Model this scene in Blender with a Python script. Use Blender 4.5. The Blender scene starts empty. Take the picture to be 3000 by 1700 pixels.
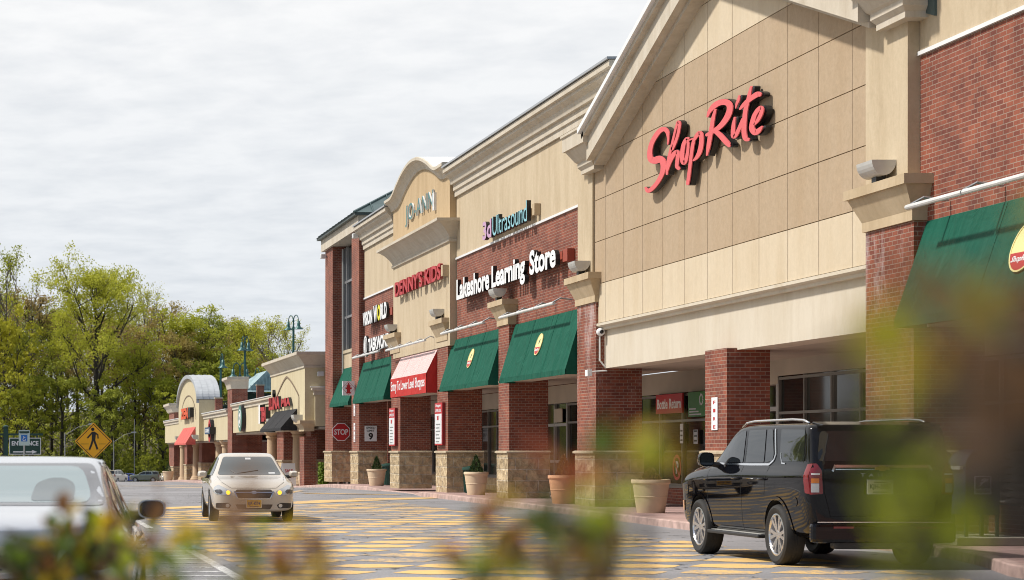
import bpy, bmesh, math, random
from mathutils import Vector, Matrix
from mathutils.bvhtree import BVHTree
SC = bpy.context.scene
COL = SC.collection
R = math.radians
H0 = 1.52

# ---------------------------------------------------------------- camera
cam_d = bpy.data.cameras.new('camera')
cam = bpy.data.objects.new('camera', cam_d)
COL.objects.link(cam)
cam.location = (0, 0, H0)
cam.rotation_euler = (R(90), 0, 0)
cam_d.sensor_width = 36
cam_d.lens = 72.3
cam_d.shift_x = (1500 - 41) / 3000
cam_d.shift_y = (1322 - 850) / 3000
cam_d.clip_start = 0.05
cam_d.clip_end = 4000
cam_d.dof.use_dof = True
cam_d.dof.focus_distance = 42
cam_d.dof.aperture_fstop = 4.2
SC.camera = cam

# ---------------------------------------------------------------- light
SUN_EL, SUN_DIR = 52.0, Vector((-0.62, 0.03, 0.79)).normalized()
sd = bpy.data.lights.new('sun', 'SUN')
sd.energy = 4.6
sd.angle = R(3.5)
sd.color = (1.0, 0.95, 0.88)
so = bpy.data.objects.new('sun', sd)
COL.objects.link(so)
so.rotation_euler = SUN_DIR.to_track_quat('Z', 'Y').to_euler()

world = bpy.data.worlds.new('World')
SC.world = world
world.use_nodes = True
nt = world.node_tree
for n in list(nt.nodes): nt.nodes.remove(n)
out = nt.nodes.new('ShaderNodeOutputWorld')
bg = nt.nodes.new('ShaderNodeBackground')
sky = nt.nodes.new('ShaderNodeTexSky')
sky.sky_type = 'NISHITA'
sky.sun_disc = False
sky.sun_elevation = R(52)
sky.sun_rotation = math.atan2(SUN_DIR.x, SUN_DIR.y)
tc = nt.nodes.new('ShaderNodeTexCoord')
sep = nt.nodes.new('ShaderNodeSeparateXYZ')
nt.links.new(tc.outputs['Generated'], sep.inputs[0])
# cloud layer: project the view direction on a flat layer above the place
zc = nt.nodes.new('ShaderNodeMath'); zc.operation = 'MAXIMUM'; zc.inputs[1].default_value = 0.0
nt.links.new(sep.outputs[2], zc.inputs[0])
za = nt.nodes.new('ShaderNodeMath'); za.operation = 'ADD'; za.inputs[1].default_value = 0.12
nt.links.new(zc.outputs[0], za.inputs[0])
dx = nt.nodes.new('ShaderNodeMath'); dx.operation = 'DIVIDE'
dy = nt.nodes.new('ShaderNodeMath'); dy.operation = 'DIVIDE'
nt.links.new(sep.outputs[0], dx.inputs[0]); nt.links.new(za.outputs[0], dx.inputs[1])
nt.links.new(sep.outputs[1], dy.inputs[0]); nt.links.new(za.outputs[0], dy.inputs[1])
cmb = nt.nodes.new('ShaderNodeCombineXYZ')
nt.links.new(dx.outputs[0], cmb.inputs[0]); nt.links.new(dy.outputs[0], cmb.inputs[1])
mp = nt.nodes.new('ShaderNodeMapping'); mp.inputs['Rotation'].default_value = (0, 0, R(25)); mp.inputs['Scale'].default_value = (2.6, 2.6, 1)
nt.links.new(cmb.outputs[0], mp.inputs[0])
n1 = nt.nodes.new('ShaderNodeTexNoise'); n1.inputs['Scale'].default_value = 2.6; n1.inputs['Detail'].default_value = 8; n1.inputs['Roughness'].default_value = 0.55; n1.inputs['Distortion'].default_value = 0.15
nt.links.new(mp.outputs[0], n1.inputs['Vector'])
cr = nt.nodes.new('ShaderNodeValToRGB')
cr.color_ramp.elements[0].position = 0.30; cr.color_ramp.elements[0].color = (0.865, 0.88, 0.90, 1)
cr.color_ramp.elements[1].position = 0.62; cr.color_ramp.elements[1].color = (1.0, 1.0, 1.0, 1)
nt.links.new(n1.outputs[0], cr.inputs[0])
# elevation: a little greyer near the horizon, white above
cr2 = nt.nodes.new('ShaderNodeValToRGB')
cr2.color_ramp.elements[0].position = 0.0; cr2.color_ramp.elements[0].color = (0.76, 0.81, 0.87, 1)
cr2.color_ramp.elements[1].position = 0.22; cr2.color_ramp.elements[1].color = (1.0, 1.0, 1.0, 1)
nt.links.new(zc.outputs[0], cr2.inputs[0])
mm = nt.nodes.new('ShaderNodeMix'); mm.data_type = 'RGBA'; mm.blend_type = 'MULTIPLY'; mm.inputs[0].default_value = 1
nt.links.new(cr.outputs[0], mm.inputs[6]); nt.links.new(cr2.outputs[0], mm.inputs[7])
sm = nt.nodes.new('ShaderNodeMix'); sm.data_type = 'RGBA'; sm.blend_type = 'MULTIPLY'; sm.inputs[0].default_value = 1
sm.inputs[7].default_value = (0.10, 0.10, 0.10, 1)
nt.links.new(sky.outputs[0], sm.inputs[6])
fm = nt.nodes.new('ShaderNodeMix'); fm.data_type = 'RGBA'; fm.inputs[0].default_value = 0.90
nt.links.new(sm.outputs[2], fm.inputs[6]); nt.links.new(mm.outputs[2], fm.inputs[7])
# unseen sky behind the camera made darker and bluer, deepening shade on camera-facing walls
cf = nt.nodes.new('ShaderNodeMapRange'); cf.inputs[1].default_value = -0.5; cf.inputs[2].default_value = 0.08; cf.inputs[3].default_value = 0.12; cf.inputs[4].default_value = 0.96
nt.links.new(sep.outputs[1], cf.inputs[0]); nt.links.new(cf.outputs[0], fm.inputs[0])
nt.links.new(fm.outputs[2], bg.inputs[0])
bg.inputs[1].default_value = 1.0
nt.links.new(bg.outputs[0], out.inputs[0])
SC.view_settings.view_transform = 'Standard'
SC.view_settings.look = 'None'
SC.view_settings.exposure = 0.0
SC.view_settings.gamma = 1.0
SC.cycles.filter_width = 1.0

# ---------------------------------------------------------------- mesh helpers
def tag(o, label=None, cat=None, group=None, kind=None):
    if label: o['label'] = label
    if cat: o['category'] = cat
    if group: o['group'] = group
    if kind: o['kind'] = kind
    return o

def empty(name, loc=(0, 0, 0), rz=0.0, label=None, cat=None, group=None):
    o = bpy.data.objects.new(name, None)
    COL.objects.link(o)
    o.location = loc
    o.rotation_euler = (0, 0, rz)
    o.empty_display_size = 0.2
    return tag(o, label, cat, group)

class MB:
    def __init__(s):
        s.v, s.f, s.m = [], [], []
    def q(s, pts, mi=0):
        b = len(s.v); s.v += [tuple(p) for p in pts]; s.f.append(tuple(range(b, b + len(pts)))); s.m.append(mi)
        return s
    def add(s, vs, fs, mi=0):
        b = len(s.v); s.v += [tuple(p) for p in vs]
        for f in fs: s.f.append(tuple(i + b for i in f)); s.m.append(mi)
        return s
    def box(s, x0, x1, y0, y1, z0, z1, mi=0):
        v = [(x0, y0, z0), (x1, y0, z0), (x1, y1, z0), (x0, y1, z0), (x0, y0, z1), (x1, y0, z1), (x1, y1, z1), (x0, y1, z1)]
        return s.add(v, [(0, 3, 2, 1), (4, 5, 6, 7), (0, 1, 5, 4), (1, 2, 6, 5), (2, 3, 7, 6), (3, 0, 4, 7)], mi)
    def prism_x(s, poly, x0, x1, mi=0):      # poly of (y,z), extruded along X
        n = len(poly)
        a = sum(poly[i][0] * poly[(i + 1) % n][1] - poly[(i + 1) % n][0] * poly[i][1] for i in range(n))
        if a < 0: poly = poly[::-1]
        v = [(x0, p[0], p[1]) for p in poly] + [(x1, p[0], p[1]) for p in poly]
        f = [tuple(range(n - 1, -1, -1)), tuple(range(n, 2 * n))] + [(i, (i + 1) % n, n + (i + 1) % n, n + i) for i in range(n)]
        return s.add(v, f, mi)
    def prism_y(s, poly, y0, y1, mi=0):      # poly of (x,z), extruded along Y
        n = len(poly)
        a = sum(poly[i][0] * poly[(i + 1) % n][1] - poly[(i + 1) % n][0] * poly[i][1] for i in range(n))
        if a < 0: poly = poly[::-1]
        v = [(p[0], y0, p[1]) for p in poly] + [(p[0], y1, p[1]) for p in poly]
        f = [tuple(range(n)), tuple(range(2 * n - 1, n - 1, -1))] + [((i + 1) % n, i, n + i, n + (i + 1) % n) for i in range(n)]
        return s.add(v, f, mi)
    def crown(s, xf, xb, y0, y1, prof, mi=0, cap=True, x_out=False):
        # profile of (offset, z) carried round the front and both ends of a block
        rings = []
        for d, z in prof:
            rings.append([(xb, y0 - d, z), (xf - d, y0 - d, z), (xf - d, y1 + d, z), (xb, y1 + d, z)])
        for a, b in zip(rings, rings[1:]):
            for i in range(3):
                s.q([a[i + 1], a[i], b[i], b[i + 1]], mi)
        if cap:
            s.q(rings[-1][::-1], mi); s.q(rings[0], mi)
        return s
    def tube(s, pts, rad, n=8, mi=0, caps=True):
        pts = [Vector(p) for p in pts]
        if not isinstance(rad, (list, tuple)): rad = [rad] * len(pts)
        prev = None; base = len(s.v)
        up = Vector((0, 0, 1))
        for i, p in enumerate(pts):
            t = (pts[min(i + 1, len(pts) - 1)] - pts[max(i - 1, 0)])
            if t.length < 1e-9: t = Vector((0, 0, 1))
            t.normalize()
            if prev is None:
                a = t.orthogonal().normalized()
            else:
                a = (prev - t * prev.dot(t))
                a = a.normalized() if a.length > 1e-6 else t.orthogonal().normalized()
            prev = a
            b = t.cross(a)
            for k in range(n):
                th = 2 * math.pi * k / n
                s.v.append(tuple(p + (a * math.cos(th) + b * math.sin(th)) * rad[i]))
        for i in range(len(pts) - 1):
            for k in range(n):
                s.f.append((base + i * n + k, base + i * n + (k + 1) % n, base + (i + 1) * n + (k + 1) % n, base + (i + 1) * n + k)); s.m.append(mi)
        if caps:
            s.f.append(tuple(base + k for k in range(n))[::-1]); s.m.append(mi)
            s.f.append(tuple(base + (len(pts) - 1) * n + k for k in range(n))); s.m.append(mi)
        return s
    def lathe(s, c, prof, n=24, mi=0, axis='z', cap=False):
        base = len(s.v)
        for r, h in prof:
            for k in range(n):
                t = 2 * math.pi * k / n
                if axis == 'z': s.v.append((c[0] + r * math.cos(t), c[1] + r * math.sin(t), c[2] + h))
                elif axis == 'x': s.v.append((c[0] + h, c[1] + r * math.cos(t), c[2] + r * math.sin(t)))
                else: s.v.append((c[0] + r * math.sin(t), c[1] + h, c[2] + r * math.cos(t)))
        for i in range(len(prof) - 1):
            for k in range(n):
                s.f.append((base + i * n + k, base + i * n + (k + 1) % n, base + (i + 1) * n + (k + 1) % n, base + (i + 1) * n + k)); s.m.append(mi)
        if cap:
            s.f.append(tuple(base + k for k in range(n))[::-1]); s.m.append(mi)
            s.f.append(tuple(base + (len(prof) - 1) * n + k for k in range(n))); s.m.append(mi)
        return s
    def build(s, name, mats, parent=None, smooth=False, bevel=0.0):
        me = bpy.data.meshes.new(name)
        me.from_pydata(s.v, [], s.f)
        if not isinstance(mats, (list, tuple)): mats = [mats]
        for m in mats: me.materials.append(m)
        me.polygons.foreach_set('material_index', s.m)
        if smooth: me.polygons.foreach_set('use_smooth', [True] * len(me.polygons))
        me.validate(); me.update()
        o = bpy.data.objects.new(name, me)
        COL.objects.link(o)
        if parent: o.parent = parent
        if bevel:
            b = o.modifiers.new('bevel', 'BEVEL'); b.width = bevel; b.segments = 2; b.limit_method = 'ANGLE'; b.angle_limit = R(40)
        return o

def autosmooth(o, ang=35):
    me = o.data
    me.polygons.foreach_set('use_smooth', [True] * len(me.polygons))
    try: me.set_sharp_from_angle(angle=R(ang))
    except Exception: pass
    return o

def merge(o, d=0.0005):
    bm = bmesh.new(); bm.from_mesh(o.data)
    bmesh.ops.remove_doubles(bm, verts=bm.verts, dist=d)
    bmesh.ops.recalc_face_normals(bm, faces=bm.faces)
    bm.to_mesh(o.data); bm.free(); return o

def clip_poly(poly, clip):        # Sutherland-Hodgman, convex clip, both lists of (a,b), clip CCW
    outp = poly
    n = len(clip)
    for i in range(n):
        a, b = clip[i], clip[(i + 1) % n]
        inp, outp = outp, []
        if not inp: break
        def side(p): return (b[0] - a[0]) * (p[1] - a[1]) - (b[1] - a[1]) * (p[0] - a[0])
        for j in range(len(inp)):
            p, q = inp[j], inp[(j + 1) % len(inp)]
            sp, sq = side(p), side(q)
            if sp >= 0: outp.append(p)
            if (sp >= 0) != (sq >= 0):
                t = sp / (sp - sq)
                outp.append((p[0] + t * (q[0] - p[0]), p[1] + t * (q[1] - p[1])))
    return outp

# ---------------------------------------------------------------- materials
def new_mat(name):
    m = bpy.data.materials.new(name); m.use_nodes = True
    t = m.node_tree; p = t.nodes['Principled BSDF']
    return m, t, p

def simple(name, col, rough=0.6, metal=0.0, var=0.0, vscale=3.0, bump=0.0, bscale=40.0, coat=0.0, emit=None, es=0.0, spec=None, trans=0.0, ior=None):
    m, t, p = new_mat(name)
    p.inputs['Base Color'].default_value = (*col, 1)
    p.inputs['Roughness'].default_value = rough
    p.inputs['Metallic'].default_value = metal
    if coat: p.inputs['Coat Weight'].default_value = coat; p.inputs['Coat Roughness'].default_value = 0.03
    if spec is not None: p.inputs['Specular IOR Level'].default_value = spec
    if trans: p.inputs['Transmission Weight'].default_value = trans
    if ior: p.inputs['IOR'].default_value = ior
    if emit: p.inputs['Emission Color'].default_value = (*emit, 1); p.inputs['Emission Strength'].default_value = es
    g = t.nodes.new('ShaderNodeNewGeometry')
    if var:
        n = t.nodes.new('ShaderNodeTexNoise'); n.inputs['Scale'].default_value = vscale; n.inputs['Detail'].default_value = 6
        t.links.new(g.outputs['Position'], n.inputs['Vector'])
        r = t.nodes.new('ShaderNodeValToRGB')
        r.color_ramp.elements[0].position = 0.3; r.color_ramp.elements[1].position = 0.7
        r.color_ramp.elements[0].color = (*[c * (1 - var) for c in col], 1)
        r.color_ramp.elements[1].color = (*[min(1, c * (1 + var)) for c in col], 1)
        t.links.new(n.outputs[0], r.inputs[0]); t.links.new(r.outputs[0], p.inputs['Base Color'])
    if bump:
        n = t.nodes.new('ShaderNodeTexNoise'); n.inputs['Scale'].default_value = bscale; n.inputs['Detail'].default_value = 5
        t.links.new(g.outputs['Position'], n.inputs['Vector'])
        b = t.nodes.new('ShaderNodeBump'); b.inputs['Strength'].default_value = bump; b.inputs['Distance'].default_value = 0.01
        t.links.new(n.outputs[0], b.inputs['Height']); t.links.new(b.outputs[0], p.inputs['Normal'])
    return m

def wall_coords(t):
    """(along-wall, height) vector whichever way the wall faces"""
    g = t.nodes.new('ShaderNodeNewGeometry')
    s = t.nodes.new('ShaderNodeSeparateXYZ'); t.links.new(g.outputs['Position'], s.inputs[0])
    sn = t.nodes.new('ShaderNodeSeparateXYZ'); t.links.new(g.outputs['True Normal'], sn.inputs[0])
    a = t.nodes.new('ShaderNodeMath'); a.operation = 'ABSOLUTE'; t.links.new(sn.outputs[1], a.inputs[0])
    gt = t.nodes.new('ShaderNodeMath'); gt.operation = 'GREATER_THAN'; gt.inputs[1].default_value = 0.6; t.links.new(a.outputs[0], gt.inputs[0])
    mx = t.nodes.new('ShaderNodeMix'); mx.data_type = 'FLOAT'
    t.links.new(gt.outputs[0], mx.inputs[0]); t.links.new(s.outputs[1], mx.inputs[2]); t.links.new(s.outputs[0], mx.inputs[3])
    c = t.nodes.new('ShaderNodeCombineXYZ')
    t.links.new(mx.outputs[0], c.inputs[0]); t.links.new(s.outputs[2], c.inputs[1])
    return g, c

def brick_mat(name, c1, c2, mortar, white=0.0, bw=0.203, rh=0.0762, ms=0.007):
    m, t, p = new_mat(name)
    g, c = wall_coords(t)
    b = t.nodes.new('ShaderNodeTexBrick')
    b.inputs['Scale'].default_value = 1.0
    b.inputs['Brick Width'].default_value = bw; b.inputs['Row Height'].default_value = rh
    b.inputs['Mortar Size'].default_value = ms; b.inputs['Mortar Smooth'].default_value = 0.1
    b.inputs['Color1'].default_value = (*c1, 1); b.inputs['Color2'].default_value = (*c2, 1); b.inputs['Mortar'].default_value = (*mortar, 1)
    t.links.new(c.outputs[0], b.inputs['Vector'])
    n = t.nodes.new('ShaderNodeTexNoise'); n.inputs['Scale'].default_value = 1.3; n.inputs['Detail'].default_value = 7; n.inputs['Roughness'].default_value = 0.7
    t.links.new(g.outputs['Position'], n.inputs['Vector'])
    r = t.nodes.new('ShaderNodeValToRGB'); r.color_ramp.elements[0].position = 0.3; r.color_ramp.elements[0].color = (.62, .60, .60, 1)
    r.color_ramp.elements[1].position = 0.7; r.color_ramp.elements[1].color = (1.22, 1.2, 1.17, 1)
    t.links.new(n.outputs[0], r.inputs[0])
    x = t.nodes.new('ShaderNodeMix'); x.data_type = 'RGBA'; x.blend_type = 'MULTIPLY'; x.inputs[0].default_value = 1
    t.links.new(b.outputs[0], x.inputs[6]); t.links.new(r.outputs[0], x.inputs[7])
    last = x.outputs[2]
    if white:
        n2 = t.nodes.new('ShaderNodeTexNoise'); n2.inputs['Scale'].default_value = 0.9; n2.inputs['Detail'].default_value = 8; n2.inputs['Roughness'].default_value = 0.75
        mp = t.nodes.new('ShaderNodeMapping'); mp.inputs['Scale'].default_value = (2.5, 2.5, 0.8)
        t.links.new(g.outputs['Position'], mp.inputs[0]); t.links.new(mp.outputs[0], n2.inputs['Vector'])
        r2 = t.nodes.new('ShaderNodeValToRGB'); r2.color_ramp.elements[0].position = 0.50; r2.color_ramp.elements[0].color = (0, 0, 0, 1)
        r2.color_ramp.elements[1].position = 0.72; r2.color_ramp.elements[1].color = (white, white, white, 1)
        t.links.new(n2.outputs[0], r2.inputs[0])
        # mineral bloom only on the upper brickwork
        s = t.nodes.new('ShaderNodeSeparateXYZ'); t.links.new(g.outputs['Position'], s.inputs[0])
        mr = t.nodes.new('ShaderNodeMapRange'); mr.inputs[1].default_value = 2.4; mr.inputs[2].default_value = 4.2
        t.links.new(s.outputs[2], mr.inputs[0])
        mu = t.nodes.new('ShaderNodeMath'); mu.operation = 'MULTIPLY'; t.links.new(r2.outputs[0], mu.inputs[0]); t.links.new(mr.outputs[0], mu.inputs[1])
        x2 = t.nodes.new('ShaderNodeMix'); x2.data_type = 'RGBA'; x2.inputs[7].default_value = (0.62, 0.56, 0.55, 1)
        t.links.new(mu.outputs[0], x2.inputs[0]); t.links.new(last, x2.inputs[6]); last = x2.outputs[2]
    t.links.new(last, p.inputs['Base Color'])
    p.inputs['Roughness'].default_value = 0.85
    bp = t.nodes.new('ShaderNodeBump'); bp.invert = True; bp.inputs['Strength'].default_value = 0.5; bp.inputs['Distance'].default_value = 0.006
    t.links.new(b.outputs['Fac'], bp.inputs['Height']); t.links.new(bp.outputs[0], p.inputs['Normal'])
    return m

def stone_mat(name):
    m, t, p = new_mat(name)
    g, c = wall_coords(t)
    b = t.nodes.new('ShaderNodeTexBrick')
    b.inputs['Scale'].default_value = 1.0
    b.inputs['Brick Width'].default_value = 0.66; b.inputs['Row Height'].default_value = 0.33
    b.inputs['Mortar Size'].default_value = 0.018; b.inputs['Mortar Smooth'].default_value = 0.3
    b.inputs['Color1'].default_value = (.62, .49, .31, 1); b.inputs['Color2'].default_value = (.44, .34, .21, 1); b.inputs['Mortar'].default_value = (.66, .58, .45, 1)
    t.links.new(c.outputs[0], b.inputs['Vector'])
    n = t.nodes.new('ShaderNodeTexNoise'); n.inputs['Scale'].default_value = 5; n.inputs['Detail'].default_value = 9; n.inputs['Roughness'].default_value = 0.72; n.inputs['Distortion'].default_value = 0.6
    t.links.new(g.outputs['Position'], n.inputs['Vector'])
    r = t.nodes.new('ShaderNodeValToRGB'); r.color_ramp.elements[0].position = 0.32; r.color_ramp.elements[0].color = (.62, .59, .55, 1)
    r.color_ramp.elements[1].position = 0.66; r.color_ramp.elements[1].color = (1.2, 1.17, 1.12, 1)
    t.links.new(n.outputs[0], r.inputs[0])
    x = t.nodes.new('ShaderNodeMix'); x.data_type = 'RGBA'; x.blend_type = 'MULTIPLY'; x.inputs[0].default_value = 1
    t.links.new(b.outputs[0], x.inputs[6]); t.links.new(r.outputs[0], x.inputs[7]); t.links.new(x.outputs[2], p.inputs['Base Color'])
    v = t.nodes.new('ShaderNodeTexVoronoi'); v.inputs['Scale'].default_value = 4.5; t.links.new(g.outputs['Position'], v.inputs['Vector'])
    ad = t.nodes.new('ShaderNodeMath'); ad.operation = 'ADD'; t.links.new(n.outputs[0], ad.inputs[0]); t.links.new(v.outputs[0], ad.inputs[1])
    sb = t.nodes.new('ShaderNodeMath'); sb.operation = 'SUBTRACT'; t.links.new(ad.outputs[0], sb.inputs[0]); t.links.new(b.outputs['Fac'], sb.inputs[1])
    bp = t.nodes.new('ShaderNodeBump'); bp.inputs['Strength'].default_value = 1.0; bp.inputs['Distance'].default_value = 0.09
    t.links.new(sb.outputs[0], bp.inputs['Height']); t.links.new(bp.outputs[0], p.inputs['Normal'])
    p.inputs['Roughness'].default_value = 0.9
    return m

def stucco(name, col, streak=0.12, grain=0.06):
    m, t, p = new_mat(name)
    g = t.nodes.new('ShaderNodeNewGeometry')
    mp = t.nodes.new('ShaderNodeMapping'); mp.inputs['Scale'].default_value = (1.0, 1.3, 0.30)
    t.links.new(g.outputs['Position'], mp.inputs[0])
    n = t.nodes.new('ShaderNodeTexNoise'); n.inputs['Scale'].default_value = 1.3; n.inputs['Detail'].default_value = 8; n.inputs['Roughness'].default_value = 0.65
    t.links.new(mp.outputs[0], n.inputs['Vector'])
    r = t.nodes.new('ShaderNodeValToRGB'); r.color_ramp.elements[0].position = 0.33; r.color_ramp.elements[1].position = 0.6
    r.color_ramp.elements[0].color = (*[c * (1 - streak * .8) * k for c, k in zip(col, (1, .97, .92))], 1); r.color_ramp.elements[1].color = (*col, 1)
    t.links.new(n.outputs[0], r.inputs[0])
    n2 = t.nodes.new('ShaderNodeTexNoise'); n2.inputs['Scale'].default_value = 9; n2.inputs['Detail'].default_value = 9; n2.inputs['Roughness'].default_value = 0.85
    t.links.new(g.outputs['Position'], n2.inputs['Vector'])
    r2 = t.nodes.new('ShaderNodeValToRGB'); r2.color_ramp.elements[0].position = 0.3; r2.color_ramp.elements[1].position = 0.7
    r2.color_ramp.elements[0].color = (1 - grain * 2, 1 - grain * 2, 1 - grain * 2.4, 1); r2.color_ramp.elements[1].color = (1 + grain, 1 + grain, 1 + grain, 1)
    t.links.new(n2.outputs[0], r2.inputs[0])
    x = t.nodes.new('ShaderNodeMix'); x.data_type = 'RGBA'; x.blend_type = 'MULTIPLY'; x.inputs[0].default_value = 1
    t.links.new(r.outputs[0], x.inputs[6]); t.links.new(r2.outputs[0], x.inputs[7])
    # thin rain streaks
    mp3 = t.nodes.new('ShaderNodeMapping'); mp3.inputs['Scale'].default_value = (2.6, 2.6, 0.5); t.links.new(g.outputs['Position'], mp3.inputs[0])
    n3 = t.nodes.new('ShaderNodeTexNoise'); n3.inputs['Scale'].default_value = 1.0; n3.inputs['Detail'].default_value = 7; n3.inputs['Roughness'].default_value = .7; t.links.new(mp3.outputs[0], n3.inputs['Vector'])
    r3 = t.nodes.new('ShaderNodeValToRGB'); r3.color_ramp.elements[0].position = 0.52; r3.color_ramp.elements[1].position = 0.74
    r3.color_ramp.elements[0].color = (1, 1, 1, 1); r3.color_ramp.elements[1].color = (1 - streak * .8, 1 - streak * .95, 1 - streak * 1.15, 1)
    t.links.new(n3.outputs[0], r3.inputs[0])
    x3 = t.nodes.new('ShaderNodeMix'); x3.data_type = 'RGBA'; x3.blend_type = 'MULTIPLY'; x3.inputs[0].default_value = 1
    t.links.new(x.outputs[2], x3.inputs[6]); t.links.new(r3.outputs[0], x3.inputs[7]); t.links.new(x3.outputs[2], p.inputs['Base Color'])
    bp = t.nodes.new('ShaderNodeBump'); bp.inputs['Strength'].default_value = 0.25; bp.inputs['Distance'].default_value = 0.01
    t.links.new(n2.outputs[0], bp.inputs['Height']); t.links.new(bp.outputs[0], p.inputs['Normal'])
    p.inputs['Roughness'].default_value = 0.88
    return m

M = {}
M['brick'] = brick_mat('brick', (.275, .077, .041), (.165, .042, .026), (.31, .22, .17))
M['brick_bloom'] = brick_mat('brick_bloom', (.275, .077, .041), (.165, .042, .026), (.31, .22, .17), white=0.6)
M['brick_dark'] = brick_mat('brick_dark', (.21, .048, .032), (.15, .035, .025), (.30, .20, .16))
M['paver'] = brick_mat('paver', (.42, .28, .25), (.34, .22, .20), (.44, .34, .31), bw=0.2, rh=0.1, ms=0.006)
M['stone'] = stone_mat('rock_faced_stone')
M['cap_stone'] = stucco('cap_stone', (.50, .42, .30), .2)
M['cream'] = stucco('cream_stucco', (.54, .44, .305), .18)
M['cream_joann'] = stucco('cream_stucco_warm', (.51, .375, .22), .2)
M['panel_tan'] = stucco('tan_panel', (.43, .325, .22), .07, .09)
M['panel_light'] = stucco('light_panel', (.60, .505, .37), .1, .05)
M['groove'] = simple('panel_joint', (.20, .145, .095), .9)
M['trim'] = stucco('grey_cream_trim', (.56, .50, .41), .18, .05)
M['header'] = stucco('header_stucco', (.60, .54, .44), .12, .03)
M['capital'] = stucco('capital_stucco', (.52, .41, .27), .2, .05)
M['strip_cream'] = stucco('strip_cream', (.58, .50, .33), .12)
M['strip_column'] = stucco('column_stucco', (.56, .41, .27), .15)
M['white_metal'] = simple('white_metal', (.62, .62, .60), .4, 0.0, .12, 2)
M['grey_metal'] = simple('grey_metal', (.40, .41, .42), .35, .6)
M['lamp_grey'] = simple('lamp_grey', (.50, .49, .46), .42, .2, .1, 4)
M['flash'] = simple('white_flashing', (.72, .72, .72), .4)
M['pale_roof'] = simple('pale_metal_roof', (.42, .44, .46), .45, .2, .12, 2)
M['dark_flash'] = simple('dark_flashing', (.14, .15, .16), .5)
M['roof_green'] = simple('green_metal_roof', (.085, .13, .13), .4, .3, .15, 2)
M['roof_blue'] = simple('blue_metal_roof', (.27, .38, .40), .45, .2, .2, 3)
M['eave'] = simple('dark_eave', (.05, .07, .065), .5)
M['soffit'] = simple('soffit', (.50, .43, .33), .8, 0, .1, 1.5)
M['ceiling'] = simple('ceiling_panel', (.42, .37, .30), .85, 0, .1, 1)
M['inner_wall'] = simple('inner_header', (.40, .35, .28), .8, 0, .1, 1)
M['frame'] = simple('window_frame', (.22, .21, .19), .45, .4)
M['frame_light'] = simple('light_frame', (.40, .40, .38), .45, .4)
M['glass_dark'] = simple('dark_glass', (.012, .014, .013), .06, 0, spec=.6)
M['interior'] = simple('dark_interior', (.03, .025, .02), .9)
M['green_awning'] = None
M['black'] = simple('black_side', (.012, .012, .013), .4)
M['white'] = simple('white_face', (.78, .78, .78), .45)
M['white_dirty'] = simple('white_letter', (.66, .67, .68), .5, 0, .12, 5)
M['red'] = simple('red_face', (.45, .015, .02), .45)
M['dark_red'] = simple('dark_red', (.22, .012, .015), .5)
M['sr_red'] = simple('coral_red_face', (.66, .115, .12), .6, 0, .04, 3)
M['pole_green'] = simple('pole_green', (.02, .09, .085), .4, .2)
M['dark_green'] = simple('dark_green', (.01, .05, .035), .45)
M['yellow_sign'] = simple('yellow_sign', (.85, .42, .01), .5)
M['black_paint'] = simple('black_paint', (.01, .01, .01), .5)
M['concrete'] = simple('concrete', (.42, .38, .31), .9, 0, .15, 5, .4, 30)
M['pot'] = simple('pot_resin', (.68, .52, .35), .6, 0, .06, 6)
M['pot_orange'] = simple('pot_terracotta', (.72, .38, .20), .6, 0, .06, 6)
M['soil'] = simple('soil', (.05, .035, .025), .95)
M['rubber'] = simple('tyre_rubber', (.018, .017, .016), .75, 0, .2, 30)
M['rim'] = simple('alloy_rim', (.62, .62, .64), .22, .9)
M['chrome'] = simple('chrome', (.75, .75, .76), .12, 1.0)
M['plastic'] = simple('black_plastic', (.02, .02, .021), .5)
M['well'] = simple('wheel_well', (.006, .006, .006), .9)
M['cream_sign'] = simple('cream_sign', (.78, .68, .30), .5)

def awning_mat(name, col, streak=.25):
    m, t, p = new_mat(name)
    g = t.nodes.new('ShaderNodeNewGeometry')
    mp = t.nodes.new('ShaderNodeMapping'); mp.inputs['Scale'].default_value = (1, 6.0, .35)
    t.links.new(g.outputs['Position'], mp.inputs[0])
    n = t.nodes.new('ShaderNodeTexNoise'); n.inputs['Scale'].default_value = 1.5; n.inputs['Detail'].default_value = 9; n.inputs['Roughness'].default_value = .7
    t.links.new(mp.outputs[0], n.inputs['Vector'])
    r = t.nodes.new('ShaderNodeValToRGB'); r.color_ramp.elements[0].position = .35; r.color_ramp.elements[1].position = .72
    r.color_ramp.elements[0].color = (*[c * .82 for c in col], 1)
    r.color_ramp.elements[1].color = (*[min(1, c * 1.05 + streak * .06) for c in col], 1)
    t.links.new(n.outputs[0], r.inputs[0]); t.links.new(r.outputs[0], p.inputs['Base Color'])
    p.inputs['Roughness'].default_value = .85; p.inputs['Specular IOR Level'].default_value = .2
    nb = t.nodes.new('ShaderNodeTexNoise'); nb.inputs['Scale'].default_value = 1.6; nb.inputs['Detail'].default_value = 3; nb.inputs['Distortion'].default_value = .8; t.links.new(g.outputs['Position'], nb.inputs['Vector'])
    bb = t.nodes.new('ShaderNodeBump'); bb.inputs['Strength'].default_value = .8; bb.inputs['Distance'].default_value = .12; t.links.new(nb.outputs[0], bb.inputs['Height']); t.links.new(bb.outputs[0], p.inputs['Normal'])
    return m
M['green_awning'] = awning_mat('green_canvas', (.003, .088, .054), .16)
M['red_awning'] = awning_mat('red_canvas', (.50, .035, .03))
M['black_awning'] = awning_mat('black_canvas', (.03, .03, .032), .1)
M['coral_awning'] = awning_mat('coral_canvas', (.62, .13, .11))

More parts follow.
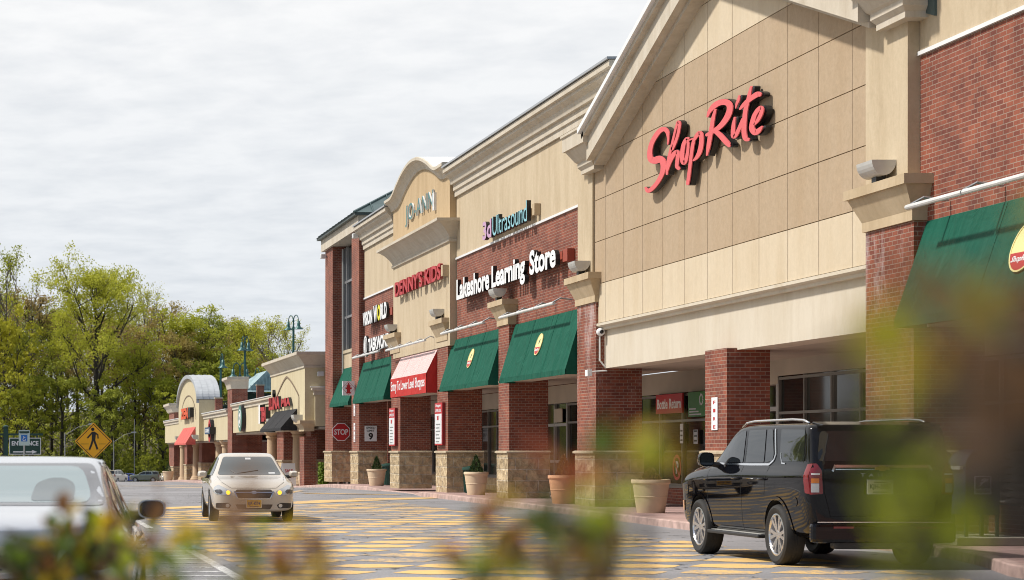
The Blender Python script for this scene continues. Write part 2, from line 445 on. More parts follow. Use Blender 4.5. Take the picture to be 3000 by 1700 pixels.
def striped_mat():
    m, t, p = new_mat('red_white_striped_canvas')
    g = t.nodes.new('ShaderNodeNewGeometry')
    w = t.nodes.new('ShaderNodeTexWave'); w.bands_direction = 'Y'; w.inputs['Scale'].default_value = 1.9; w.inputs['Distortion'].default_value = .0
    t.links.new(g.outputs['Position'], w.inputs['Vector'])
    r = t.nodes.new('ShaderNodeValToRGB'); r.color_ramp.interpolation = 'CONSTANT'
    r.color_ramp.elements[0].color = (.66, .60, .58, 1); r.color_ramp.elements[1].position = .72; r.color_ramp.elements[1].color = (.50, .12, .11, 1)
    t.links.new(w.outputs[0], r.inputs[0]); t.links.new(r.outputs[0], p.inputs['Base Color']); p.inputs['Roughness'].default_value = .8
    return m
M['striped'] = striped_mat()

# ---------------------------------------------------------------- terrain
def lerp_tab(tab, x):
    if x <= tab[0][0]: return tab[0][1]
    for (a, va), (b, vb) in zip(tab, tab[1:]):
        if x <= b: return va + (vb - va) * (x - a) / (b - a)
    return tab[-1][1]
GT = [(86, 0), (99, -.34), (130, -.62), (160, -.86), (200, -1.62), (260, -2.62), (335, -3.5), (350, -3.6)]
def g0(y): return lerp_tab(GT, y)
def hill(x, y):
    t = max(0, min(1, (y - 352) / 110)); t = t * t * (3 - 2 * t)
    fx = 1 - max(0, min(1, (x - 22) / 45))
    return g0(y) + t * (3 + 11 * fx)

def asphalt():
    m, t, p = new_mat('asphalt')
    g = t.nodes.new('ShaderNodeNewGeometry')
    n = t.nodes.new('ShaderNodeTexNoise'); n.inputs['Scale'].default_value = .35; n.inputs['Detail'].default_value = 8; n.inputs['Roughness'].default_value = .6
    t.links.new(g.outputs['Position'], n.inputs['Vector'])
    r = t.nodes.new('ShaderNodeValToRGB'); r.color_ramp.elements[0].position = .3; r.color_ramp.elements[1].position = .7
    r.color_ramp.elements[0].color = (.17, .165, .17, 1); r.color_ramp.elements[1].color = (.28, .275, .285, 1)
    t.links.new(n.outputs[0], r.inputs[0])
    n2 = t.nodes.new('ShaderNodeTexNoise'); n2.inputs['Scale'].default_value = 38; n2.inputs['Detail'].default_value = 4; n2.inputs['Roughness'].default_value = .8
    t.links.new(g.outputs['Position'], n2.inputs['Vector'])
    r2 = t.nodes.new('ShaderNodeValToRGB'); r2.color_ramp.elements[0].position = .35; r2.color_ramp.elements[1].position = .65
    r2.color_ramp.elements[0].color = (.6, .6, .6, 1); r2.color_ramp.elements[1].color = (1.4, 1.4, 1.4, 1)
    t.links.new(n2.outputs[0], r2.inputs[0])
    x = t.nodes.new('ShaderNodeMix'); x.data_type = 'RGBA'; x.blend_type = 'MULTIPLY'; x.inputs[0].default_value = 1
    t.links.new(r.outputs[0], x.inputs[6]); t.links.new(r2.outputs[0], x.inputs[7])
    # sealed cracks
    v = t.nodes.new('ShaderNodeTexVoronoi'); v.feature = 'DISTANCE_TO_EDGE'; v.inputs['Scale'].default_value = .16
    nd = t.nodes.new('ShaderNodeMix'); nd.data_type = 'VECTOR'; nd.inputs[0].default_value = .12
    n3 = t.nodes.new('ShaderNodeTexNoise'); n3.inputs['Scale'].default_value = .8; n3.inputs['Detail'].default_value = 5
    t.links.new(g.outputs['Position'], n3.inputs['Vector'])
    sc = t.nodes.new('ShaderNodeVectorMath'); sc.operation = 'SCALE'; sc.inputs[3].default_value = 6; t.links.new(n3.outputs[1], sc.inputs[0])
    ad = t.nodes.new('ShaderNodeVectorMath'); ad.operation = 'ADD'; t.links.new(g.outputs['Position'], ad.inputs[0]); t.links.new(sc.outputs[0], ad.inputs[1])
    t.links.new(ad.outputs[0], v.inputs['Vector'])
    lt = t.nodes.new('ShaderNodeMath'); lt.operation = 'LESS_THAN'; lt.inputs[1].default_value = .007; t.links.new(v.outputs[0], lt.inputs[0])
    x2 = t.nodes.new('ShaderNodeMix'); x2.data_type = 'RGBA'; x2.inputs[7].default_value = (.04, .04, .042, 1)
    t.links.new(lt.outputs[0], x2.inputs[0]); t.links.new(x.outputs[2], x2.inputs[6]); t.links.new(x2.outputs[2], p.inputs['Base Color'])
    bp = t.nodes.new('ShaderNodeBump'); bp.inputs['Strength'].default_value = .5; bp.inputs['Distance'].default_value = .006
    t.links.new(n2.outputs[0], bp.inputs['Height']); t.links.new(bp.outputs[0], p.inputs['Normal'])
    p.inputs['Roughness'].default_value = .8
    return m
M['asphalt'] = asphalt()

def paint_mat(name, col, wear=.5):
    m, t, p = new_mat(name)
    g = t.nodes.new('ShaderNodeNewGeometry')
    n = t.nodes.new('ShaderNodeTexNoise'); n.inputs['Scale'].default_value = 9; n.inputs['Detail'].default_value = 8; n.inputs['Roughness'].default_value = .8
    t.links.new(g.outputs['Position'], n.inputs['Vector'])
    n0 = t.nodes.new('ShaderNodeTexNoise'); n0.inputs['Scale'].default_value = .3; n0.inputs['Detail'].default_value = 3
    t.links.new(g.outputs['Position'], n0.inputs['Vector'])
    mr = t.nodes.new('ShaderNodeMapRange'); mr.inputs[1].default_value = .3; mr.inputs[2].default_value = .7; mr.inputs[3].default_value = -.12; mr.inputs[4].default_value = .16
    t.links.new(n0.outputs[0], mr.inputs[0])
    ad = t.nodes.new('ShaderNodeMath'); ad.operation = 'ADD'; t.links.new(n.outputs[0], ad.inputs[0]); t.links.new(mr.outputs[0], ad.inputs[1])
    r = t.nodes.new('ShaderNodeValToRGB'); r.color_ramp.elements[0].position = wear; r.color_ramp.elements[0].color = (*col, 1)
    r.color_ramp.elements[1].position = wear + .1; r.color_ramp.elements[1].color = (.23, .22, .22, 1)
    t.links.new(ad.outputs[0], r.inputs[0]); t.links.new(r.outputs[0], p.inputs['Base Color']); p.inputs['Roughness'].default_value = .7
    return m
M['yellow_line'] = paint_mat('yellow_road_paint', (.70, .44, .15), .50)
M['white_line'] = paint_mat('white_road_paint', (.68, .67, .65), .5)
M['blue_line'] = paint_mat('blue_road_paint', (.12, .32, .48), .5)
M['earth'] = simple('woodland_floor', (.055, .045, .025), .95, 0, .45, .4, .5, 3)

mb = MB()
xs = [-400 + i * 20 for i in range(61)]
ys = [-60, -20, 20, 60, 86, 99, 130, 160, 200, 260, 300, 335] + [350 + i * 12 for i in range(25)] + [700, 900, 1300, 2200]
nx = len(xs)
mb.v = [(x, y, hill(x, y) - .06) for y in ys for x in xs]
for j in range(len(ys) - 1):
    for i in range(nx - 1):
        mb.f.append((j * nx + i, j * nx + i + 1, (j + 1) * nx + i + 1, (j + 1) * nx + i)); mb.m.append(0)
tag(mb.build('ground', M['earth'], smooth=True), kind='structure', label='brown earth and woodland floor around the lot')

mb = MB()
ys = [-40, 0, 20, 40, 60, 86, 99, 110, 120, 130, 145, 160, 180, 200, 230, 260, 300, 335, 345]
mb.v = [(x, y, g0(y)) for y in ys for x in (-70, -20, 5, 14, 60)]
for j in range(len(ys) - 1):
    for i in range(4):
        mb.f.append((j * 5 + i, j * 5 + i + 1, (j + 1) * 5 + i + 1, (j + 1) * 5 + i)); mb.m.append(0)
tag(mb.build('road', M['asphalt']), kind='structure', label='grey asphalt drive and parking lot')

# sidewalk and kerb along the shops
CURB = [(14, 10.6), (22, 11.6), (25, 12.1), (27.5, 12.9), (30, 13.35), (33, 13.25), (39, 12.95), (46, 13.2), (54, 13.45), (62, 13.6), (69, 13.65), (71, 13.9), (73, 14.15), (77, 14.2), (79.5, 13.75), (84, 13.3), (96, 13.1), (110, 12.9), (150, 12.9), (196, 12.9)]
def curb_x(y): return lerp_tab(CURB, y)
def walk_h(y):
    if 71.5 < y < 78: return .03
    if 69.5 < y <= 71.5: return .15 - .12 * (y - 69.5) / 2
    if 78 <= y < 80: return .03 + .12 * (y - 78) / 2
    return .15
mw, mc = MB(), MB()
y = 14.0
while y < 196:
    y2 = y + 1.0
    a, b = curb_x(y), curb_x(y2); za, zb = g0(y) + walk_h(y), g0(y2) + walk_h(y2); ga, gb = g0(y) - .03, g0(y2) - .03
    mw.q([(a + .16, y, za), (24, y, za), (24, y2, zb), (b + .16, y2, zb)])
    mc.q([(a + .02, y, za), (a + .16, y, za), (b + .16, y2, zb), (b + .02, y2, zb)])
    mc.q([(a + .02, y, za), (b + .02, y2, zb), (b, y2, zb - .02), (a, y, za - .02)])
    mc.q([(a, y, za - .02), (b, y2, zb - .02), (b - .015, y2, gb), (a - .015, y, ga)])
    y = y2
tag(mw.build('sidewalk', M['paver']), kind='structure', label='pinkish brick sidewalk under the arcade')
M['curb'] = simple('red_concrete_kerb', (.43, .30, .26), .85, 0, .3, 4, .4, 30)
tag(mc.build('kerb', M['curb']), kind='structure', label='reddish concrete kerb along the sidewalk')

# road markings: the sheet of yellow patches in front of the shops
rng = random.Random(5)
mk = MB()
def far_edge(x): return 53.0 + (x - 3.5) * 1.36
for j in range(0, 37):
    yy = 21.5 + j * 1.42
    for i in range(-1, 12):
        xx = 2.2 + i * 1.22 + (.61 if j % 2 else 0) + rng.uniform(-.10, .10)
        if rng.random() < .05: continue
        hx, sl, hy = .65 + rng.uniform(-.09, .07), .18 + rng.uniform(-.06, .06), .52 + rng.uniform(-.09, .08)
        poly = [(xx - hx, yy - .12), (xx - sl, yy - hy), (xx + sl + .1, yy - hy + .1), (xx + hx, yy + .1), (xx + sl, yy + hy), (xx - sl - .1, yy + hy - .1)]
        poly = clip_poly(poly, [(2.95, 20), (11.3, 20), (11.45, far_edge(11.45) - 1.6), (2.95, far_edge(2.95) - 1.6)])
        if len(poly) < 3: continue
        mk.q([(p[0], p[1], g0(p[1]) + .004) for p in poly])
o = mk.build('yellow_road_marking', M['yellow_line'])
tag(o, kind='structure', label='worn yellow patches painted over the crossing')
mk = MB()
mk.q([(3.2, 52.6, .009), (13.9, 66.4, .009), (13.9, 67.5, .009), (11.0, 65.7, .009), (3.2, 54.0, .009)])
mk.q([(6.3, 60.6, .009), (11.0, 78.0, .009), (11.0, 79.2, .009), (6.1, 61.8, .009)])
mk.q([(10.4, 73.4, .013), (13.3, 70.6, .013), (13.3, 71.4, .013), (10.4, 74.6, .013)])
for (x0, x1, yA, yB) in ((4.2, 8.2, 104, 108), (8.2, 12.6, 108, 112), (3.4, 12.8, 119, 121)):
    mk.q([(x0, yA, g0(yA) + .012), (x1, yA + 2, g0(yA + 2) + .012), (x1, yB + 2, g0(yB + 2) + .012), (x0, yB, g0(yB) + .012)])
tag(mk.build('yellow_road_line', M['yellow_line']), kind='structure', label='wide yellow line edging the raised crossing')
mk = MB()
mk.box(2.62, 2.76, 23.0, 31.5, 0, .006)
for k, yy in enumerate([31.3, 30.0, 28.95, 27.9, 26.9, 25.95, 25.05, 24.2, 23.4]):
    mk.box(.9, 2.60, yy - .14, yy, 0, .006)
mk.box(2.62, 2.75, 40.5, 49.0, 0, .006)
tag(mk.build('white_road_line', M['white_line']), kind='structure', label='worn white striped no parking box')
mk = MB(); mk.box(2.60, 2.95, 31.8, 33.0, 0, .007)
tag(mk.build('blue_road_line', M['blue_line']), kind='structure', label='faded blue paint mark at the parking edge')
mk = MB(); mk.tube([(1.95, 34, .0), (1.9, 30, 0), (1.86, 27.4, 0), (1.83, 25, .0)], .02, 4)
tag(mk.build('pavement_joint', M['dark_flash']), kind='structure', label='dark crack in the asphalt')
# ---------------------------------------------------------------- lettering
def text_mesh(s, space=1.0, bold=0.0, shear=0.0, word=1.0):
    c = bpy.data.curves.new('lettering', 'FONT')
    c.body = s; c.size = 1; c.extrude = 0.5; c.offset = bold; c.space_character = space; c.shear = shear; c.space_word = word
    c.resolution_u = 4
    o = bpy.data.objects.new('lettering', c); COL.objects.link(o)
    dg = bpy.context.evaluated_depsgraph_get()
    me = bpy.data.meshes.new_from_object(o.evaluated_get(dg))
    vs = [v.co.copy() for v in me.vertices]; fs = [tuple(p.vertices) for p in me.polygons]; ns = [p.normal.z for p in me.polygons]
    bpy.data.objects.remove(o); bpy.data.curves.remove(c); bpy.data.meshes.remove(me)
    x0, x1 = min(v.x for v in vs), max(v.x for v in vs); y0, y1 = min(v.y for v in vs), max(v.y for v in vs)
    vs = [((v.x - x0) / (x1 - x0), (v.y - y0) / max(1e-6, y1 - y0), v.z) for v in vs]
    return vs, fs, ns

def frame_W(y_left, z0, xf):      # face looks towards -X; reading direction -Y
    return lambda a, b, d: (xf - d, y_left - a, z0 + b)
def frame_S(x_left, z0, yf):      # face looks towards -Y
    return lambda a, b, d: (x_left + a, yf - d, z0 + b)

def add_text(mb, s, fr, w, h, depth=.02, mi_front=0, mi_side=1, a0=0, b0=0, d0=0, **k):
    vs, fs, ns = text_mesh(s, **k)
    base = len(mb.v)
    for v in vs: mb.v.append(fr(a0 + v[0] * w, b0 + v[1] * h, d0 + (v[2] + .5) * depth))
    for f, n in zip(fs, ns):
        mb.f.append(tuple(i + base for i in f)); mb.m.append(mi_front if n > .5 else mi_side)
    return mb

def add_plate(mb, fr, a0, a1, b0, b1, d0, d1, mi=0, mside=None):
    P = [fr(a0, b0, d0), fr(a1, b0, d0), fr(a1, b1, d0), fr(a0, b1, d0), fr(a0, b0, d1), fr(a1, b0, d1), fr(a1, b1, d1), fr(a0, b1, d1)]
    ms = mi if mside is None else mside
    for f, m in (((0, 3, 2, 1), ms), ((4, 5, 6, 7), mi), ((0, 1, 5, 4), ms), ((1, 2, 6, 5), ms), ((2, 3, 7, 6), ms), ((3, 0, 4, 7), ms)):
        mb.q([P[i] for i in f], m)
def add_poly(mb, fr, poly, d0, d1, mi=0, mside=None):
    ms = mi if mside is None else mside
    n = len(poly)
    mb.q([fr(a, b, d1) for a, b in poly], mi); mb.q([fr(a, b, d0) for a, b in poly][::-1], ms)
    for i in range(n):
        p, q = poly[i], poly[(i + 1) % n]
        mb.q([fr(p[0], p[1], d0), fr(q[0], q[1], d0), fr(q[0], q[1], d1), fr(p[0], p[1], d1)], ms)
def circ(cx, cy, rx, ry=None, n=32, a0=0, a1=360):
    ry = rx if ry is None else ry
    k = n if a1 - a0 < 360 else n - 1
    return [(cx + rx * math.cos(R(a0 + (a1 - a0) * i / (n if a1 - a0 < 360 else n))), cy + ry * math.sin(R(a0 + (a1 - a0) * i / n))) for i in range(k + 1)]
def add_ring(mb, fr, cx, cy, r0, r1, d0, d1, mi=0, mside=None, n=36, sy=1.0, a0=0, a1=360):
    ms = mi if mside is None else mside
    for i in range(n):
        t0, t1 = R(a0 + (a1 - a0) * i / n), R(a0 + (a1 - a0) * (i + 1) / n)
        P = lambda r, t, d: fr(cx + r * math.cos(t), cy + r * sy * math.sin(t), d)
        mb.q([P(r0, t0, d1), P(r1, t0, d1), P(r1, t1, d1), P(r0, t1, d1)], mi)
        mb.q([P(r1, t0, d0), P(r1, t1, d0), P(r1, t1, d1), P(r1, t0, d1)], ms)
        mb.q([P(r0, t1, d0), P(r0, t0, d0), P(r0, t0, d1), P(r0, t1, d1)], ms)

# ---------------------------------------------------------------- the shops
XF, XW, XB = 14.35, 14.55, 17.1           # pier fronts, upper wall, shop fronts under the arcade
def pier(par, yn, yf, ztop, depth=1.13, mat='brick', zbase=.13, band=1.52, xf=XF, corbel=True):
    MB().box(xf, xf + depth, yn, yf, band, ztop).build('brick_pier', M[mat], par)
    MB().box(xf - .045, xf + depth + .045, yn - .045, yf + .045, zbase, band - .07).build('stone_base', M['stone'], par)
    MB().crown(xf - .045, xf + depth + .045, yn - .045, yf + .045, [(.0, band - .068), (.05, band - .055), (.05, band - .01), (.0, band + .012)]).build('ledge', M['cap_stone'], par)
CAPP = [(.0, 5.20), (.045, 5.20), (.045, 5.36), (.05, 5.37), (.22, 5.76), (.27, 5.76), (.27, 5.92), (.0, 5.93)]
def capital(par, yn, yf, xf=XF, xb=14.75, mat='capital'):
    MB().crown(xf, xb, yn, yf, CAPP).build('capital', M[mat], par)

# --- right and centre building -------------------------------------------------
sr = empty('supermarket_building', (14.4, 42, 0), 0, 'tan panelled gable front of the supermarket with brick piers and a wide cream header', 'building')
W = lambda o, *a: o
# work in world coordinates: children keep world space through an inverse parent matrix
def reparent(o, root):
    o.parent = root
    o.matrix_parent_inverse = Matrix.Translation(root.location).inverted() if root.rotation_euler.z == 0 else root.matrix_basis.inverted()
class WRoot:
    pass
def adopt(root):
    for c in list(root.children):
        c.matrix_parent_inverse = (Matrix.Translation(root.location) @ Matrix.Rotation(root.rotation_euler.z, 4, 'Z')).inverted()

pier(sr, 50.7, 52.4, 5.2, mat='brick_bloom'); pier(sr, 41.4, 42.7, 3.6, .87); pier(sr, 32.8, 34.65, 5.2, mat='brick_bloom')
# pilasters over the two big piers
capital(sr, 50.7, 52.4); capital(sr, 32.8, 34.65)
MB().box(XF, XW, 51.02, 52.35, 5.93, 9.2).build('pilaster', M['cream'], sr)
MB().box(XF, XW, 33.02, 34.65, 5.93, 9.2).build('pilaster', M['cream'], sr)
# gable wall behind the panels
GY0, GY1, APEX = 34.66, 51.0, 42.0
def rake_z(y): return 8.74 + (49.6 - y) * .338 if y > APEX else 8.74 + (y - 34.35) * .338
gable = [(GY0, 4.66), (GY1, 4.66), (GY1, rake_z(GY1) + .45), (APEX, rake_z(APEX) + .5), (GY0, rake_z(GY0) + .45)]
MB().prism_x(gable, 14.43, 14.9).build('gable_wall', M['groove'], sr)
zl = [4.67, 5.64, 6.69, 7.72, 8.76, 9.81, 10.85, 11.9, 12.9]
yl = [GY1 - .005] + [50.09 - 1.475 * k for k in range(11)] + [GY0 + .005]
tan, lgt = MB(), MB()
for a, b in zip(zl, zl[1:]):
    for c, d in zip(yl, yl[1:]):
        g = .009
        p = clip_poly([(d + g, a + g), (c - g, a + g), (c - g, b - g), (d + g, b - g)], [(p[0], p[1] - .02) for p in gable])
        if len(p) < 3: continue
        (tan if 5.6 < a < 9.5 else lgt).prism_x(p, 14.405, 14.44)
tan.build('tan_wall_panels', M['panel_tan'], sr); lgt.build('light_wall_panels', M['panel_light'], sr)
# header over the entrance bays
MB().box(14.56, 15.2, 34.66, 50.7, 3.56, 4.5).build('header', M['header'], sr)
m = MB()
for y0, y1 in ((34.66, 51.0),):
    prof = [(14.405, 4.665), (14.36, 4.66), (14.36, 4.60), (14.45, 4.56), (14.45, 4.50), (14.9, 4.50), (14.9, 4.665)]
    m.prism_y(prof, y0, y1)
m.build('header_moulding', M['header'], sr)
# rake: fascia, crown strip and gutter line, both slopes
def rake_poly(lo, hi, ya, yb): return [(ya, rake_z(ya) + lo), (yb, rake_z(yb) + lo), (yb, rake_z(yb) + hi), (ya, rake_z(ya) + hi)]
for ya, yb in ((APEX, 50.05), (33.95, APEX)):
    f = MB()
    f.prism_x(rake_poly(.0, .52, ya, yb), 13.93, 14.42)
    f.prism_x(rake_poly(.52, .64, ya, yb), 13.80, 14.42)
    f.prism_x(rake_poly(-.10, .0, ya, yb), 14.12, 14.42)
    f.build('rake_fascia', M['trim'], sr)
    MB().prism_x(rake_poly(.642, .76, ya, yb), 13.70, 14.5).build('rake_gutter', M['flash'], sr)
BR = [(.0, 8.42), (.05, 8.42), (.05, 8.52), (.12, 8.60), (.12, 8.70), (.17, 8.74), (.36, 9.02), (.42, 9.02), (.42, 9.36), (.46, 9.38), (.46, 9.44), (.0, 9.45)]
for y0, y1 in ((50.30, 51.35), (32.75, 33.75)):
    MB().crown(14.22, 14.62, y0, y1, BR).build('cornice_return', M['trim'], sr)
# roof slabs behind the gable
for ya, yb in ((APEX, 51.6), (32.4, APEX)):
    MB().prism_x([(p[0], p[1]) for p in rake_poly(.30, .62, ya, yb)], 14.5, 30).build('gable_roof', M['roof_green'], sr)
# right wing: brick below, cream above
MB().box(XW, 15.1, 12, 33.01, 5.0, 7.86).build('brick_wall', M['brick'], sr)
MB().box(XW, 15.1, 12, 32.9, 3.55, 4.995).build('wall_behind_awning', M['brick'], sr)
MB().box(XW - .01, 15.1, 12, 33.0, 7.93, 9.9).build('cream_wall', M['cream'], sr)
MB().box(XW - .05, 15.0, 12, 33.0, 7.863, 7.927).build('flashing_strip', M['flash'], sr)
MB().box(14.9, 30, 12, 52.4, 9.0, 9.5).build('flat_roof', M['dark_flash'], sr)
MB().box(14.9, 17.1, 34.66, 52.4, 3.72, 4.6).build('wall_core', M['groove'], sr)
# arcade ceiling, store fronts
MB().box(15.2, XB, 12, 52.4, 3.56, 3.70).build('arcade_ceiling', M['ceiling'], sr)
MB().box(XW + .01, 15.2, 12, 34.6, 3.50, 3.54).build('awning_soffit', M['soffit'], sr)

def storefront(par, ya, yb, zt=3.02, zsill=.62, zmid=2.37, step=1.47, header=True, bulk='brick', door=None, frame='frame'):
    """glazed shop front in the plane x=XB between ya<yb"""
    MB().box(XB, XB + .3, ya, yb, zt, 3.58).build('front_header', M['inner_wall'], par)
    if zsill > .2:
        MB().box(XB - .03, XB + .3, ya, yb, .13, zsill - .05).build('bulkhead', M[bulk], par)
        MB().box(XB - .07, XB + .1, ya, yb, zsill - .048, zsill).build('sill', M['frame'], par)
    MB().box(XB + .06, XB + .09, ya, yb, zsill, zt).build('shop_glass', M['glass_dark'], par)
    f = MB(); n = max(1, round((yb - ya) / step))
    for i in range(n + 1):
        yy = ya + (yb - ya) * i / n
        f.box(XB, XB + .058, yy - .03, yy + .03, zsill, zt - .001)
    for i in range(n):
        y0 = ya + (yb - ya) * i / n + .031; y1 = ya + (yb - ya) * (i + 1) / n - .031
        for zz in (zmid, zt - .06, zsill + .03):
            f.box(XB, XB + .055, y0, y1, zz - .03, zz + .03)
    f.build('mullions', M[frame], par)
storefront(sr, 34.2, 46.0, 3.2, .62, 2.37)
storefront(sr, 12.5, 34.2, 3.2, .62, 2.37)
storefront(sr, 50.8, 58.2, 3.02, .62, 2.30, 1.85)
# entrance between: dark doorway with frame
MB().box(XB, XB + .3, 46.0, 50.8, 3.02, 3.58).build('front_header', M['inner_wall'], sr)
MB().box(XB + .3, XB + .34, 46.0, 50.8, .13, 3.02).build('entrance_glass', M['glass_dark'], sr)
f = MB()
for yy in (50.7, 49.0, 47.3, 46.1): f.box(XB, XB + .1, yy - .06, yy + .06, .14, 3.019)
for a, b in ((50.64, 49.06), (48.94, 47.36), (47.24, 46.16)): f.box(XB, XB + .09, b, a, 2.42, 2.52)
f.build('door_frame', M['frame_light'], sr)
adopt(sr)

# --- centre building -------------------------------------------------------------
ce = empty('shop_row_building', (14.5, 68, 0), 0, 'brick and cream shop row with a curved parapet, right of the corner tower', 'building')
for (a, b, w) in ((76.4, 78.2, 'brick'), (68.0, 69.7, 'brick'), (59.6, 60.9, 'brick')):
    pier(ce, a, b, 5.2, mat=w); capital(ce, a, b)
CORN = [(14.55, 9.86), (14.47, 9.86), (14.47, 10.04), (14.42, 10.06), (14.42, 10.24), (14.34, 10.26), (14.30, 10.44), (14.16, 10.54), (14.16, 10.62), (14.08, 10.64), (14.08, 10.78), (14.9, 10.80), (14.9, 9.86)]
for y0, y1 in ((52.4, 67.55), (78.0, 85.3)):
    if y0 < 60:
        MB().prism_y(CORN, 48.65, 52.4).build('cornice', M['trim'], ce); MB().box(14.03, 14.9, 48.65, 52.4, 10.803, 10.86).build('parapet_cap', M['grey_metal'], ce)
        MB().box(14.91, 15.3, 48.65, 52.4, 9.5, 10.86).build('parapet_wall', M['cream'], ce); MB().box(XW - .01, 14.9, 52.352, 52.4, 5.3, 9.855).build('wall_end', M['cream'], ce)
    MB().box(XW, 15.1, y0, y1, 3.6, 7.80).build('brick_wall', M['brick'], ce)
    MB().box(XW - .01, 15.1, y0, y1, 7.87, 9.855).build('cream_wall', M['cream'], ce)
    MB().box(XW - .05, 15.0, y0, y1, 7.803, 7.867).build('flashing_strip', M['flash'], ce)
    MB().prism_y(CORN, y0, y1).build('cornice', M['trim'], ce)
    MB().box(14.03, 14.9, y0, y1, 10.803, 10.86).build('parapet_cap', M['grey_metal'], ce)
# centre bay
JX = XF - .02
MB().box(JX, 15.1, 67.6, 77.7, 5.0, 8.5).build('centre_bay_wall', M['cream'], ce)
MB().box(JX, 15.1, 67.6, 77.7, 9.18, 10.3).build('upper_bay_wall', M['cream_joann'], ce)
m = MB().crown(JX, 15.1, 67.6, 77.7, [(.0, 8.40), (.06, 8.42), (.06, 8.50), (.02, 8.52), (.05, 8.60), (.14, 8.74), (.28, 8.90), (.44, 9.02), (.54, 9.05), (.54, 9.14), (.0, 9.20)])
m.build('bay_cornice', M['trim'], ce)
# curved parapet (eyebrow)
def brow(t):     # height of the parapet top at y, t in 67.4..77.9
    c = 72.65; a = abs(t - c)
    if a > 4.3: return 11.0
    if a > 3.2: return 11.0 + .22 * (1 - math.cos((4.3 - a) / 1.1 * math.pi / 2))
    return 11.22 + .62 * math.cos(a / 3.2 * math.pi / 2) ** .9
N = 44
yy = [67.4 + 10.5 * i / N for i in range(N + 1)]
top = [(y, brow(y)) for y in yy]
MB().prism_x([(67.6, 10.3)] + [(min(max(y, 67.6), 77.7), z - .44) for y, z in top] + [(77.7, 10.3)], JX, 15.1).build('curved_parapet', M['cream_joann'], ce)
c = MB()
prof = [(0.0, -.44), (.05, -.43), (.07, -.36), (.10, -.30), (.20, -.18), (.30, -.12), (.32, -.12), (.32, -.02), (0.28, .0)]
for i in range(N):
    (ya, za), (yb, zb) = top[i], top[i + 1]
    for (d0, h0), (d1, h1) in zip(prof, prof[1:]):
        c.q([(JX - d0, yb, zb + h0), (JX - d0, ya, za + h0), (JX - d1, ya, za + h1), (JX - d1, yb, zb + h1)])
    c.q([(JX - .28, yb, zb), (JX - .28, ya, za), (15.3, ya, za), (15.3, yb, zb)], 1)
for yv, s in ((67.4, -1), (77.9, 1)):
    c.q([(JX - d, yv, 11.0 + h) for d, h in prof] + [(15.3, yv, 11.0), (15.3, yv, 10.56)])
c.build('parapet_coping', [M['trim'], M['flash']], ce)
MB().box(15.1, 30, 52.4, 85.3, 9.4, 9.9).build('flat_roof', M['dark_flash'], ce)
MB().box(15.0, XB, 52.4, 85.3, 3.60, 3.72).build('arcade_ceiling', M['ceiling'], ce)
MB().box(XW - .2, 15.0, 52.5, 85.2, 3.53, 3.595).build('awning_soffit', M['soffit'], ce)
MB().box(15.1, 17.1, 52.4, 85.3, 3.75, 9.3).build('wall_core', M['groove'], ce)
storefront(ce, 58.2, 63.5, 3.02, .62, 2.4, 1.3)
storefront(ce, 66.5, 75.5, 3.02, .62, 2.4, 1.3, bulk='stone')
storefront(ce, 77.5, 88.0, 3.02, .62, 2.4, 1.3, bulk='stone')
# glazed double doors
for y0 in (63.5,):
    MB().box(XB, XB + .3, y0, 66.5, 3.02, 3.58).build('front_header', M['inner_wall'], ce)
    d = MB()
    for k in range(3): d.box(XB - .02, XB + .06, y0 + .05 + k * 1.45, y0 + .13 + k * 1.45, .14, 3.0)
    for k in range(2):
        for z in (.14, 1.15, 2.3): d.box(XB - .01, XB + .05, y0 + .131 + k * 1.45, y0 + 1.499 + k * 1.45, z, z + .09 + (.12 if z < 1 else 0))
    d.build('door_frame', M['frame_light'], ce)
    MB().box(XB + .061, XB + .08, y0, 66.5, .14, 3.0).build('door_glass', M['glass_dark'], ce)
    MB().box(XB - .05, XB - .021, y0 + .5, y0 + 1.4, 2.42, 2.85).build('door_notice', M['inner_wall'], ce)
adopt(ce)

# --- corner tower ------------------------------------------------------------------
tw = empty('corner_tower', (14.6, 90, 0), 0, 'brick corner tower with tall window strip and dark green hipped metal roof', 'tower')
pier(tw, 92.6, 94.8, 10.72); pier(tw, 85.5, 87.4, 10.72, 1.3)
MB().box(15.5, 24, 85.3, 94.7, .13, 10.7).build('tower_wall', M['brick'], tw)
MB().box(14.85, 15.45, 87.4, 92.6, 5.3, 5.88).build('window_sill_band', M['cream'], tw)
MB().crown(14.85, 15.4, 87.45, 92.55, [(0, 5.881), (.05, 5.89), (.05, 6.02), (0, 6.04)]).build('sill_moulding', M['cap_stone'], tw)
MB().box(14.85, 15.45, 87.4, 92.6, 3.5, 5.298).build('lower_panel', M['cream'], tw)
MB().box(14.98, 15.02, 87.45, 92.55, 6.05, 10.6).build('tower_glass', M['glass_dark'], tw)
f = MB()
for y in (87.5, 88.4, 90.15, 91.9, 92.5): f.box(14.86, 14.975, y - .06, y + .06, 6.05, 10.65)
for z in (7.5, 9.08): 
    for a, b in ((87.56, 88.34), (88.46, 90.09), (90.21, 91.84), (91.96, 92.44)): f.box(14.87, 14.97, a, b, z - .05, z + .05)
f.build('window_frame', M['grey_metal'], tw)
MB().box(14.22, 24.2, 84.95, 95.25, 10.73, 11.26).build('tower_frieze', M['trim'], tw)
MB().box(14.05, 24.4, 84.75, 95.45, 11.263, 11.36).build('eave', M['eave'], tw)
m = MB()
e0, e1, e2, e3 = (14.0, 84.7, 11.363), (24.5, 84.7, 11.363), (24.5, 95.5, 11.363), (14.0, 95.5, 11.363)
ap, aq = (19.2, 90.0, 14.25), (19.3, 90.2, 14.25)
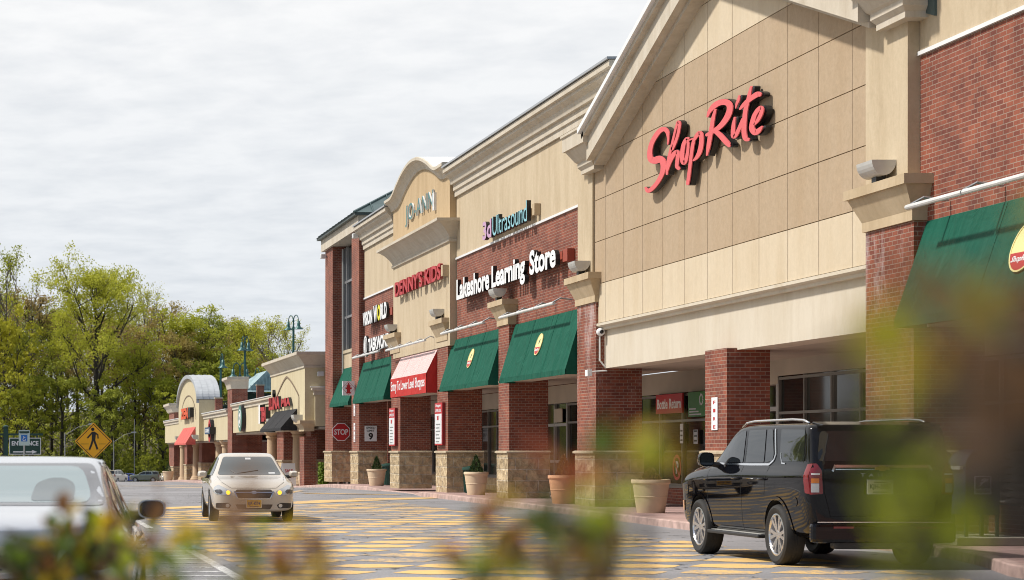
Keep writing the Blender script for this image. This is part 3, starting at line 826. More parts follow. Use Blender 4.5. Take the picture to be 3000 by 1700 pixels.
m.q([e0, e1, ap]); m.q([e1, e2, aq]); m.q([e2, e3, aq]); m.q([e3, e0, ap]); m.q([e0, e3, e2, e1]); m.q([e1, aq, ap]); m.q([e3, ap, aq])
for k in range(1, 13):   # standing seams
    t = k / 13
    a = Vector(e0).lerp(Vector(e1), t); s = min(t, 1 - t) * 2; top = Vector((a.x, 84.7 + 5.2 * s, 11.363 + 2.88 * s))
    m.tube([a + Vector((0, 0, .02)), top + Vector((0, 0, .03))], .025, 4)
    a = Vector(e0).lerp(Vector(e3), t); s = min(t, 1 - t) * 2; top = Vector((14 + 5.2 * s, a.y, 11.363 + 2.88 * s))
    m.tube([a + Vector((0, 0, .02)), top + Vector((0, 0, .03))], .025, 4)
m.tube([Vector(e0) + Vector((0, 0, .02)), Vector(ap)], .05, 5)
m.build('hipped_roof', M['roof_green'], tw)
MB().tube([(14.80, 92.52, 3.6), (14.80, 92.52, 10.6)], .05, 8).build('downspout', M['frame_light'], tw)
adopt(tw)

# ---------------------------------------------------------------- awnings
def awning(y0, y1, zt=5.18, zb=3.48, mat='green_awning', xt=14.52, xb=14.06, val=.14, label='', valmat=None, group='green canvas awnings over the shop bays'):
    r = empty('awning', (xt, (y0 + y1) / 2, zb), 0, label, 'awning', group)
    zv = zb + val
    m = MB()
    t = .02
    m.add([(xt, y0, zt), (xt, y1, zt), (xb, y1, zv), (xb, y0, zv), (xt, y0, zt - t), (xt, y1, zt - t), (xb + t, y1, zv), (xb + t, y0, zv)],
          [(3, 2, 1, 0), (4, 5, 6, 7), (0, 1, 5, 4)])
    ns = max(2, round((y1 - y0) / 2.4))
    for k in range(1, ns):      # frame bars pressing through the cloth
        yk = y0 + (y1 - y0) * k / ns
        m.tube([(xt - .005, yk, zt - .014), (xb + .006, yk, zv + .006)], .011, 5)
    m.build('canopy', M[mat], r)
    for y in (y0, y1):
        s = MB()
        p = [(xt, y, zt), (xb, y, zv), (xb, y, zb), (xt, y, zb)]
        s.q(p if y == y0 else p[::-1])
        s.q([(a, b + (.012 if y == y0 else -.012), c) for a, b, c in (p[::-1] if y == y0 else p)])
        s.build('side_panel', M[valmat or mat], r)
    MB().box(xb - .004, xb + .016, y0, y1, zb, zv).build('valance', M[valmat or mat], r)
    adopt(r)
    return r
AW = []
AW.append(awning(52.45, 59.55, label='widest green awning, between the brick pier beside the tan gable and the next pier'))
AW.append(awning(60.95, 67.95, label='green awning with pale round badge, right of the red striped awning'))
AW.append(awning(78.25, 85.4, label='plain green awning under the martial arts sign'))
AW.append(awning(87.45, 92.55, zt=5.25, label='narrow green awning at the foot of the corner tower', xt=14.86, xb=14.2))
AW.append(awning(22.0, 32.75, label='large green awning at the right edge behind blurred leaves', xt=14.54, xb=14.02))
red = awning(69.75, 76.35, zt=5.25, zb=3.50, mat='striped', val=.68, valmat='red_awning', xb=13.98, xt=14.5,
             label='red awning with striped canopy and white lettering on its valance', group='awnings over the centre bay')
del red['group']
m = MB(); add_text(m, 'Entry To Lower Level Shoppes', frame_W(76.2, 3.62, 13.975), 6.2, .46, .006, 0, 0, bold=.01)
o = m.build('awning_lettering', M['white'], red); adopt(red)

def badge(par, yc, zc, xc, r, tilt):
    """round cream badge with red foot lying on the sloping canvas"""
    def fr(a, b, d):
        return (xc + b * math.sin(tilt) - d * math.cos(tilt), yc - a, zc + b * math.cos(tilt) + d * math.sin(tilt))
    m = MB()
    add_poly(m, fr, circ(0, 0, r, n=36), .0, .012, 0)
    # red lower part
    pts = [(r * .93 * math.cos(R(t)), r * .93 * math.sin(R(t))) for t in range(195, 346, 10)]
    add_poly(m, fr, pts, .012, .018, 1)
    add_text(m, 'ShopRite', fr, r * 1.35, r * .30, .004, 2, 2, a0=-r * .68, b0=-r * .66, d0=.018, shear=.3, bold=.02)
    # small tick-like flourish above
    add_poly(m, fr, [(-.1 * r, .15 * r), (.02 * r, .0), (.1 * r, .12 * r), (.3 * r, .55 * r), (.08 * r, .25 * r), (-.02 * r, .45 * r)], .012, .018, 3)
    add_ring(m, fr, 0, 0, r * .93, r * 1.0, .012, .02, 0)
    o = m.build('round_badge', [M['cream_sign'], M['red'], M['white'], M['dark_green']], par)
    return o
def canopy_x(a, z, zt=5.18, zv=3.62, xt=14.52, xb=14.06): return xb + (xt - xb) * (z - zv) / (zt - zv)
tl = math.atan2(.46, 1.56)
for r_, yc, xt, xb in ((AW[0], 55.95, 14.52, 14.06), (AW[1], 64.3, 14.52, 14.06), (AW[4], 29.0, 14.54, 14.02)):
    badge(r_, yc, 4.42, canopy_x(0, 4.42, xt=xt, xb=xb) - .012, .31 if yc > 30 else .40, math.atan2(xt - xb, 1.56)); adopt(r_)

# light bars above the awnings
def light_bar(y0, y1, z=5.36, x=14.0, label='', wallx=14.52):
    r = empty('awning_light', (x, (y0 + y1) / 2, z), 0, label, 'light', 'white strip lights above the awnings')
    m = MB(); n = max(1, round((y1 - y0) / 2.1)); L = (y1 - y0) / n
    for k in range(n):
        m.tube([(x, y0 + k * L + .02, z + .0), (x, y0 + (k + 1) * L - .02, z + .0)], .042, 10)
    m.build('tube_housing', M['white_metal'], r, smooth=False)
    for k in range(n + 1):
        a = MB(); yy = min(max(y0 + k * L, y0 + .15), y1 - .15)
        a.tube([(x, yy, z + .03), (x + .2, yy, z + .14), (wallx, yy, z + .10)], .022, 6)
        a.build('bracket', M['grey_metal'], r)
    adopt(r); return r
light_bar(53.3, 59.3, label='strip light above the green awning beside the tan gable')
light_bar(61.3, 67.4, label='strip light above the awning below the learning store sign')
light_bar(70.0, 77.4, z=5.30, label='strip light above the red striped awning', wallx=14.33)
light_bar(78.9, 85.0, label='strip light above the plain green awning near the tower')
light_bar(22.5, 32.1, z=5.32, x=13.93, label='strip light above the large awning at the right edge')

# trough uplights on the capitals
def uplight(yc, label, xc=14.17, z=5.93, L=.62, rad=.2):
    r = empty('uplight', (xc, yc, z), 0, label, 'light fixture', 'trough uplights standing on the pier capitals')
    m = MB(); n = 14
    def P(t, y, rr=rad): return (xc - .02 + rr * math.cos(t), y, z + .33 + rr * math.sin(t) * 1.25)
    ts = [math.pi + math.pi * i / n for i in range(n + 1)]
    y0, y1 = yc - L / 2, yc + L / 2
    for a, b in zip(ts, ts[1:]): m.q([P(b, y0), P(a, y0), P(a, y1), P(b, y1)])
    m.q([P(t, y0) for t in ts]); m.q([P(t, y1) for t in ts][::-1]); m.q([P(ts[0], y0), P(ts[-1], y0), P(ts[-1], y1), P(ts[0], y1)])
    autosmooth(m.build('trough', M['lamp_grey'], r))
    MB().box(xc - .06, xc + .10, yc - .09, yc + .09, z + .002, z + .12).build('foot', M['plastic'], r)
    adopt(r); return r
uplight(33.75, 'big trough light on the capital right of the gable sign')
uplight(51.5, 'trough light on the capital left of the tan gable')
uplight(60.2, 'trough light between the two badged green awnings')
uplight(68.8, 'trough light on the capital right of the red striped awning')
uplight(77.2, 'trough light on the capital left of the red striped awning')
# ---------------------------------------------------------------- wall signs
def letters(name, label, s, y_left, y_right, z0, z1, xf, depth, mf, ms, cat='sign', **k):
    r = empty(name, (xf, (y_left + y_right) / 2, z0), 0, label, cat)
    m = MB(); add_text(m, s, frame_W(y_left, z0, xf + depth), y_left - y_right, z1 - z0, depth, 0, 1, **k)
    m.build('letters', [M[mf], M[ms]], r)
    return r
s = letters('wall_sign', 'red lettering of the childrens shop on the cream centre bay', "DENNY'S KIDS", 76.3, 68.1, 7.22, 7.78, 14.12, .10, 'red', 'dark_red', bold=.03)
MB().box(14.222, 14.33, 68.0, 76.0, 7.40, 7.60).build('raceway', M['capital'], s); MB().box(14.12, 14.33, 67.75, 68.0, 7.3, 7.66).build('end_box', M['capital'], s); adopt(s)
s = letters('wall_sign', 'tall pale green capitals under the curved parapet', 'JO-ANN', 74.7, 70.1, 9.68, 10.42, 14.14, .16, 'joann', 'white_dirty', bold=.01) if 'joann' in M else None
M['joann'] = simple('pale_teal_face', (.045, .17, .16), .45)
s = letters('wall_sign', 'tall pale green capitals under the curved parapet', 'JO-ANN', 74.9, 70.0, 9.66, 10.44, 14.25, .06, 'joann', 'white_dirty', bold=.0, space=1.08)
MB().box(14.24, 14.33, 69.75, 69.98, 9.7, 10.3).build('end_box', M['white_dirty'], s); adopt(s)
M['pink'] = simple('pink_face', (.50, .30, .46), .5); M['sky_blue'] = simple('sky_blue_face', (.24, .50, .56), .5)
s = empty('wall_sign', (14.2, 60, 7.9), 0, 'pink and pale blue letters above the brick band', 'sign')
m = MB(); fr = frame_W(62.6, 7.92, 14.38)
add_text(m, '3d', fr, 1.15, .56, .12, 0, 2, bold=.03); m.build('letters', [M['pink'], M['sky_blue'], M['black']], s); m = MB(); add_text(m, 'Ultrasound', fr, 4.1, .58, .12, 1, 2, a0=1.3, bold=.0)
m.build('letters', [M['pink'], M['sky_blue'], M['black']], s)
MB().box(14.38, 14.53, 57.4, 62.2, 8.08, 8.3).build('raceway', M['capital'], s); MB().box(14.36, 14.53, 56.75, 57.0, 8.05, 8.36).build('end_box', M['capital'], s); adopt(s)
s = empty('wall_sign', (14.15, 60, 6.4), 0, 'long white lettering of the learning store on the brick wall', 'sign')
m = MB(); fr = frame_W(66.1, 6.36, 14.34)
add_text(m, 'Lakeshore', fr, 4.55, .66, .12, 0, 1, bold=.035); add_text(m, 'Learning', fr, 4.0, .84, .12, 0, 1, a0=4.85, b0=-.18, bold=.035); add_text(m, 'Store', fr, 2.75, .68, .12, 0, 1, a0=9.35, bold=.035)
m.build('letters', [M['white'], M['black']], s)
M['brick_paint'] = simple('brick_red_box', (.30, .055, .03), .6)
MB().box(14.34, 14.53, 53.8, 66.0, 6.55, 6.75).build('raceway', M['brick_paint'], s); MB().box(14.34, 14.53, 53.3, 53.75, 6.46, 6.78).build('end_box', M['brick_paint'], s); adopt(s)
M['lemon'] = simple('lemon_face', (.80, .72, .02), .45)
s = empty('wall_sign', (14.1, 81, 6.6), 0, 'white optician lettering with a yellow O beside the tower', 'sign')
m = MB(); fr = frame_W(83.9, 6.60, 14.33)
add_text(m, 'VISION', fr, 2.2, .56, .1, 0, 1, bold=.05); add_text(m, 'W', fr, .85, .66, .1, 0, 1, a0=2.45, bold=.05)
add_text(m, 'O', fr, .62, .62, .1, 2, 1, a0=3.35, b0=.02, bold=.05); add_text(m, 'RLD', fr, 1.35, .62, .1, 0, 1, a0=4.0, b0=.02, bold=.05)
m.build('letters', [M['white'], M['black'], M['lemon']], s)
MB().box(14.33, 14.53, 78.6, 83.6, 6.8, 7.0).build('raceway', M['brick_paint'], s); MB().box(14.33, 14.53, 77.95, 78.35, 6.7, 6.98).build('end_box', M['brick_paint'], s); adopt(s)
s = empty('wall_sign', (14.1, 81, 5.5), 0, 'white martial arts lettering with a round emblem', 'sign')
m = MB(); fr = frame_W(83.8, 5.45, 14.33)
add_text(m, 'TAEKWONDO', fr, 5.3, .52, .1, 0, 1, a0=1.15, b0=.06, bold=.05)
add_ring(m, fr, .5, .32, .34, .42, 0, .1, 0, 1)
add_poly(m, fr, circ(.5, .32, .33, n=24, a0=90, a1=270), 0, .09, 0, 1); add_poly(m, fr, circ(.5, .32, .33, n=24, a0=-90, a1=90), 0, .08, 1, 1)
m.build('letters', [M['white'], M['black']], s); adopt(s)

# script sign on the gable: strokes traced as ribbons, each 2 mm proud of the last
SX = 14.21
def unp(px, py, X=SX):            # photograph pixel on the sign plane -> (y, z) in the place
    Y = 6025 * X / (px - 41); return Y, H0 + (1322 - py) * Y / 6025
def zp(u, v): return unp(1860 + u / 4.16, 230 + v / 4.16)
strokes = [
 # S: top hook, spine, tail     (u, v, half-thickness in px of the zoom)
 [(400, 800, 8), (405, 730, 14), (392, 655, 22), (355, 618, 26), (300, 640, 28), (245, 710, 28), (200, 800, 27), (180, 900, 30), (190, 985, 34), (240, 1000, 42), (295, 985, 42), (335, 1010, 38), (345, 1080, 32), (325, 1170, 27), (270, 1270, 24), (205, 1345, 24), (155, 1370, 24), (128, 1335, 12)],
 # h: ascender loop up, down
 [(388, 1165, 12), (395, 1080, 18), (415, 960, 18), (440, 850, 15), (470, 720, 13), (505, 580, 13), (528, 530, 18), (542, 570, 18), (530, 660, 17), (500, 760, 17), (455, 860, 18)],
 [(395, 1120, 14), (425, 1020, 22), (470, 930, 26), (510, 895, 24), (525, 930, 24), (515, 1020, 22), (512, 1075, 22), (532, 1100, 18)],
 # o
 [(655, 730, 9), (630, 735, 18), (597, 800, 24), (580, 900, 26), (578, 990, 26), (595, 1030, 26), (625, 990, 22), (645, 890, 18), (650, 800, 16), (635, 745, 12)],
 [(640, 760, 8), (680, 745, 9), (720, 730, 8)],
 # p
 [(735, 720, 14), (712, 790, 20), (695, 900, 20), (682, 1000, 20), (668, 1120, 20), (655, 1220, 20), (645, 1285, 17)],
 [(715, 770, 14), (755, 700, 22), (795, 665, 26), (815, 720, 26), (812, 810, 28), (790, 900, 27), (755, 965, 20), (718, 1000, 10)],
 # R
 [(890, 465, 12), (915, 400, 22), (970, 335, 32), (1040, 295, 34), (1110, 290, 36), (1155, 325, 36), (1160, 390, 36), (1130, 470, 36), (1080, 545, 32), (1020, 605, 28), (965, 640, 26), (880, 690, 18)],
 [(985, 385, 14), (960, 480, 22), (945, 570, 24), (930, 660, 26), (915, 750, 26), (900, 840, 22), (882, 935, 10)],
 [(980, 640, 24), (1040, 690, 30), (1090, 745, 32), (1135, 795, 30), (1152, 822, 18)],
 # i: dot, stem
 [(1278, 215, 10), (1268, 265, 17), (1248, 310, 14), (1236, 362, 6)],
 [(1225, 480, 12), (1212, 560, 22), (1205, 650, 26), (1205, 712, 22), (1240, 690, 22), (1280, 610, 22), (1325, 500, 20)],
 # t: stem and bar
 [(1425, 105, 12), (1405, 190, 20), (1385, 280, 22), (1360, 380, 26), (1348, 480, 28), (1340, 580, 30), (1342, 680, 30), (1358, 735, 28), (1385, 745, 22)],
 [(1290, 375, 10), (1320, 340, 20), (1370, 290, 26), (1430, 240, 28), (1500, 195, 32), (1525, 195, 28)],
 # e
 [(1470, 560, 12), (1510, 510, 20), (1545, 440, 22), (1560, 385, 22), (1545, 355, 22), (1505, 390, 24), (1465, 460, 26), (1442, 550, 30), (1440, 620, 34), (1475, 660, 34), (1520, 635, 28), (1558, 590, 12)],
]
def smooth_stroke(st, sub=4):
    outp = []
    n = len(st)
    for i in range(n - 1):
        p0, p1, p2, p3 = st[max(i - 1, 0)], st[i], st[i + 1], st[min(i + 2, n - 1)]
        for k in range(sub):
            t = k / sub
            outp.append(tuple(.5 * ((2 * b) + (-a + c) * t + (2 * a - 5 * b + 4 * c - d) * t * t + (-a + 3 * b - 3 * c + d) * t ** 3) for a, b, c, d in zip(p0, p1, p2, p3)))
    outp.append(st[-1]); return outp
def ribbon_outline(st, grow=0.0):
    pts = smooth_stroke(st); L, Rr = [], []
    n = len(pts)
    for i, (u, v, w) in enumerate(pts):
        a, b = pts[max(i - 1, 0)], pts[min(i + 1, n - 1)]
        dx, dy = b[0] - a[0], b[1] - a[1]; l = math.hypot(dx, dy) or 1
        nx, ny = -dy / l, dx / l; w = w + grow
        L.append((u + nx * w, v + ny * w)); Rr.append((u - nx * w, v - ny * w))
    def cap(p, q, r):      # round end
        ang = math.atan2(p[1] - q[1], p[0] - q[0])
        return [(p[0] + r * math.cos(ang + t), p[1] + r * math.sin(ang + t)) for t in (-1.2, -.8, -.4, 0, .4, .8, 1.2)]
    w0, w1 = pts[0][2] + grow, pts[-1][2] + grow
    return L, Rr, cap(pts[0], pts[1], w0), cap(pts[-1], pts[-2], w1)
def ribbon(mb, st, X, depth, grow, mf, ms):
    L, Rr, c0, c1 = ribbon_outline(st, grow)
    g = lambda p, d: (lambda yz: (X + d, yz[0], yz[1]))(zp(*p))
    n = len(L)
    for i in range(n - 1):
        mb.q([g(L[i], 0), g(L[i + 1], 0), g(Rr[i + 1], 0), g(Rr[i], 0)], mf)
        mb.q([g(L[i], 0), g(L[i], depth), g(L[i + 1], depth), g(L[i + 1], 0)], ms)
        mb.q([g(Rr[i + 1], 0), g(Rr[i + 1], depth), g(Rr[i], depth), g(Rr[i], 0)], ms)
    for cap, A, B in ((c0, L[0], Rr[0]), (c1, Rr[-1], L[-1])):
        ring = [A] + (cap if (Vector(cap[0]) - Vector(A)).length < (Vector(cap[-1]) - Vector(A)).length else cap[::-1]) + [B]
        mb.q([g(p, 0) for p in ring], mf)
        for p, q in zip(ring, ring[1:]): mb.q([g(p, 0), g(q, 0), g(q, depth), g(p, depth)], ms)
s = empty('script_sign', (14.2, 42, 7), 0, 'big coral red brush script sign with black sides on the gable', 'sign')
m = MB(); mbk = MB()
for k, st in enumerate(strokes):
    ribbon(m, st, SX - .0015 * k, .02, 0, 0, 0)
    ribbon(mbk, st, SX + .022 + .0012 * k, .11, 4, 0, 0)
m.build('letter_face', M['sr_red'], s); mbk.build('letter_case', M['black'], s); adopt(s)

# ---------------------------------------------------------------- small signs
def sign_thing(name, label, loc, cat='sign', group=None): return empty(name, loc, 0, label, cat, group)
# stop sign on the first tower pier
fr = frame_S(14.72, 2.38, 92.55)
s = sign_thing('stop_sign', 'red octagonal stop sign on the tower pier', (14.72, 92.55, 2.38))
oc = lambda r: [(r * math.cos(R(22.5 + 45 * k)), r * math.sin(R(22.5 + 45 * k))) for k in range(8)]
m = MB(); add_poly(m, fr, oc(.43), 0, .02, 1); add_poly(m, fr, oc(.395), .02, .026, 0); add_text(m, 'STOP', fr, .62, .26, .006, 1, 1, a0=-.31, b0=-.13, d0=.026, bold=.02)
m.build('sign_plate', [M['red'], M['white']], s); adopt(s)
s = sign_thing('speed_limit_sign', 'white speed limit 9 sign on the second tower pier', (14.8, 85.4, 2.2))
fr = frame_S(14.57, 1.93, 85.44); m = MB(); add_plate(m, fr, 0, .5, 0, .64, 0, .02, 0)
add_text(m, 'SPEED', fr, .38, .08, .004, 1, 1, a0=.06, b0=.52, d0=.02, bold=.02); add_text(m, 'LIMIT', fr, .32, .08, .004, 1, 1, a0=.09, b0=.4, d0=.02, bold=.02); add_text(m, '9', fr, .19, .29, .004, 1, 1, a0=.155, b0=.06, d0=.02, bold=.04)
m.build('sign_plate', [M['white'], M['black_paint']], s); adopt(s)
# hydrant sign hung out from the pier
s = sign_thing('hydrant_sign', 'square white hanging sign with a red fire hydrant', (14.05, 86.4, 4.1))
fr = frame_S(13.78, 3.86, 86.3); m = MB(); add_plate(m, fr, 0, .50, 0, .60, -.06, .06, 0, 0)
for d0, d1, sg in ((.06, .066, 1),):
    add_poly(m, fr, [(.15, .08), (.35, .08), (.35, .13), (.32, .13), (.32, .40), (.29, .46), (.25, .48), (.21, .46), (.18, .40), (.18, .13), (.15, .13)], d0, d1, 1)
    add_plate(m, fr, .12, .38, .26, .33, d1, d1 + .003, 1); add_plate(m, fr, .14, .36, .38, .41, d1, d1 + .004, 1); add_plate(m, fr, .22, .28, .478, .52, d0, d1, 1)
    add_ring(m, fr, .25, .3, .27, .285, d0, d1 - .003, 1, n=4, sy=1)
m.build('sign_box', [M['white'], M['red']], s); MB().box(14.281, 14.35, 86.27, 86.33, 4.0, 4.3).build('bracket', M['grey_metal'], s); adopt(s)
# small vertical notices
for i, (yy, z0, z1, lab) in enumerate(((86.6, 1.9, 2.7, 'lower white vertical notice on the tower pier by the hydrant sign'), (86.6, 3.0, 3.8, 'upper white vertical notice on the tower pier by the hydrant sign'), (42.08, 1.95, 2.62, 'white vertical fire lane notice on the pier beside the black car'))):
    s = sign_thing('fire_lane_notice', lab, (14.33, yy, z0), group=None)
    fr = frame_W(yy + .18, z0, 14.345); m = MB(); add_plate(m, fr, 0, .36, 0, z1 - z0, 0, .015, 0)
    n = 4; hh = (z1 - z0) / n
    for k, ch in enumerate('FIRE'): add_text(m, ch, fr, .13, hh * .42, .004, 1, 1, a0=.115, b0=(z1 - z0) - (k + .82) * hh, d0=.015, bold=.02)
    m.build('sign_plate', [M['white'], M['red']], s); adopt(s)
# red and white posters on the piers left and right of the red awning
for yl, lab in ((78.1, 'tall red and white poster board on the pier left of the red awning'), (69.6, 'tall red and white poster board on the pier right of the red awning')):
    s = sign_thing('poster_board', lab, (14.3, yl - .6, 1.7), 'poster')
    fr = frame_W(yl, 1.72, 14.34); Wd, Hh = 1.22, 1.42
    m = MB(); add_plate(m, fr, 0, Wd, 0, Hh, 0, .10, 0, 1); add_plate(m, fr, .04, Wd - .1, .05, 1.05, .10, .105, 2)
    add_text(m, 'Shoppes', fr, .8, .12, .004, 2, 2, a0=.15, b0=1.26, d0=.1, bold=.02); add_text(m, 'LOWER LEVEL', fr, .95, .10, .004, 2, 2, a0=.1, b0=1.11, d0=.1, bold=.02)
    add_plate(m, fr, .4, .65, .84, .98, .105, .108, 0)
    for k in range(6): add_plate(m, fr, .2, .2 + (.7 if k % 2 else .55), .10 + k * .115, .14 + k * .115, .105, .108, 3)
    m.build('board', [M['red'], M['dark_red'], M['white_dirty'], M['grey_metal']], s); adopt(s)
# bottle return and recycling signs on the shop glass
s = sign_thing('bottle_return_sign', 'dark red bottle return sign inside the arcade', (17, 53.4, 2.5))
fr = frame_W(54.5, 2.50, 17.05); m = MB(); add_plate(m, fr, 0, 2.15, 0, .5, 0, .04, 0); add_text(m, 'Bottle', fr, .86, .26, .005, 1, 1, a0=.12, b0=.12, d0=.04, bold=.02); add_text(m, 'Return', fr, .92, .26, .005, 1, 1, a0=1.12, b0=.12, d0=.04, bold=.02)
m.build('sign_plate', [M['red'], M['white']], s); adopt(s)
s = sign_thing('recycling_sign', 'green recycling sign beside the bottle return sign', (17, 51, 2.4))
fr = frame_W(51.9, 2.38, 17.05); m = MB(); add_plate(m, fr, 0, 1.5, 0, .62, 0, .04, 0)
for k in range(3):
    add_ring(m, fr, 1.0, .42, .10, .145, .04, .046, 1, n=8, a0=k * 120 + 15, a1=k * 120 + 105)
    t = R(k * 120 + 108); add_poly(m, fr, [(1.0 + .17 * math.cos(t), .42 + .17 * math.sin(t)), (1.0 + .123 * math.cos(t + .5), .42 + .123 * math.sin(t + .5)), (1.0 + .075 * math.cos(t), .42 + .075 * math.sin(t))], .04, .046, 1)
for k in range(3): add_plate(m, fr, .1, 1.0 - .2 * k, .04 + .07 * k, .075 + .07 * k, .04, .044, 1)
M['leaf_green_sign'] = simple('sign_green', (.045, .22, .045), .5)
m.build('sign_plate', [M['leaf_green_sign'], M['white_dirty']], s); adopt(s)
s = sign_thing('no_parking_decal', 'round no parking decal low on the shop glass', (17.05, 53, 1))
fr = frame_W(53.35, .75, 17.09); m = MB(); add_ring(m, fr, .35, .35, .25, .33, 0, .01, 0); add_text(m, 'P', fr, .2, .32, .006, 1, 1, a0=.26, b0=.19, bold=.03)
add_poly(m, fr, [(.14, .52), (.18, .56), (.56, .18), (.52, .14)], .011, .015, 0)
m.build('decal', [M['red'], M['white_dirty']], s); adopt(s)
for yy, zz, ww, hh, lab in ((52.75, 1.72, .24, .5, 'narrow paper notice on the shop glass under the red sign'), (51.7, 1.7, .3, .36, 'small white notice beside the doorway')):
    s = sign_thing('paper_notice', lab, (17.05, yy, zz), 'notice'); fr = frame_W(yy, zz, 17.09); m = MB(); add_plate(m, fr, 0, ww, 0, hh, 0, .008, 0)
    for k in range(3): add_plate(m, fr, .04, ww - .04, .06 + k * .12, .10 + k * .12, .008, .011, 1)
    m.build('sheet', [M['white_dirty'], M['plastic']], s); adopt(s)
# camera and conduit on the big pier
s = empty('security_camera', (14.9, 50.6, 4.3), 0, 'white security camera with bent conduit below the header corner', 'camera')
m = MB(); m.tube([(14.42, 50.62, 4.42), (14.42, 50.62, 3.75), (14.52, 50.60, 3.62), (14.56, 50.6, 3.58)], .022, 8); m.build('conduit', M['white_metal'], s)
m = MB(); m.lathe((14.42, 50.55, 4.45), [(.0, -.09), (.09, -.08), (.1, 0), (.09, .08), (0, .09)], 14, axis='y'); m.build('camera_body', M['white'], s, smooth=True)
m = MB(); m.lathe((14.42, 50.46, 4.45), [(.0, -.01), (.05, .0), (.05, .02)], 12, axis='y'); m.build('lens', M['black'], s, smooth=True); adopt(s)
s = empty('security_camera', (14.2, 50.6, 3.45), 0, 'small bracket camera beside the top of the brick pier next to the header', 'camera')
m = MB(); m.tube([(14.6, 50.62, 3.5), (14.2, 50.62, 3.47)], .02, 8); m.build('arm', M['white_metal'], s); MB().box(14.08, 14.2, 50.5, 50.72, 3.36, 3.52).build('camera_body', M['white'], s, bevel=.01); adopt(s)
for yy, lab in ((85.4, 'floodlight under the tower eave on the right column'), (94.3, 'floodlight under the tower eave on the left column')):
    s = empty('floodlight', (14.25, yy, 10.45), 0, lab, 'light fixture'); MB().box(14.05, 14.3, yy - .14, yy + .14, 10.35, 10.56).build('lamp_head', M['white_metal'], s, bevel=.03)
    MB().box(14.301, 14.349, yy - .05, yy + .05, 10.4, 10.5).build('bracket', M['grey_metal'], s); adopt(s)

# ---------------------------------------------------------------- planters, bin, mailboxes
def planter(x, y, d, h, label, mat='pot', shrub=True, gz=.15, brown=False):
    r = empty('planter', (x, y, gz), 0, label, 'planter', 'round resin planters along the sidewalk')
    m = MB(); R0 = d / 2
    m.lathe((0, 0, 0), [(.0, .0), (R0 * .70, 0), (R0 * .715, .02), (R0 * .83, h * .47), (R0 * .85, h * .475), (R0 * .855, h * .50), (R0 * .84, h * .51), (R0 * .93, h * .86), (R0 * .955, h * .865), (R0 * 1.0, h * .90), (R0, h * .985), (R0 * .985, h), (R0 * .92, h), (R0 * .90, h * .9), (0, h * .88)], 36)
    autosmooth(m.build('pot', M[mat], r), 30)
    return r
M['conifer'] = simple('conifer', (.035, .07, .012), .8, 0, .5, 14)
M['conifer_brown'] = simple('dry_conifer', (.19, .10, .03), .8, 0, .4, 14)
M['twig'] = simple('bark', (.06, .045, .03), .9)
def little_conifer(x, y, z, h, w, label, mat='conifer', seed=1):
    r = empty('conifer_shrub', (x, y, z), 0, label, 'shrub', 'small conical shrubs in the planters')
    rg = random.Random(seed); m = MB()
    for k in range(900):
        t = rg.random() ** .7; zz = h * (1 - t) + .02; rr = w / 2 * (t ** .85) * rg.uniform(.55, 1.08); a = rg.uniform(0, 6.283)
        p = Vector((rr * math.cos(a), rr * math.sin(a), zz)); up = Vector((math.cos(a) * .5, math.sin(a) * .5, 1)).normalized()
        sd_ = up.cross(Vector((rg.uniform(-1, 1), rg.uniform(-1, 1), rg.uniform(-.3, .3)))).normalized(); l = .05 + .04 * rg.random()
        m.q([p - sd_ * .014, p + sd_ * .014, p + up * l])
    m.build('foliage', M[mat], r); MB().tube([(0, 0, -.05), (0, 0, h * .7)], .018, 6).build('stem', M['twig'], r); return r
PL = [(14.12, 45.6, .84, .74, 'large beige planter left of the black car front', 'pot'),
      (14.35, 53.7, .80, .74, 'warm terracotta toned planter between two stone pier bases', 'pot_orange'),
      (14.45, 64.3, .76, .72, 'beige planter in front of the green bin', 'pot'),
      (14.35, 81.4, .78, .66, 'beige planter below the speed limit sign', 'pot')]
for x, y, d, h, lab, mt in PL: planter(x, y, d, h, lab, mt)
little_conifer(14.35, 53.7, .15 + .65, .58, .44, 'brownish conical shrub in the terracotta toned planter', 'conifer_brown', 2)
little_conifer(14.45, 64.3, .15 + .63, .58, .46, 'dark green conical shrub in the planter by the green bin', 'conifer', 3)
little_conifer(14.35, 81.4, .15 + .57, .56, .42, 'dark conical shrub in the planter below the speed limit sign', 'conifer', 4)
little_conifer(14.12, 45.6, .15 + .64, .30, .5, 'low sparse shrub in the large planter near the black car', 'conifer_brown', 5)
def bin_thing(x, y, gz, label):
    r = empty('litter_bin', (x, y, gz), 0, label, 'bin', 'green litter bins under the arcade')
    m = MB().lathe((0, 0, 0), [(0, 0), (.24, 0), (.26, .02), (.29, .74), (.29, .76)], 20); autosmooth(m.build('bin_body', M['dark_green'], r))
    s_ = MB()
    for k in range(20):
        a = 6.283 * k / 20; s_.tube([(.265 * math.cos(a), .265 * math.sin(a), .04), (.298 * math.cos(a), .298 * math.sin(a), .74)], .012, 4)
    s_.build('slats', M['dark_green'], r)
    m = MB().lathe((0, 0, .76), [(.0, -.01), (.33, -.01), (.34, .03), (.33, .07), (.15, .12), (.12, .08), (0, .08)], 24); autosmooth(m.build('lid', M['dark_green'], r)); return r
bin_thing(14.98, 67.2, .15, 'green litter bin behind the beige planter right of the red awning pier')
bin_thing(15.2, 83.2, .15, 'green litter bin behind the planter below the speed limit sign')
M['mail_blue'] = simple('mailbox_blue', (.012, .028, .10), .38, .1)
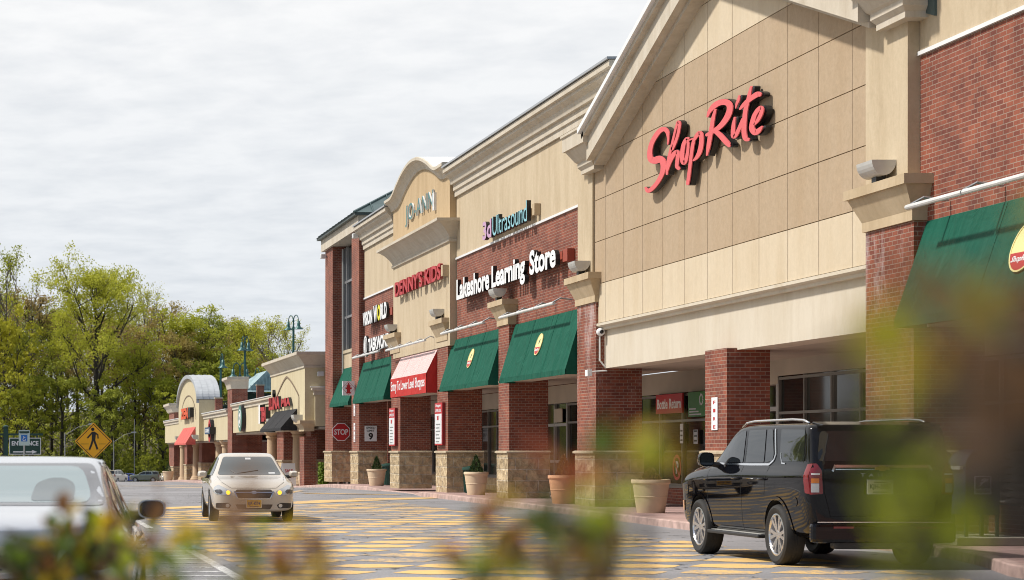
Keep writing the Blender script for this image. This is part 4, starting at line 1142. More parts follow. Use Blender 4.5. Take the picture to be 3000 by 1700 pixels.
def mailbox(x, y, gz, label):
    r = empty('mailbox', (x, y, gz), 0, label, 'mailbox', 'blue mail collection boxes on the concrete slab')
    w, dp = .25, .27; m = MB(); n = 16
    pts = [(-w, .32), (w, .32)] + [(w * math.cos(math.pi * k / n), 1.02 + w * 1.02 * math.sin(math.pi * k / n)) for k in range(n + 1)]
    m.prism_y(pts, -dp, dp); autosmooth(m.build('box_body', M['mail_blue'], r), 30)
    for sx in (-1, 1):
        for sy in (-1, 1): MB().box(sx * .225 - .022, sx * .225 + .022, sy * .24 - .022, sy * .24 + .022, 0, .32).build('leg', M['mail_blue'], r)
    e = MB()
    for yy in (-dp - .004, dp - .012):
        pp = [(w * 1.03 * math.cos(math.pi * k / n), 1.02 + w * 1.05 * math.sin(math.pi * k / n)) for k in range(n + 1)]
        for a, b in zip(pp, pp[1:]):
            e.q([(a[0], yy, a[1]), (b[0], yy, b[1]), (b[0], yy + .016, b[1]), (a[0], yy + .016, a[1])])
    e.build('edge_bead', M['mail_blue'], r)
    MB().box(-w - .05, -w - .002, -.2, .2, .98, 1.03).build('chute_handle', M['white_metal'], r)
    fr = frame_S(-.125, .62, -dp - .001); m = MB(); add_plate(m, fr, 0, .25, 0, .27, 0, .006, 0)
    add_plate(m, fr, .018, .232, .085, .252, .006, .008, 1)
    add_poly(m, fr, [(.04, .10), (.10, .125), (.13, .165), (.19, .185), (.215, .23), (.14, .235), (.09, .205), (.12, .19), (.07, .16), (.10, .15)], .008, .010, 0)
    add_plate(m, fr, .02, .23, .02, .07, .006, .008, 2)
    m.build('eagle_label', [M['white'], M['mail_blue'], M['grey_metal']], r)
    adopt(r) if False else None
    return r
mailbox(14.12, 30.25, .27, 'nearer blue mailbox with white eagle label, rightmost on the slab')
mailbox(13.98, 31.35, .27, 'farther blue mailbox partly hidden behind the black car')
o = MB().box(13.62, 14.75, 29.7, 31.9, .152, .27).build('concrete_slab', M['concrete'], None, bevel=.01); tag(o, 'raised concrete slab under the blue mailboxes', 'slab')
# bags of salt stacked behind the shop window ledge
rg = random.Random(3)
M['bag'] = simple('white_plastic_bag', (.42, .40, .38), .5, 0, .25, 9)
col = 0
for c_, yc in enumerate((36.35, 35.75, 35.1, 34.45)):
    for k in range(6 + (c_ % 2)):
        m = MB(); nn = 8; zc = .66 + k * .13
        vs = []
        for i in range(nn + 1):
            for j in range(nn + 1):
                u, v = i / nn * 2 - 1, j / nn * 2 - 1
                hgt = .075 * (1 - abs(u) ** 3.2) * (1 - abs(v) ** 3.2) + rg.uniform(-.004, .004)
                vs.append((u, v, hgt))
        top = [(.0 + v * .17, u * .27, h) for u, v, h in vs]; bot = [(v * .17, u * .27, -h * .8) for u, v, h in vs]
        fs = [(i * (nn + 1) + j, i * (nn + 1) + j + 1, (i + 1) * (nn + 1) + j + 1, (i + 1) * (nn + 1) + j) for i in range(nn) for j in range(nn)]
        m.add(top, fs); m.add(bot, [f[::-1] for f in fs])
        o = m.build('salt_bag', M['bag'], None, smooth=True); o.location = (16.83 + rg.uniform(-.02, .02), yc + rg.uniform(-.03, .03), zc); o.rotation_euler = (0, 0, rg.uniform(-.06, .06))
        col += 1
        tag(o, 'white plastic salt bag in the stacks behind the mailboxes', 'bag', 'white bags stacked at the shop front')
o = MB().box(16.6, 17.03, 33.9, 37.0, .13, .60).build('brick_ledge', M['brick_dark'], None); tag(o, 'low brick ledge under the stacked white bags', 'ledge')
# ---------------------------------------------------------------- far strip of shops
XS = 14.0
st = empty('far_shop_strip', (XS, 140, -.5), 0, 'lower cream and brick shop strip with barrel vault and columns in the distance', 'building')
def PY(px, X=XS): return 6025 * X / (px - 41)
def fpier(y0, y1, zt, dep=1.2, base=True, x=XS + .35, mat='brick'):
    g = g0(y0) + .12
    MB().box(x, x + dep, y0, y1, g + 1.36, zt).build('brick_pier', M[mat], st)
    MB().box(x - .05, x + dep + .05, y0 - .05, y1 + .05, g, g + 1.28).build('stone_base', M['stone'], st)
    MB().box(x - .1, x + dep + .08, y0 - .1, y1 + .1, g + 1.283, g + 1.357).build('ledge', M['cap_stone'], st)
def fcol(yc, zt, r=.30, x=XS + .45):
    g = g0(yc) + .12; h = zt - g
    m = MB().lathe((x, yc, g), [(r * 1.6, 0), (r * 1.6, .12), (r * 1.35, .2), (r * 1.3, .3), (r * 1.08, .34), (r * 1.0, .4), (r * .88, h - .42), (r * 1.1, h - .40), (r * 1.1, h - .33), (r * .95, h - .3), (r * 1.45, h - .12), (r * 1.5, h - .0)], 20)
    autosmooth(m.build('round_column', M['strip_column'], st))
B1a, B1b = 95.6, 131.4
MB().box(XS, 15.2, B1a, B1b, 2.68, 4.12).build('cream_band', M['strip_cream'], st)
MB().crown(XS, 15.3, B1a, B1b, [(0, 4.122), (.06, 4.14), (.06, 4.3), (.16, 4.36), (.16, 4.48), (0, 4.49)]).build('parapet_moulding', M['trim'], st)
MB().box(XS - .2, 15.3, B1a, B1b, 4.492, 4.53).build('parapet_cap', M['flash'], st)
MB().box(15.2, 23, B1a, B1b, 3.6, 3.9).build('flat_roof', M['dark_flash'], st)
MB().box(XS + .2, 17.4, B1a, B1b, 2.55, 2.66).build('arcade_ceiling', M['ceiling'], st)
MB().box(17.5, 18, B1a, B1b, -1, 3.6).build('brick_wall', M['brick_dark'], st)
sf = MB(); fr_ = MB()
for y0 in (98, 104, 110, 116.5, 122):
    sf.box(17.44, 17.49, y0, y0 + 4.6, -.3, 2.2)
    for k in range(4): fr_.box(17.38, 17.438, y0 + k * 1.5, y0 + k * 1.5 + .08, -.3, 2.2)
sf.build('shop_glass', M['glass_dark'], st); fr_.build('window_frame', M['frame_light'], st)
# tall pier between the segments
y0, y1 = 131.6, 134.3
g = g0(132) + .1
MB().box(XS - .05, XS + .95, y0, y1, g, 5.5).build('brick_pier', M['brick'], st)
MB().box(XS + .951, 15.9, y0 + .1, y1, g, 2.6).build('brick_wing', M['brick'], st)
MB().crown(XS - .05, XS + 1.0, y0, y1, [(0, 5.5), (.05, 5.52), (.1, 5.75), (.2, 6.0), (.35, 6.1), (.35, 6.26), (0, 6.28)]).build('capital', M['trim'], st)
for a, b in ((99.3, 101.2), (109.5, 112.2)): fpier(a, b, 2.66)
for yc in (104.6, 115.2): fcol(yc, 2.66)
# entry block with crown and pointed arch
ex, ea, eb = 13.55, 95.8, 108.4
MB().box(ex, 14.7, ea, eb, 2.69, 5.5).build('entry_block', M['strip_cream'], st)
MB().box(ex + .02, ex + .6, ea + .4, ea + 1.9, -.35, 2.2).build('entry_pier', M['brick'], st)
MB().crown(ex, 14.9, ea, eb, [(0, 5.40), (.05, 5.42), (.05, 5.5), (.02, 5.52), (.1, 5.65), (.35, 5.95), (.45, 6.0), (.45, 6.14), (0, 6.16)]).build('crown_cornice', M['trim'], st)
m = MB(); c = (ea + eb) / 2
arch = []
for k in range(17):
    t = k / 16; a = abs(t - .5) * 2; arch.append((c + (t - .5) * 8.8, 4.1 + 1.05 * (1 - a ** 1.35)))
for (ya, za), (yb, zb) in zip(arch, arch[1:]): m.q([(ex - .03, ya, za), (ex - .03, yb, zb), (ex - .03, yb, zb + .1), (ex - .03, ya, za + .1)]); m.q([(ex - .03, ya, za), (ex, ya, za), (ex, yb, zb), (ex - .03, yb, zb)])
for yy in (arch[0][0], arch[-1][0]): m.box(ex - .03, ex + .01, yy - .06, yy + .06, 2.9, 4.1)
m.build('arch_relief', M['groove'], st)
MB().crown(ex, 14.0, 95.9, 97.6, [(0, 2.45), (.03, 2.45), (.03, 2.6), (.2, 2.8), (.25, 2.8), (.25, 2.95), (0, 2.96)]).build('capital', M['capital'], st)
# far segment
B2a, B2b = 134.4, 190.5
MB().box(XS, 15.2, B2a, B2b, 2.27, 3.85).build('cream_band', M['strip_cream'], st)
MB().crown(XS, 15.3, B2a, B2b, [(0, 3.852), (.06, 3.87), (.06, 4.05), (.16, 4.1), (.16, 4.24), (0, 4.25)]).build('parapet_moulding', M['trim'], st)
MB().box(XS - .2, 15.3, B2a, B2b, 4.252, 4.3).build('parapet_cap', M['flash'], st)
MB().box(15.2, 22, B2a, B2b, 3.3, 3.6).build('flat_roof', M['dark_flash'], st)
MB().box(XS + .2, 17.4, B2a, B2b, 2.15, 2.25).build('arcade_ceiling', M['ceiling'], st)
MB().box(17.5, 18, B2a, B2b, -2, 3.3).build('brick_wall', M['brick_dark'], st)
for a, b in ((157.2, 159.6), (170.5, 173.0)): fpier(a, b, 2.25)
fpier(184.5, 190.3, 5.0, 2.2)
MB().crown(XS + .3, 16.6, 184.4, 190.4, [(0, 5.0), (.1, 5.05), (.3, 5.5), (.45, 5.6), (.45, 5.8), (0, 5.82)]).build('capital', M['trim'], st)
for yc in (140.2, 144.6, 163.0, 175.6): fcol(yc, 2.25)
# barrel vault front
vy0, vy1 = 151.7, 170.5; vc = (vy0 + vy1) / 2; vr = (vy1 - vy0) / 2
def vz(y, r=vr): return 5.35 + 2.1 * math.sqrt(max(0, 1 - ((y - vc) / r) ** 2))
ys_ = [vc - vr * math.cos(math.pi * k / 32) for k in range(33)]
MB().prism_x([(vy0, 2.28)] + [(y, vz(y) - .18 if vy0 + .05 < y < vy1 - .05 else 5.3) for y in ys_] + [(vy1, 2.28)], 13.65, 14.9).build('vault_front', M['strip_cream'], st)
m = MB()
for a, b in zip(ys_, ys_[1:]):
    za, zb = vz(a), vz(b)
    m.q([(13.45, a, za), (13.45, b, zb), (15.2, b, zb), (15.2, a, za)]); m.q([(13.45, a, za - .28), (13.45, b, zb - .28), (13.45, b, zb), (13.45, a, za)]); m.q([(13.45, b, zb - .28), (13.45, a, za - .28), (13.65, a, za - .28), (13.65, b, zb - .28)])
for xx in (13.9, 14.35, 14.8):
    for a, b in zip(ys_, ys_[1:]): m.tube([(xx, a, vz(a)), (xx, b, vz(b))], .035, 4)
m.build('barrel_roof', M['pale_roof'], st)
m = MB(); rr = vr * .72
for k in range(24):
    t0, t1 = math.pi * k / 24, math.pi * (k + 1) / 24
    P = lambda t, e: (13.62, vc + (rr + e * 2.4) * math.cos(t), 3.9 + (1.9 + e) * math.sin(t))
    m.q([P(t0, 0), P(t1, 0), P(t1, .09), P(t0, .09)])
m.build('arch_relief', M['groove'], st)
adopt(st)
# red ring sign with blue bar, round green sign, letters
def small_sign(label, yc, zc, x, kind):
    s = empty('wall_sign', (x, yc, zc), 0, label, 'sign'); fr = frame_W(yc, zc, x + .3); m = MB()
    if kind == 'ring':
        add_ring(m, fr, 0, 0, .62, .95, 0, .3, 0, 2, sy=.85); add_plate(m, fr, -1.9, 1.9, -.24, .24, 0, .45, 1, 2); add_text(m, 'CAFE', fr, 2.6, .26, .01, 3, 3, a0=-1.3, b0=-.13, d0=.45, bold=.03)
    elif kind == 'disc':
        add_poly(m, fr, circ(0, 0, 1.05, .80), 0, .3, 4, 2); add_ring(m, fr, 0, 0, .62, .70, .3, .32, 3, sy=.78); add_ring(m, fr, 0, 0, .18, .42, .3, .32, 3, sy=.9, n=5)
    elif kind == 'redletters':
        add_plate(m, fr, -1.6, -.9, -.5, .55, 0, .3, 3, 2); add_text(m, 'TEN', fr, 2.3, .8, .3, 0, 2, a0=-.7, b0=-.4, bold=.06)
    elif kind == 'longred':
        add_text(m, 'LUNA', fr, 4.4, .66, .15, 0, 2, a0=-4.2, b0=-.3, bold=.05); add_text(m, 'MIA', fr, 3.4, .42, .15, 0, 2, a0=.8, b0=-.22, bold=.05); add_ring(m, fr, -2.6, .55, .0, .2, 0, .15, 2, 2, n=4)
    elif kind == 'orange':
        add_text(m, 'ZEN', fr, 6.5, .85, .3, 5, 2, a0=-3.6, b0=-.42, bold=.06); add_plate(m, fr, 3.3, 5.0, -.35, .4, 0, .3, 2, 2)
    m.build('sign_face', [M['red'], M['navy'], M['black'], M['white'], M['sign_green'], M['orange']], s); adopt(s); return s
M['navy'] = simple('navy_face', (.03, .07, .14), .5); M['sign_green'] = simple('round_sign_green', (.06, .20, .15), .5); M['orange'] = simple('orange_face', (.70, .09, .02), .5)
small_sign('red ring sign with a dark blue bar on the far strip', 144.5, 2.95, 13.72, 'ring')
small_sign('round green and white sign edge on, on the cream band', 125.0, 3.5, 13.72, 'disc')
small_sign('short red letters beside the round green sign', 113.8, 3.55, 13.72, 'redletters')
small_sign('red letters above the black awning of the entry block', 104.0, 3.95, 13.25, 'longred')
small_sign('orange letters on the barrel vault front', 161.0, 4.45, 13.35, 'orange')
a = awning(98.3, 106.5, zt=3.55, zb=2.5, mat='black_awning', xt=13.54, xb=12.75, val=.14, label='black awning on the far entry block'); del a['group']
a = awning(154.5, 165.5, zt=3.35, zb=2.0, mat='coral_awning', xt=13.64, xb=12.9, val=.12, label='faded coral awning under the barrel vault'); del a['group']
for yc, x, z, lab in ((97.0, 13.42, 2.9, 'trough light right of the black awning'), (108.9, 13.7, 2.9, 'trough light left of the black awning'), (152.5, 13.5, 2.4, 'trough light right of the coral awning'), (168.5, 13.5, 2.4, 'trough light left of the coral awning')):
    r_ = uplight(yc, lab, x, z, .95, .28)
    r_['group'] = 'trough lights on the far shop strip'
s = empty('floodlight', (14.2, 95.6, 5.1), 0, 'floodlight on the side of the far entry block', 'light fixture'); MB().box(14.1, 14.4, 95.45, 95.72, 5.0, 5.22).build('lamp_head', M['white_metal'], s, bevel=.03); adopt(s)
# far speed sign
s = empty('speed_limit_sign', (14.8, 184.3, 1), 0, 'white speed limit sign on the farthest brick pier', 'sign'); fr = frame_S(14.9, .4, 184.4); m = MB(); add_plate(m, fr, 0, .62, 0, .82, 0, .02, 0)
add_text(m, '4', fr, .3, .4, .004, 1, 1, a0=.16, b0=.08, d0=.02, bold=.03); add_plate(m, fr, .1, .52, .6, .7, .02, .024, 1); m.build('sign_plate', [M['white'], M['black_paint']], s); adopt(s)
# planters and shrubs of the far strip
planter(13.9, 98.0, .85, .72, 'beige planter beside the sandwich board of the far strip', gz=g0(98) + .12)
little_conifer(13.9, 98.0, g0(98) + .75, .6, .45, 'dark conical shrub in the planter by the sandwich board', 'conifer', 7)
planter(13.2, 176, 1.0, .85, 'beige planter at the far end of the shop strip', gz=g0(176) + .12)
little_conifer(13.2, 176, g0(176) + .9, .75, .6, 'dark shrub in the planter at the far end of the strip', 'conifer', 8)
bin_thing(14.6, 142, g0(142) + .12, 'green litter bin among the far columns')
M['bush_bright'] = simple('bright_bush', (.17, .26, .02), .7, 0, .3, 10)
r = empty('clipped_bush', (14.42, 95.9, g0(96) + .1), 0, 'bright green upright bush against the tower base', 'bush'); m = MB(); rg = random.Random(9)
for k in range(1500):
    a_ = rg.uniform(0, 6.28); rr = .24 * math.sqrt(rg.random()); zz = rg.random() * 1.15; p = Vector((rr * math.cos(a_), rr * math.sin(a_), zz)); d1 = Vector([rg.uniform(-1, 1) for _ in range(3)]).normalized() * .05; d2 = d1.orthogonal().normalized() * .03
    m.q([p - d1, p + d2, p + d1, p - d2])
m.build('foliage', M['bush_bright'], r); MB().tube([(0, 0, 0), (0, 0, .8)], .03, 6).build('stem', M['twig'], r)
# sandwich board
s = empty('sandwich_board', (13.55, 101.5, g0(101) + .13), R(8), 'white folding sandwich board with red writing', 'sign')
m = MB()
for sgn in (-1, 1):
    fr = lambda a, b, d, sgn=sgn: (a - .35, sgn * (.28 - .24 * b / 1.15) + sgn * d, b)
    add_plate(m, fr, 0, .66, 0, 1.15, 0, .02, 0)
fr = lambda a, b, d: (a - .35, -(.28 - .24 * b / 1.15) - d, b)
for k, w_ in enumerate(('SALE', 'OPEN')): add_text(m, w_, fr, .4, .16, .004, 1, 1, a0=.13, b0=.7 - .28 * k, d0=.021, bold=.02)
m.build('board', [M['white'], M['red']], s)
# pavilion with metal roof, posts and railings on the deck behind
pv = empty('deck_pavilion', (22, 150, 4), 0, 'blue grey metal gable roof of the pavilion behind the strip', 'pavilion')
z0 = H0 + (1322 - 1150) * 160 / 6025
xl, xr = (735 - 41) * 160 / 6025 - .6, (812 - 41) * 160 / 6025
xc = (778 - 41) * 160 / 6025; zr = H0 + (1322 - 1087) * 160 / 6025
m = MB()
m.q([(xl - 1.2, 158, z0), (xr + 1.2, 158, z0), (xr, 163, zr - .2), (xc, 164, zr), (xl, 163, zr - 1.0)])
m.prism_y([(xl, z0 - .05), (xc, zr), (xr + .6, z0 + .3)], 159, 166)
for k in range(12):
    xx = xl + (xr - xl) * k / 11; zt = zr - abs(xx - xc) * .8; m.tube([(xx, 158.95, z0), (xx, 158.95, max(z0 + .2, zt - .15))], .05, 4)
m.build('metal_roof', M['roof_blue'], pv)
MB().box(xl, xr + .6, 160, 165, z0 - 2.5, z0 - .06).build('pavilion_wall', M['dark_green'], pv); adopt(pv)
for i, px in enumerate((640, 762, 700)):
    r = empty('deck_post', ((px - 41) * 150 / 6025, 150, 3), 0, ('brick deck post right of the barrel vault', 'brick deck post below the pavilion roof', 'brick deck post behind the tall strip pier')[i], 'post', 'brick posts of the parking deck railing')
    x = (px - 41) * 150 / 6025
    zt = H0 + (1322 - (1168, 1130, 1150)[i]) * 150 / 6025
    MB().box(x - .22, x + .3, 150, 150.5, 2.5, zt).build('brick_post', M['brick'], r); MB().box(x - .27, x + .35, 149.95, 150.55, zt + .002, zt + .08).build('post_cap', M['cap_stone'], r); adopt(r)
r = empty('deck_railing', (20, 151, 4), 0, 'dark green railing of the parking deck behind the strip', 'railing')
m = MB()
xa, xb_ = (640 - 41) * 151 / 6025, (812 - 41) * 151 / 6025
for z in (3.9, 4.3, 4.75, 5.15): m.box(xa, xb_, 151, 151.06, z, z + .07)
for k in range(28): xx = xa + (xb_ - xa) * k / 27; m.box(xx - .03, xx + .03, 151.061, 151.1, 3.6, 5.2)
m.build('rails', M['dark_green'], r); MB().box(xa, xb_, 151.2, 151.4, 3.2, 4.9).build('deck_wall', M['dark_green'], r); adopt(r)

# ---------------------------------------------------------------- green street lamps
M['lamp_white'] = simple('lamp_reflector', (.55, .66, .66), .4)
def street_lamp(px, ytop, D, arms, label, gz=None):
    x = (px - 41) * D / 6025; zt = H0 + (1322 - ytop) * D / 6025; s = D / 150
    gz = g0(D) if gz is None else gz
    r = empty('street_lamp', (x, D, gz), 0, label, 'street lamp', 'green gooseneck street lamps behind the strip')
    h = zt - gz
    MB().tube([(0, 0, 0), (0, 0, h - .9 * s)], [.11 * s, .085 * s], 10).build('pole', M['pole_green'], r)
    MB().lathe((0, 0, h - .9 * s), [(.085 * s, 0), (.13 * s, .1 * s), (.06 * s, .25 * s), (.05 * s, .55 * s), (.09 * s, .62 * s), (0, .9 * s)], 10).build('finial', M['pole_green'], r, smooth=True)
    for ax, ay in arms:
        d = Vector((ax, ay, 0)) * s
        pts = [Vector((0, 0, h - .8 * s))]
        for k in range(9):
            t = math.pi * k / 8; pts.append(Vector((0, 0, h - .35 * s)) + d * (.5 - .5 * math.cos(t)) + Vector((0, 0, .5 * s * math.sin(t))))
        a_ = MB().tube(pts, .035 * s, 6).build('arm', M['pole_green'], r)
        e = pts[-1] - Vector((0, 0, .05 * s))
        sh = MB().lathe(tuple(e), [(.0, .12 * s), (.10 * s, .1 * s), (.12 * s, -.22 * s), (.16 * s, -.33 * s), (.36 * s, -.46 * s), (.37 * s, -.50 * s)], 16).build('lamp_shade', M['pole_green'], r, smooth=True)
        b = MB().lathe(tuple(e), [(.35 * s, -.485 * s), (.15 * s, -.38 * s), (0, -.36 * s)], 16).build('reflector', M['lamp_white'], sh, smooth=True)
    return r
street_lamp(647, 1043, 200, [(.12, -.35)], 'street lamp right of the white barrel roof')
street_lamp(717.6, 992, 185, [(-.25, -.3), (.28, .2)], 'taller street lamp above the strip pier')
street_lamp(859.7, 930, 165, [(-.30, .55), (.30, -.55)], 'highest double armed street lamp above the entry block')
street_lamp(703, 1070, 250, [(-.5, 0), (.5, 0)], 'small distant street lamp just above the strip pier')
street_lamp(748, 1085, 250, [(.25, -.3)], 'small distant street lamp in front of the pavilion roof')
# ---------------------------------------------------------------- vehicles
def paint(name, col, flake=0.0, rough=.25, coat=1.0, metal=0.0):
    m, t, p = new_mat(name)
    p.inputs['Base Color'].default_value = (*col, 1); p.inputs['Roughness'].default_value = rough; p.inputs['Metallic'].default_value = metal
    p.inputs['Coat Weight'].default_value = coat; p.inputs['Coat Roughness'].default_value = .02
    g = t.nodes.new('ShaderNodeTexCoord')
    n = t.nodes.new('ShaderNodeTexNoise'); n.inputs['Scale'].default_value = 1.6; n.inputs['Detail'].default_value = 2
    t.links.new(g.outputs['Object'], n.inputs['Vector'])
    b = t.nodes.new('ShaderNodeBump'); b.inputs['Strength'].default_value = .025; b.inputs['Distance'].default_value = .02
    t.links.new(n.outputs[0], b.inputs['Height']); t.links.new(b.outputs[0], p.inputs['Normal'])
    return m
M['paint_black'] = paint('black_car_paint', (.003, .003, .004), rough=.3, coat=.8)
M['paint_black'].node_tree.nodes['Principled BSDF'].inputs['Specular IOR Level'].default_value = 0.0
M['paint_white'] = paint('white_car_paint', (.55, .49, .41))
M['paint_silver'] = paint('silver_white_car_paint', (.50, .52, .56), metal=.3, rough=.3)
M['paint_green'] = paint('green_grey_car_paint', (.14, .16, .12), metal=.3)
M['paint_blue'] = paint('blue_car_paint', (.02, .05, .28))
M['car_glass'] = simple('tinted_car_glass', (.010, .012, .014), .02, 0, spec=.65)
M['car_glass_light'] = simple('car_window_glass', (.022, .030, .030), .04, 0, spec=1.0, coat=1.0)
M['lamp_red'] = simple('tail_lamp_red', (.17, .006, .008), .12, coat=1)
M['lamp_amber'] = simple('amber_lens', (.60, .17, .01), .15, coat=1)
M['lamp_amber_lit'] = simple('lit_amber_lamp', (.8, .4, .02), .2, emit=(1, .55, .05), es=1.6)
M['lamp_clear'] = simple('clear_lens', (.55, .56, .57), .08, .5, coat=1)
M['lamp_dark'] = simple('headlamp_inside', (.10, .10, .10), .15, .6, coat=1)
M['plate_cream'] = simple('cream_plate', (.62, .60, .42), .5)
M['plate_yellow'] = simple('yellow_plate', (.75, .40, .02), .5)
M['navy_ink'] = simple('navy_ink', (.02, .03, .10), .5)

def section(s, n_side=3):
    y, zb, hw, zs, tw, zt, k = s
    m = lambda a, b, t: a + (b - a) * t
    P = [(0, zb), (hw * .80, zb), (hw * .945, zb + .06), (hw * .972, m(zb, zs, .30)), (hw * .988, m(zb, zs, .62)), (hw, m(zb, zs, .865)), (hw * .997, m(zb, zs, .895)), (hw * .955, zs)]
    P += [(m(hw * .94, tw, .10), m(zs, zt, .07)), (m(hw * .93, tw, .86), m(zs, zt, .84)), (tw * .985, m(zs, zt, .95)), (tw * .86, m(zs, zt, .99)), (tw * .45, zt), (0, zt)]
    return [(x, y + k * max(0, z - zs), z) for x, z in P]
def loft_body(name, stations, mat, parent, wells, wr, halfw, subd=2):
    v, f = [], []
    secs = [section(s) for s in stations]; n = len(secs[0])
    for sc_ in secs:
        v += sc_
    for i in range(len(secs) - 1):
        for j in range(n - 1):
            a, b = i * n + j, (i + 1) * n + j; f.append((a, b, b + 1, a + 1))
    me = bpy.data.meshes.new(name); me.from_pydata(v, [], f)
    bm = bmesh.new(); bm.from_mesh(me)
    geom = bm.verts[:] + bm.edges[:] + bm.faces[:]
    r = bmesh.ops.duplicate(bm, geom=geom)
    for e in r['geom']:
        if isinstance(e, bmesh.types.BMVert): e.co.x = -e.co.x
    bmesh.ops.reverse_faces(bm, faces=[e for e in r['geom'] if isinstance(e, bmesh.types.BMFace)])
    bmesh.ops.remove_doubles(bm, verts=bm.verts, dist=.0005)
    bmesh.ops.holes_fill(bm, edges=[e for e in bm.edges if e.is_boundary], sides=60)
    # rear / front caps become quads strips across the car for smooth subdivision
    big = [fc for fc in bm.faces if len(fc.verts) > 6]
    for fc in big:
        vs = list(fc.verts); bm.faces.remove(fc)
        L = sorted([q for q in vs if q.co.x < -1e-5], key=lambda q: q.co.z); Rr = sorted([q for q in vs if q.co.x > 1e-5], key=lambda q: q.co.z)
        C = sorted([q for q in vs if abs(q.co.x) <= 1e-5], key=lambda q: q.co.z)
        for a in range(min(len(L), len(Rr)) - 1):
            try: bm.faces.new((L[a], L[a + 1], Rr[a + 1], Rr[a]))
            except Exception: pass
        for side_c, cvert in ((0, C[0]), (-1, C[-1])):
            try: bm.faces.new((L[side_c], cvert, Rr[side_c]))
            except Exception: pass
    bmesh.ops.recalc_face_normals(bm, faces=bm.faces)
    bm.to_mesh(me); bm.free()
    me.materials.append(M[mat]); me.materials.append(M['well'])
    o = bpy.data.objects.new(name, me); COL.objects.link(o)
    ss = o.modifiers.new('s', 'SUBSURF'); ss.levels = subd; ss.render_levels = subd
    tmp = []
    if wells:
        for wy in wells:
            for sx in (-1, 1):
                c = MB().lathe((sx * (halfw - .14), wy, wr - .02), [(0, -.2), (wr + .075, -.2), (wr + .075, .2), (0, .2)], 40, axis='x')
                co = c.build('cutter', [M[mat], M['well']]); merge(co)
                for p in co.data.polygons: p.material_index = 1
                tmp.append(co)
        for co in tmp:
            b = o.modifiers.new('b', 'BOOLEAN'); b.operation = 'DIFFERENCE'; b.object = co; b.solver = 'EXACT'
    dg = bpy.context.evaluated_depsgraph_get()
    me2 = bpy.data.meshes.new_from_object(o.evaluated_get(dg), depsgraph=dg)
    # clean copy without wells for projecting trim
    for md in list(o.modifiers):
        if md.type == 'BOOLEAN': o.modifiers.remove(md)
    bpy.context.view_layer.update()
    dg = bpy.context.evaluated_depsgraph_get(); me3 = bpy.data.meshes.new_from_object(o.evaluated_get(dg), depsgraph=dg)
    bm = bmesh.new(); bm.from_mesh(me3); bvh = BVHTree.FromBMesh(bm); bm.free()
    o.modifiers.clear(); o.data = me2; me2.name = name
    me2.polygons.foreach_set('use_smooth', [True] * len(me2.polygons))
    try: me2.set_sharp_from_angle(angle=R(38))
    except Exception: pass
    for co in tmp: bpy.data.objects.remove(co)
    o.parent = parent
    return o, bvh

def rounded(poly, r=.05, n=3):
    outp = []; N = len(poly)
    for i in range(N):
        p0, p1, p2 = Vector(poly[i - 1]), Vector(poly[i]), Vector(poly[(i + 1) % N])
        a, b = (p0 - p1), (p2 - p1); rr = min(r, a.length * .4, b.length * .4)
        a = p1 + a.normalized() * rr; b = p1 + b.normalized() * rr
        for k in range(n + 1):
            t = k / n; outp.append(tuple(a * (1 - t) ** 2 + p1 * 2 * t * (1 - t) + b * t * t))
    return outp
DIRS = {'left': (Vector((-4, 0, 0)), Vector((1, 0, 0)), 1, 2), 'right': (Vector((4, 0, 0)), Vector((-1, 0, 0)), 1, 2),
        'rear': (Vector((0, -6, 0)), Vector((0, 1, 0)), 0, 2), 'front': (Vector((0, 6, 0)), Vector((0, -1, 0)), 0, 2), 'top': (Vector((0, 0, 4)), Vector((0, 0, -1)), 0, 1)}
def patch(name, bvh, poly, side, mats, parent, off=.005, res=.08, corner=.04, mi=0, thick=0.0, mb=None):
    if corner: poly = rounded(poly, corner)
    org, d, ia, ib = DIRS[side]
    bm = bmesh.new(); vs = []
    for a, b in poly:
        c = [0, 0, 0]; c[ia] = a; c[ib] = b; vs.append(bm.verts.new(c))
    bm.faces.new(vs)
    for ax in (ia, ib):
        lo = min(v.co[ax] for v in bm.verts); hi = max(v.co[ax] for v in bm.verts)
        k = math.floor(lo / res) * res + res
        while k < hi:
            co = Vector((0, 0, 0)); co[ax] = k; no = Vector((0, 0, 0)); no[ax] = 1
            bmesh.ops.bisect_plane(bm, geom=bm.verts[:] + bm.edges[:] + bm.faces[:], plane_co=co, plane_no=no, dist=1e-5); k += res
    for v in bm.verts:
        o_ = v.co + org
        loc, nrm, idx, dist = bvh.ray_cast(o_, d)
        if loc is None:
            loc2, nrm, idx, dist = bvh.find_nearest(v.co + org * .2); loc = loc2
        if nrm.dot(d) > 0: nrm = -nrm
        v.co = loc + (nrm * .4 - d * .6).normalized() * off
    bmesh.ops.recalc_face_normals(bm, faces=bm.faces)
    s = sum((f.normal.dot(d)) * f.calc_area() for f in bm.faces)
    if s > 0: bmesh.ops.reverse_faces(bm, faces=bm.faces)
    bm.verts.index_update()
    m = mb or MB(); m.add([tuple(v.co) for v in bm.verts], [tuple(v.index for v in f.verts) for f in bm.faces], mi); bm.free()
    if mb is not None: return None
    return m.build(name, mats, parent, smooth=True)
def seam(bvh, pts, side, w=.008, off=.0035, mb=None, mi=0, res=.09):
    for a, b in zip(pts, pts[1:]):
        a, b = Vector(a), Vector(b); t = (b - a); 
        if t.length < 1e-6: continue
        n = Vector((-t.y, t.x)).normalized() * w / 2
        patch('', bvh, [tuple(a + n), tuple(b + n), tuple(b - n), tuple(a - n)], side, None, None, off, res, 0, mi, mb=mb)

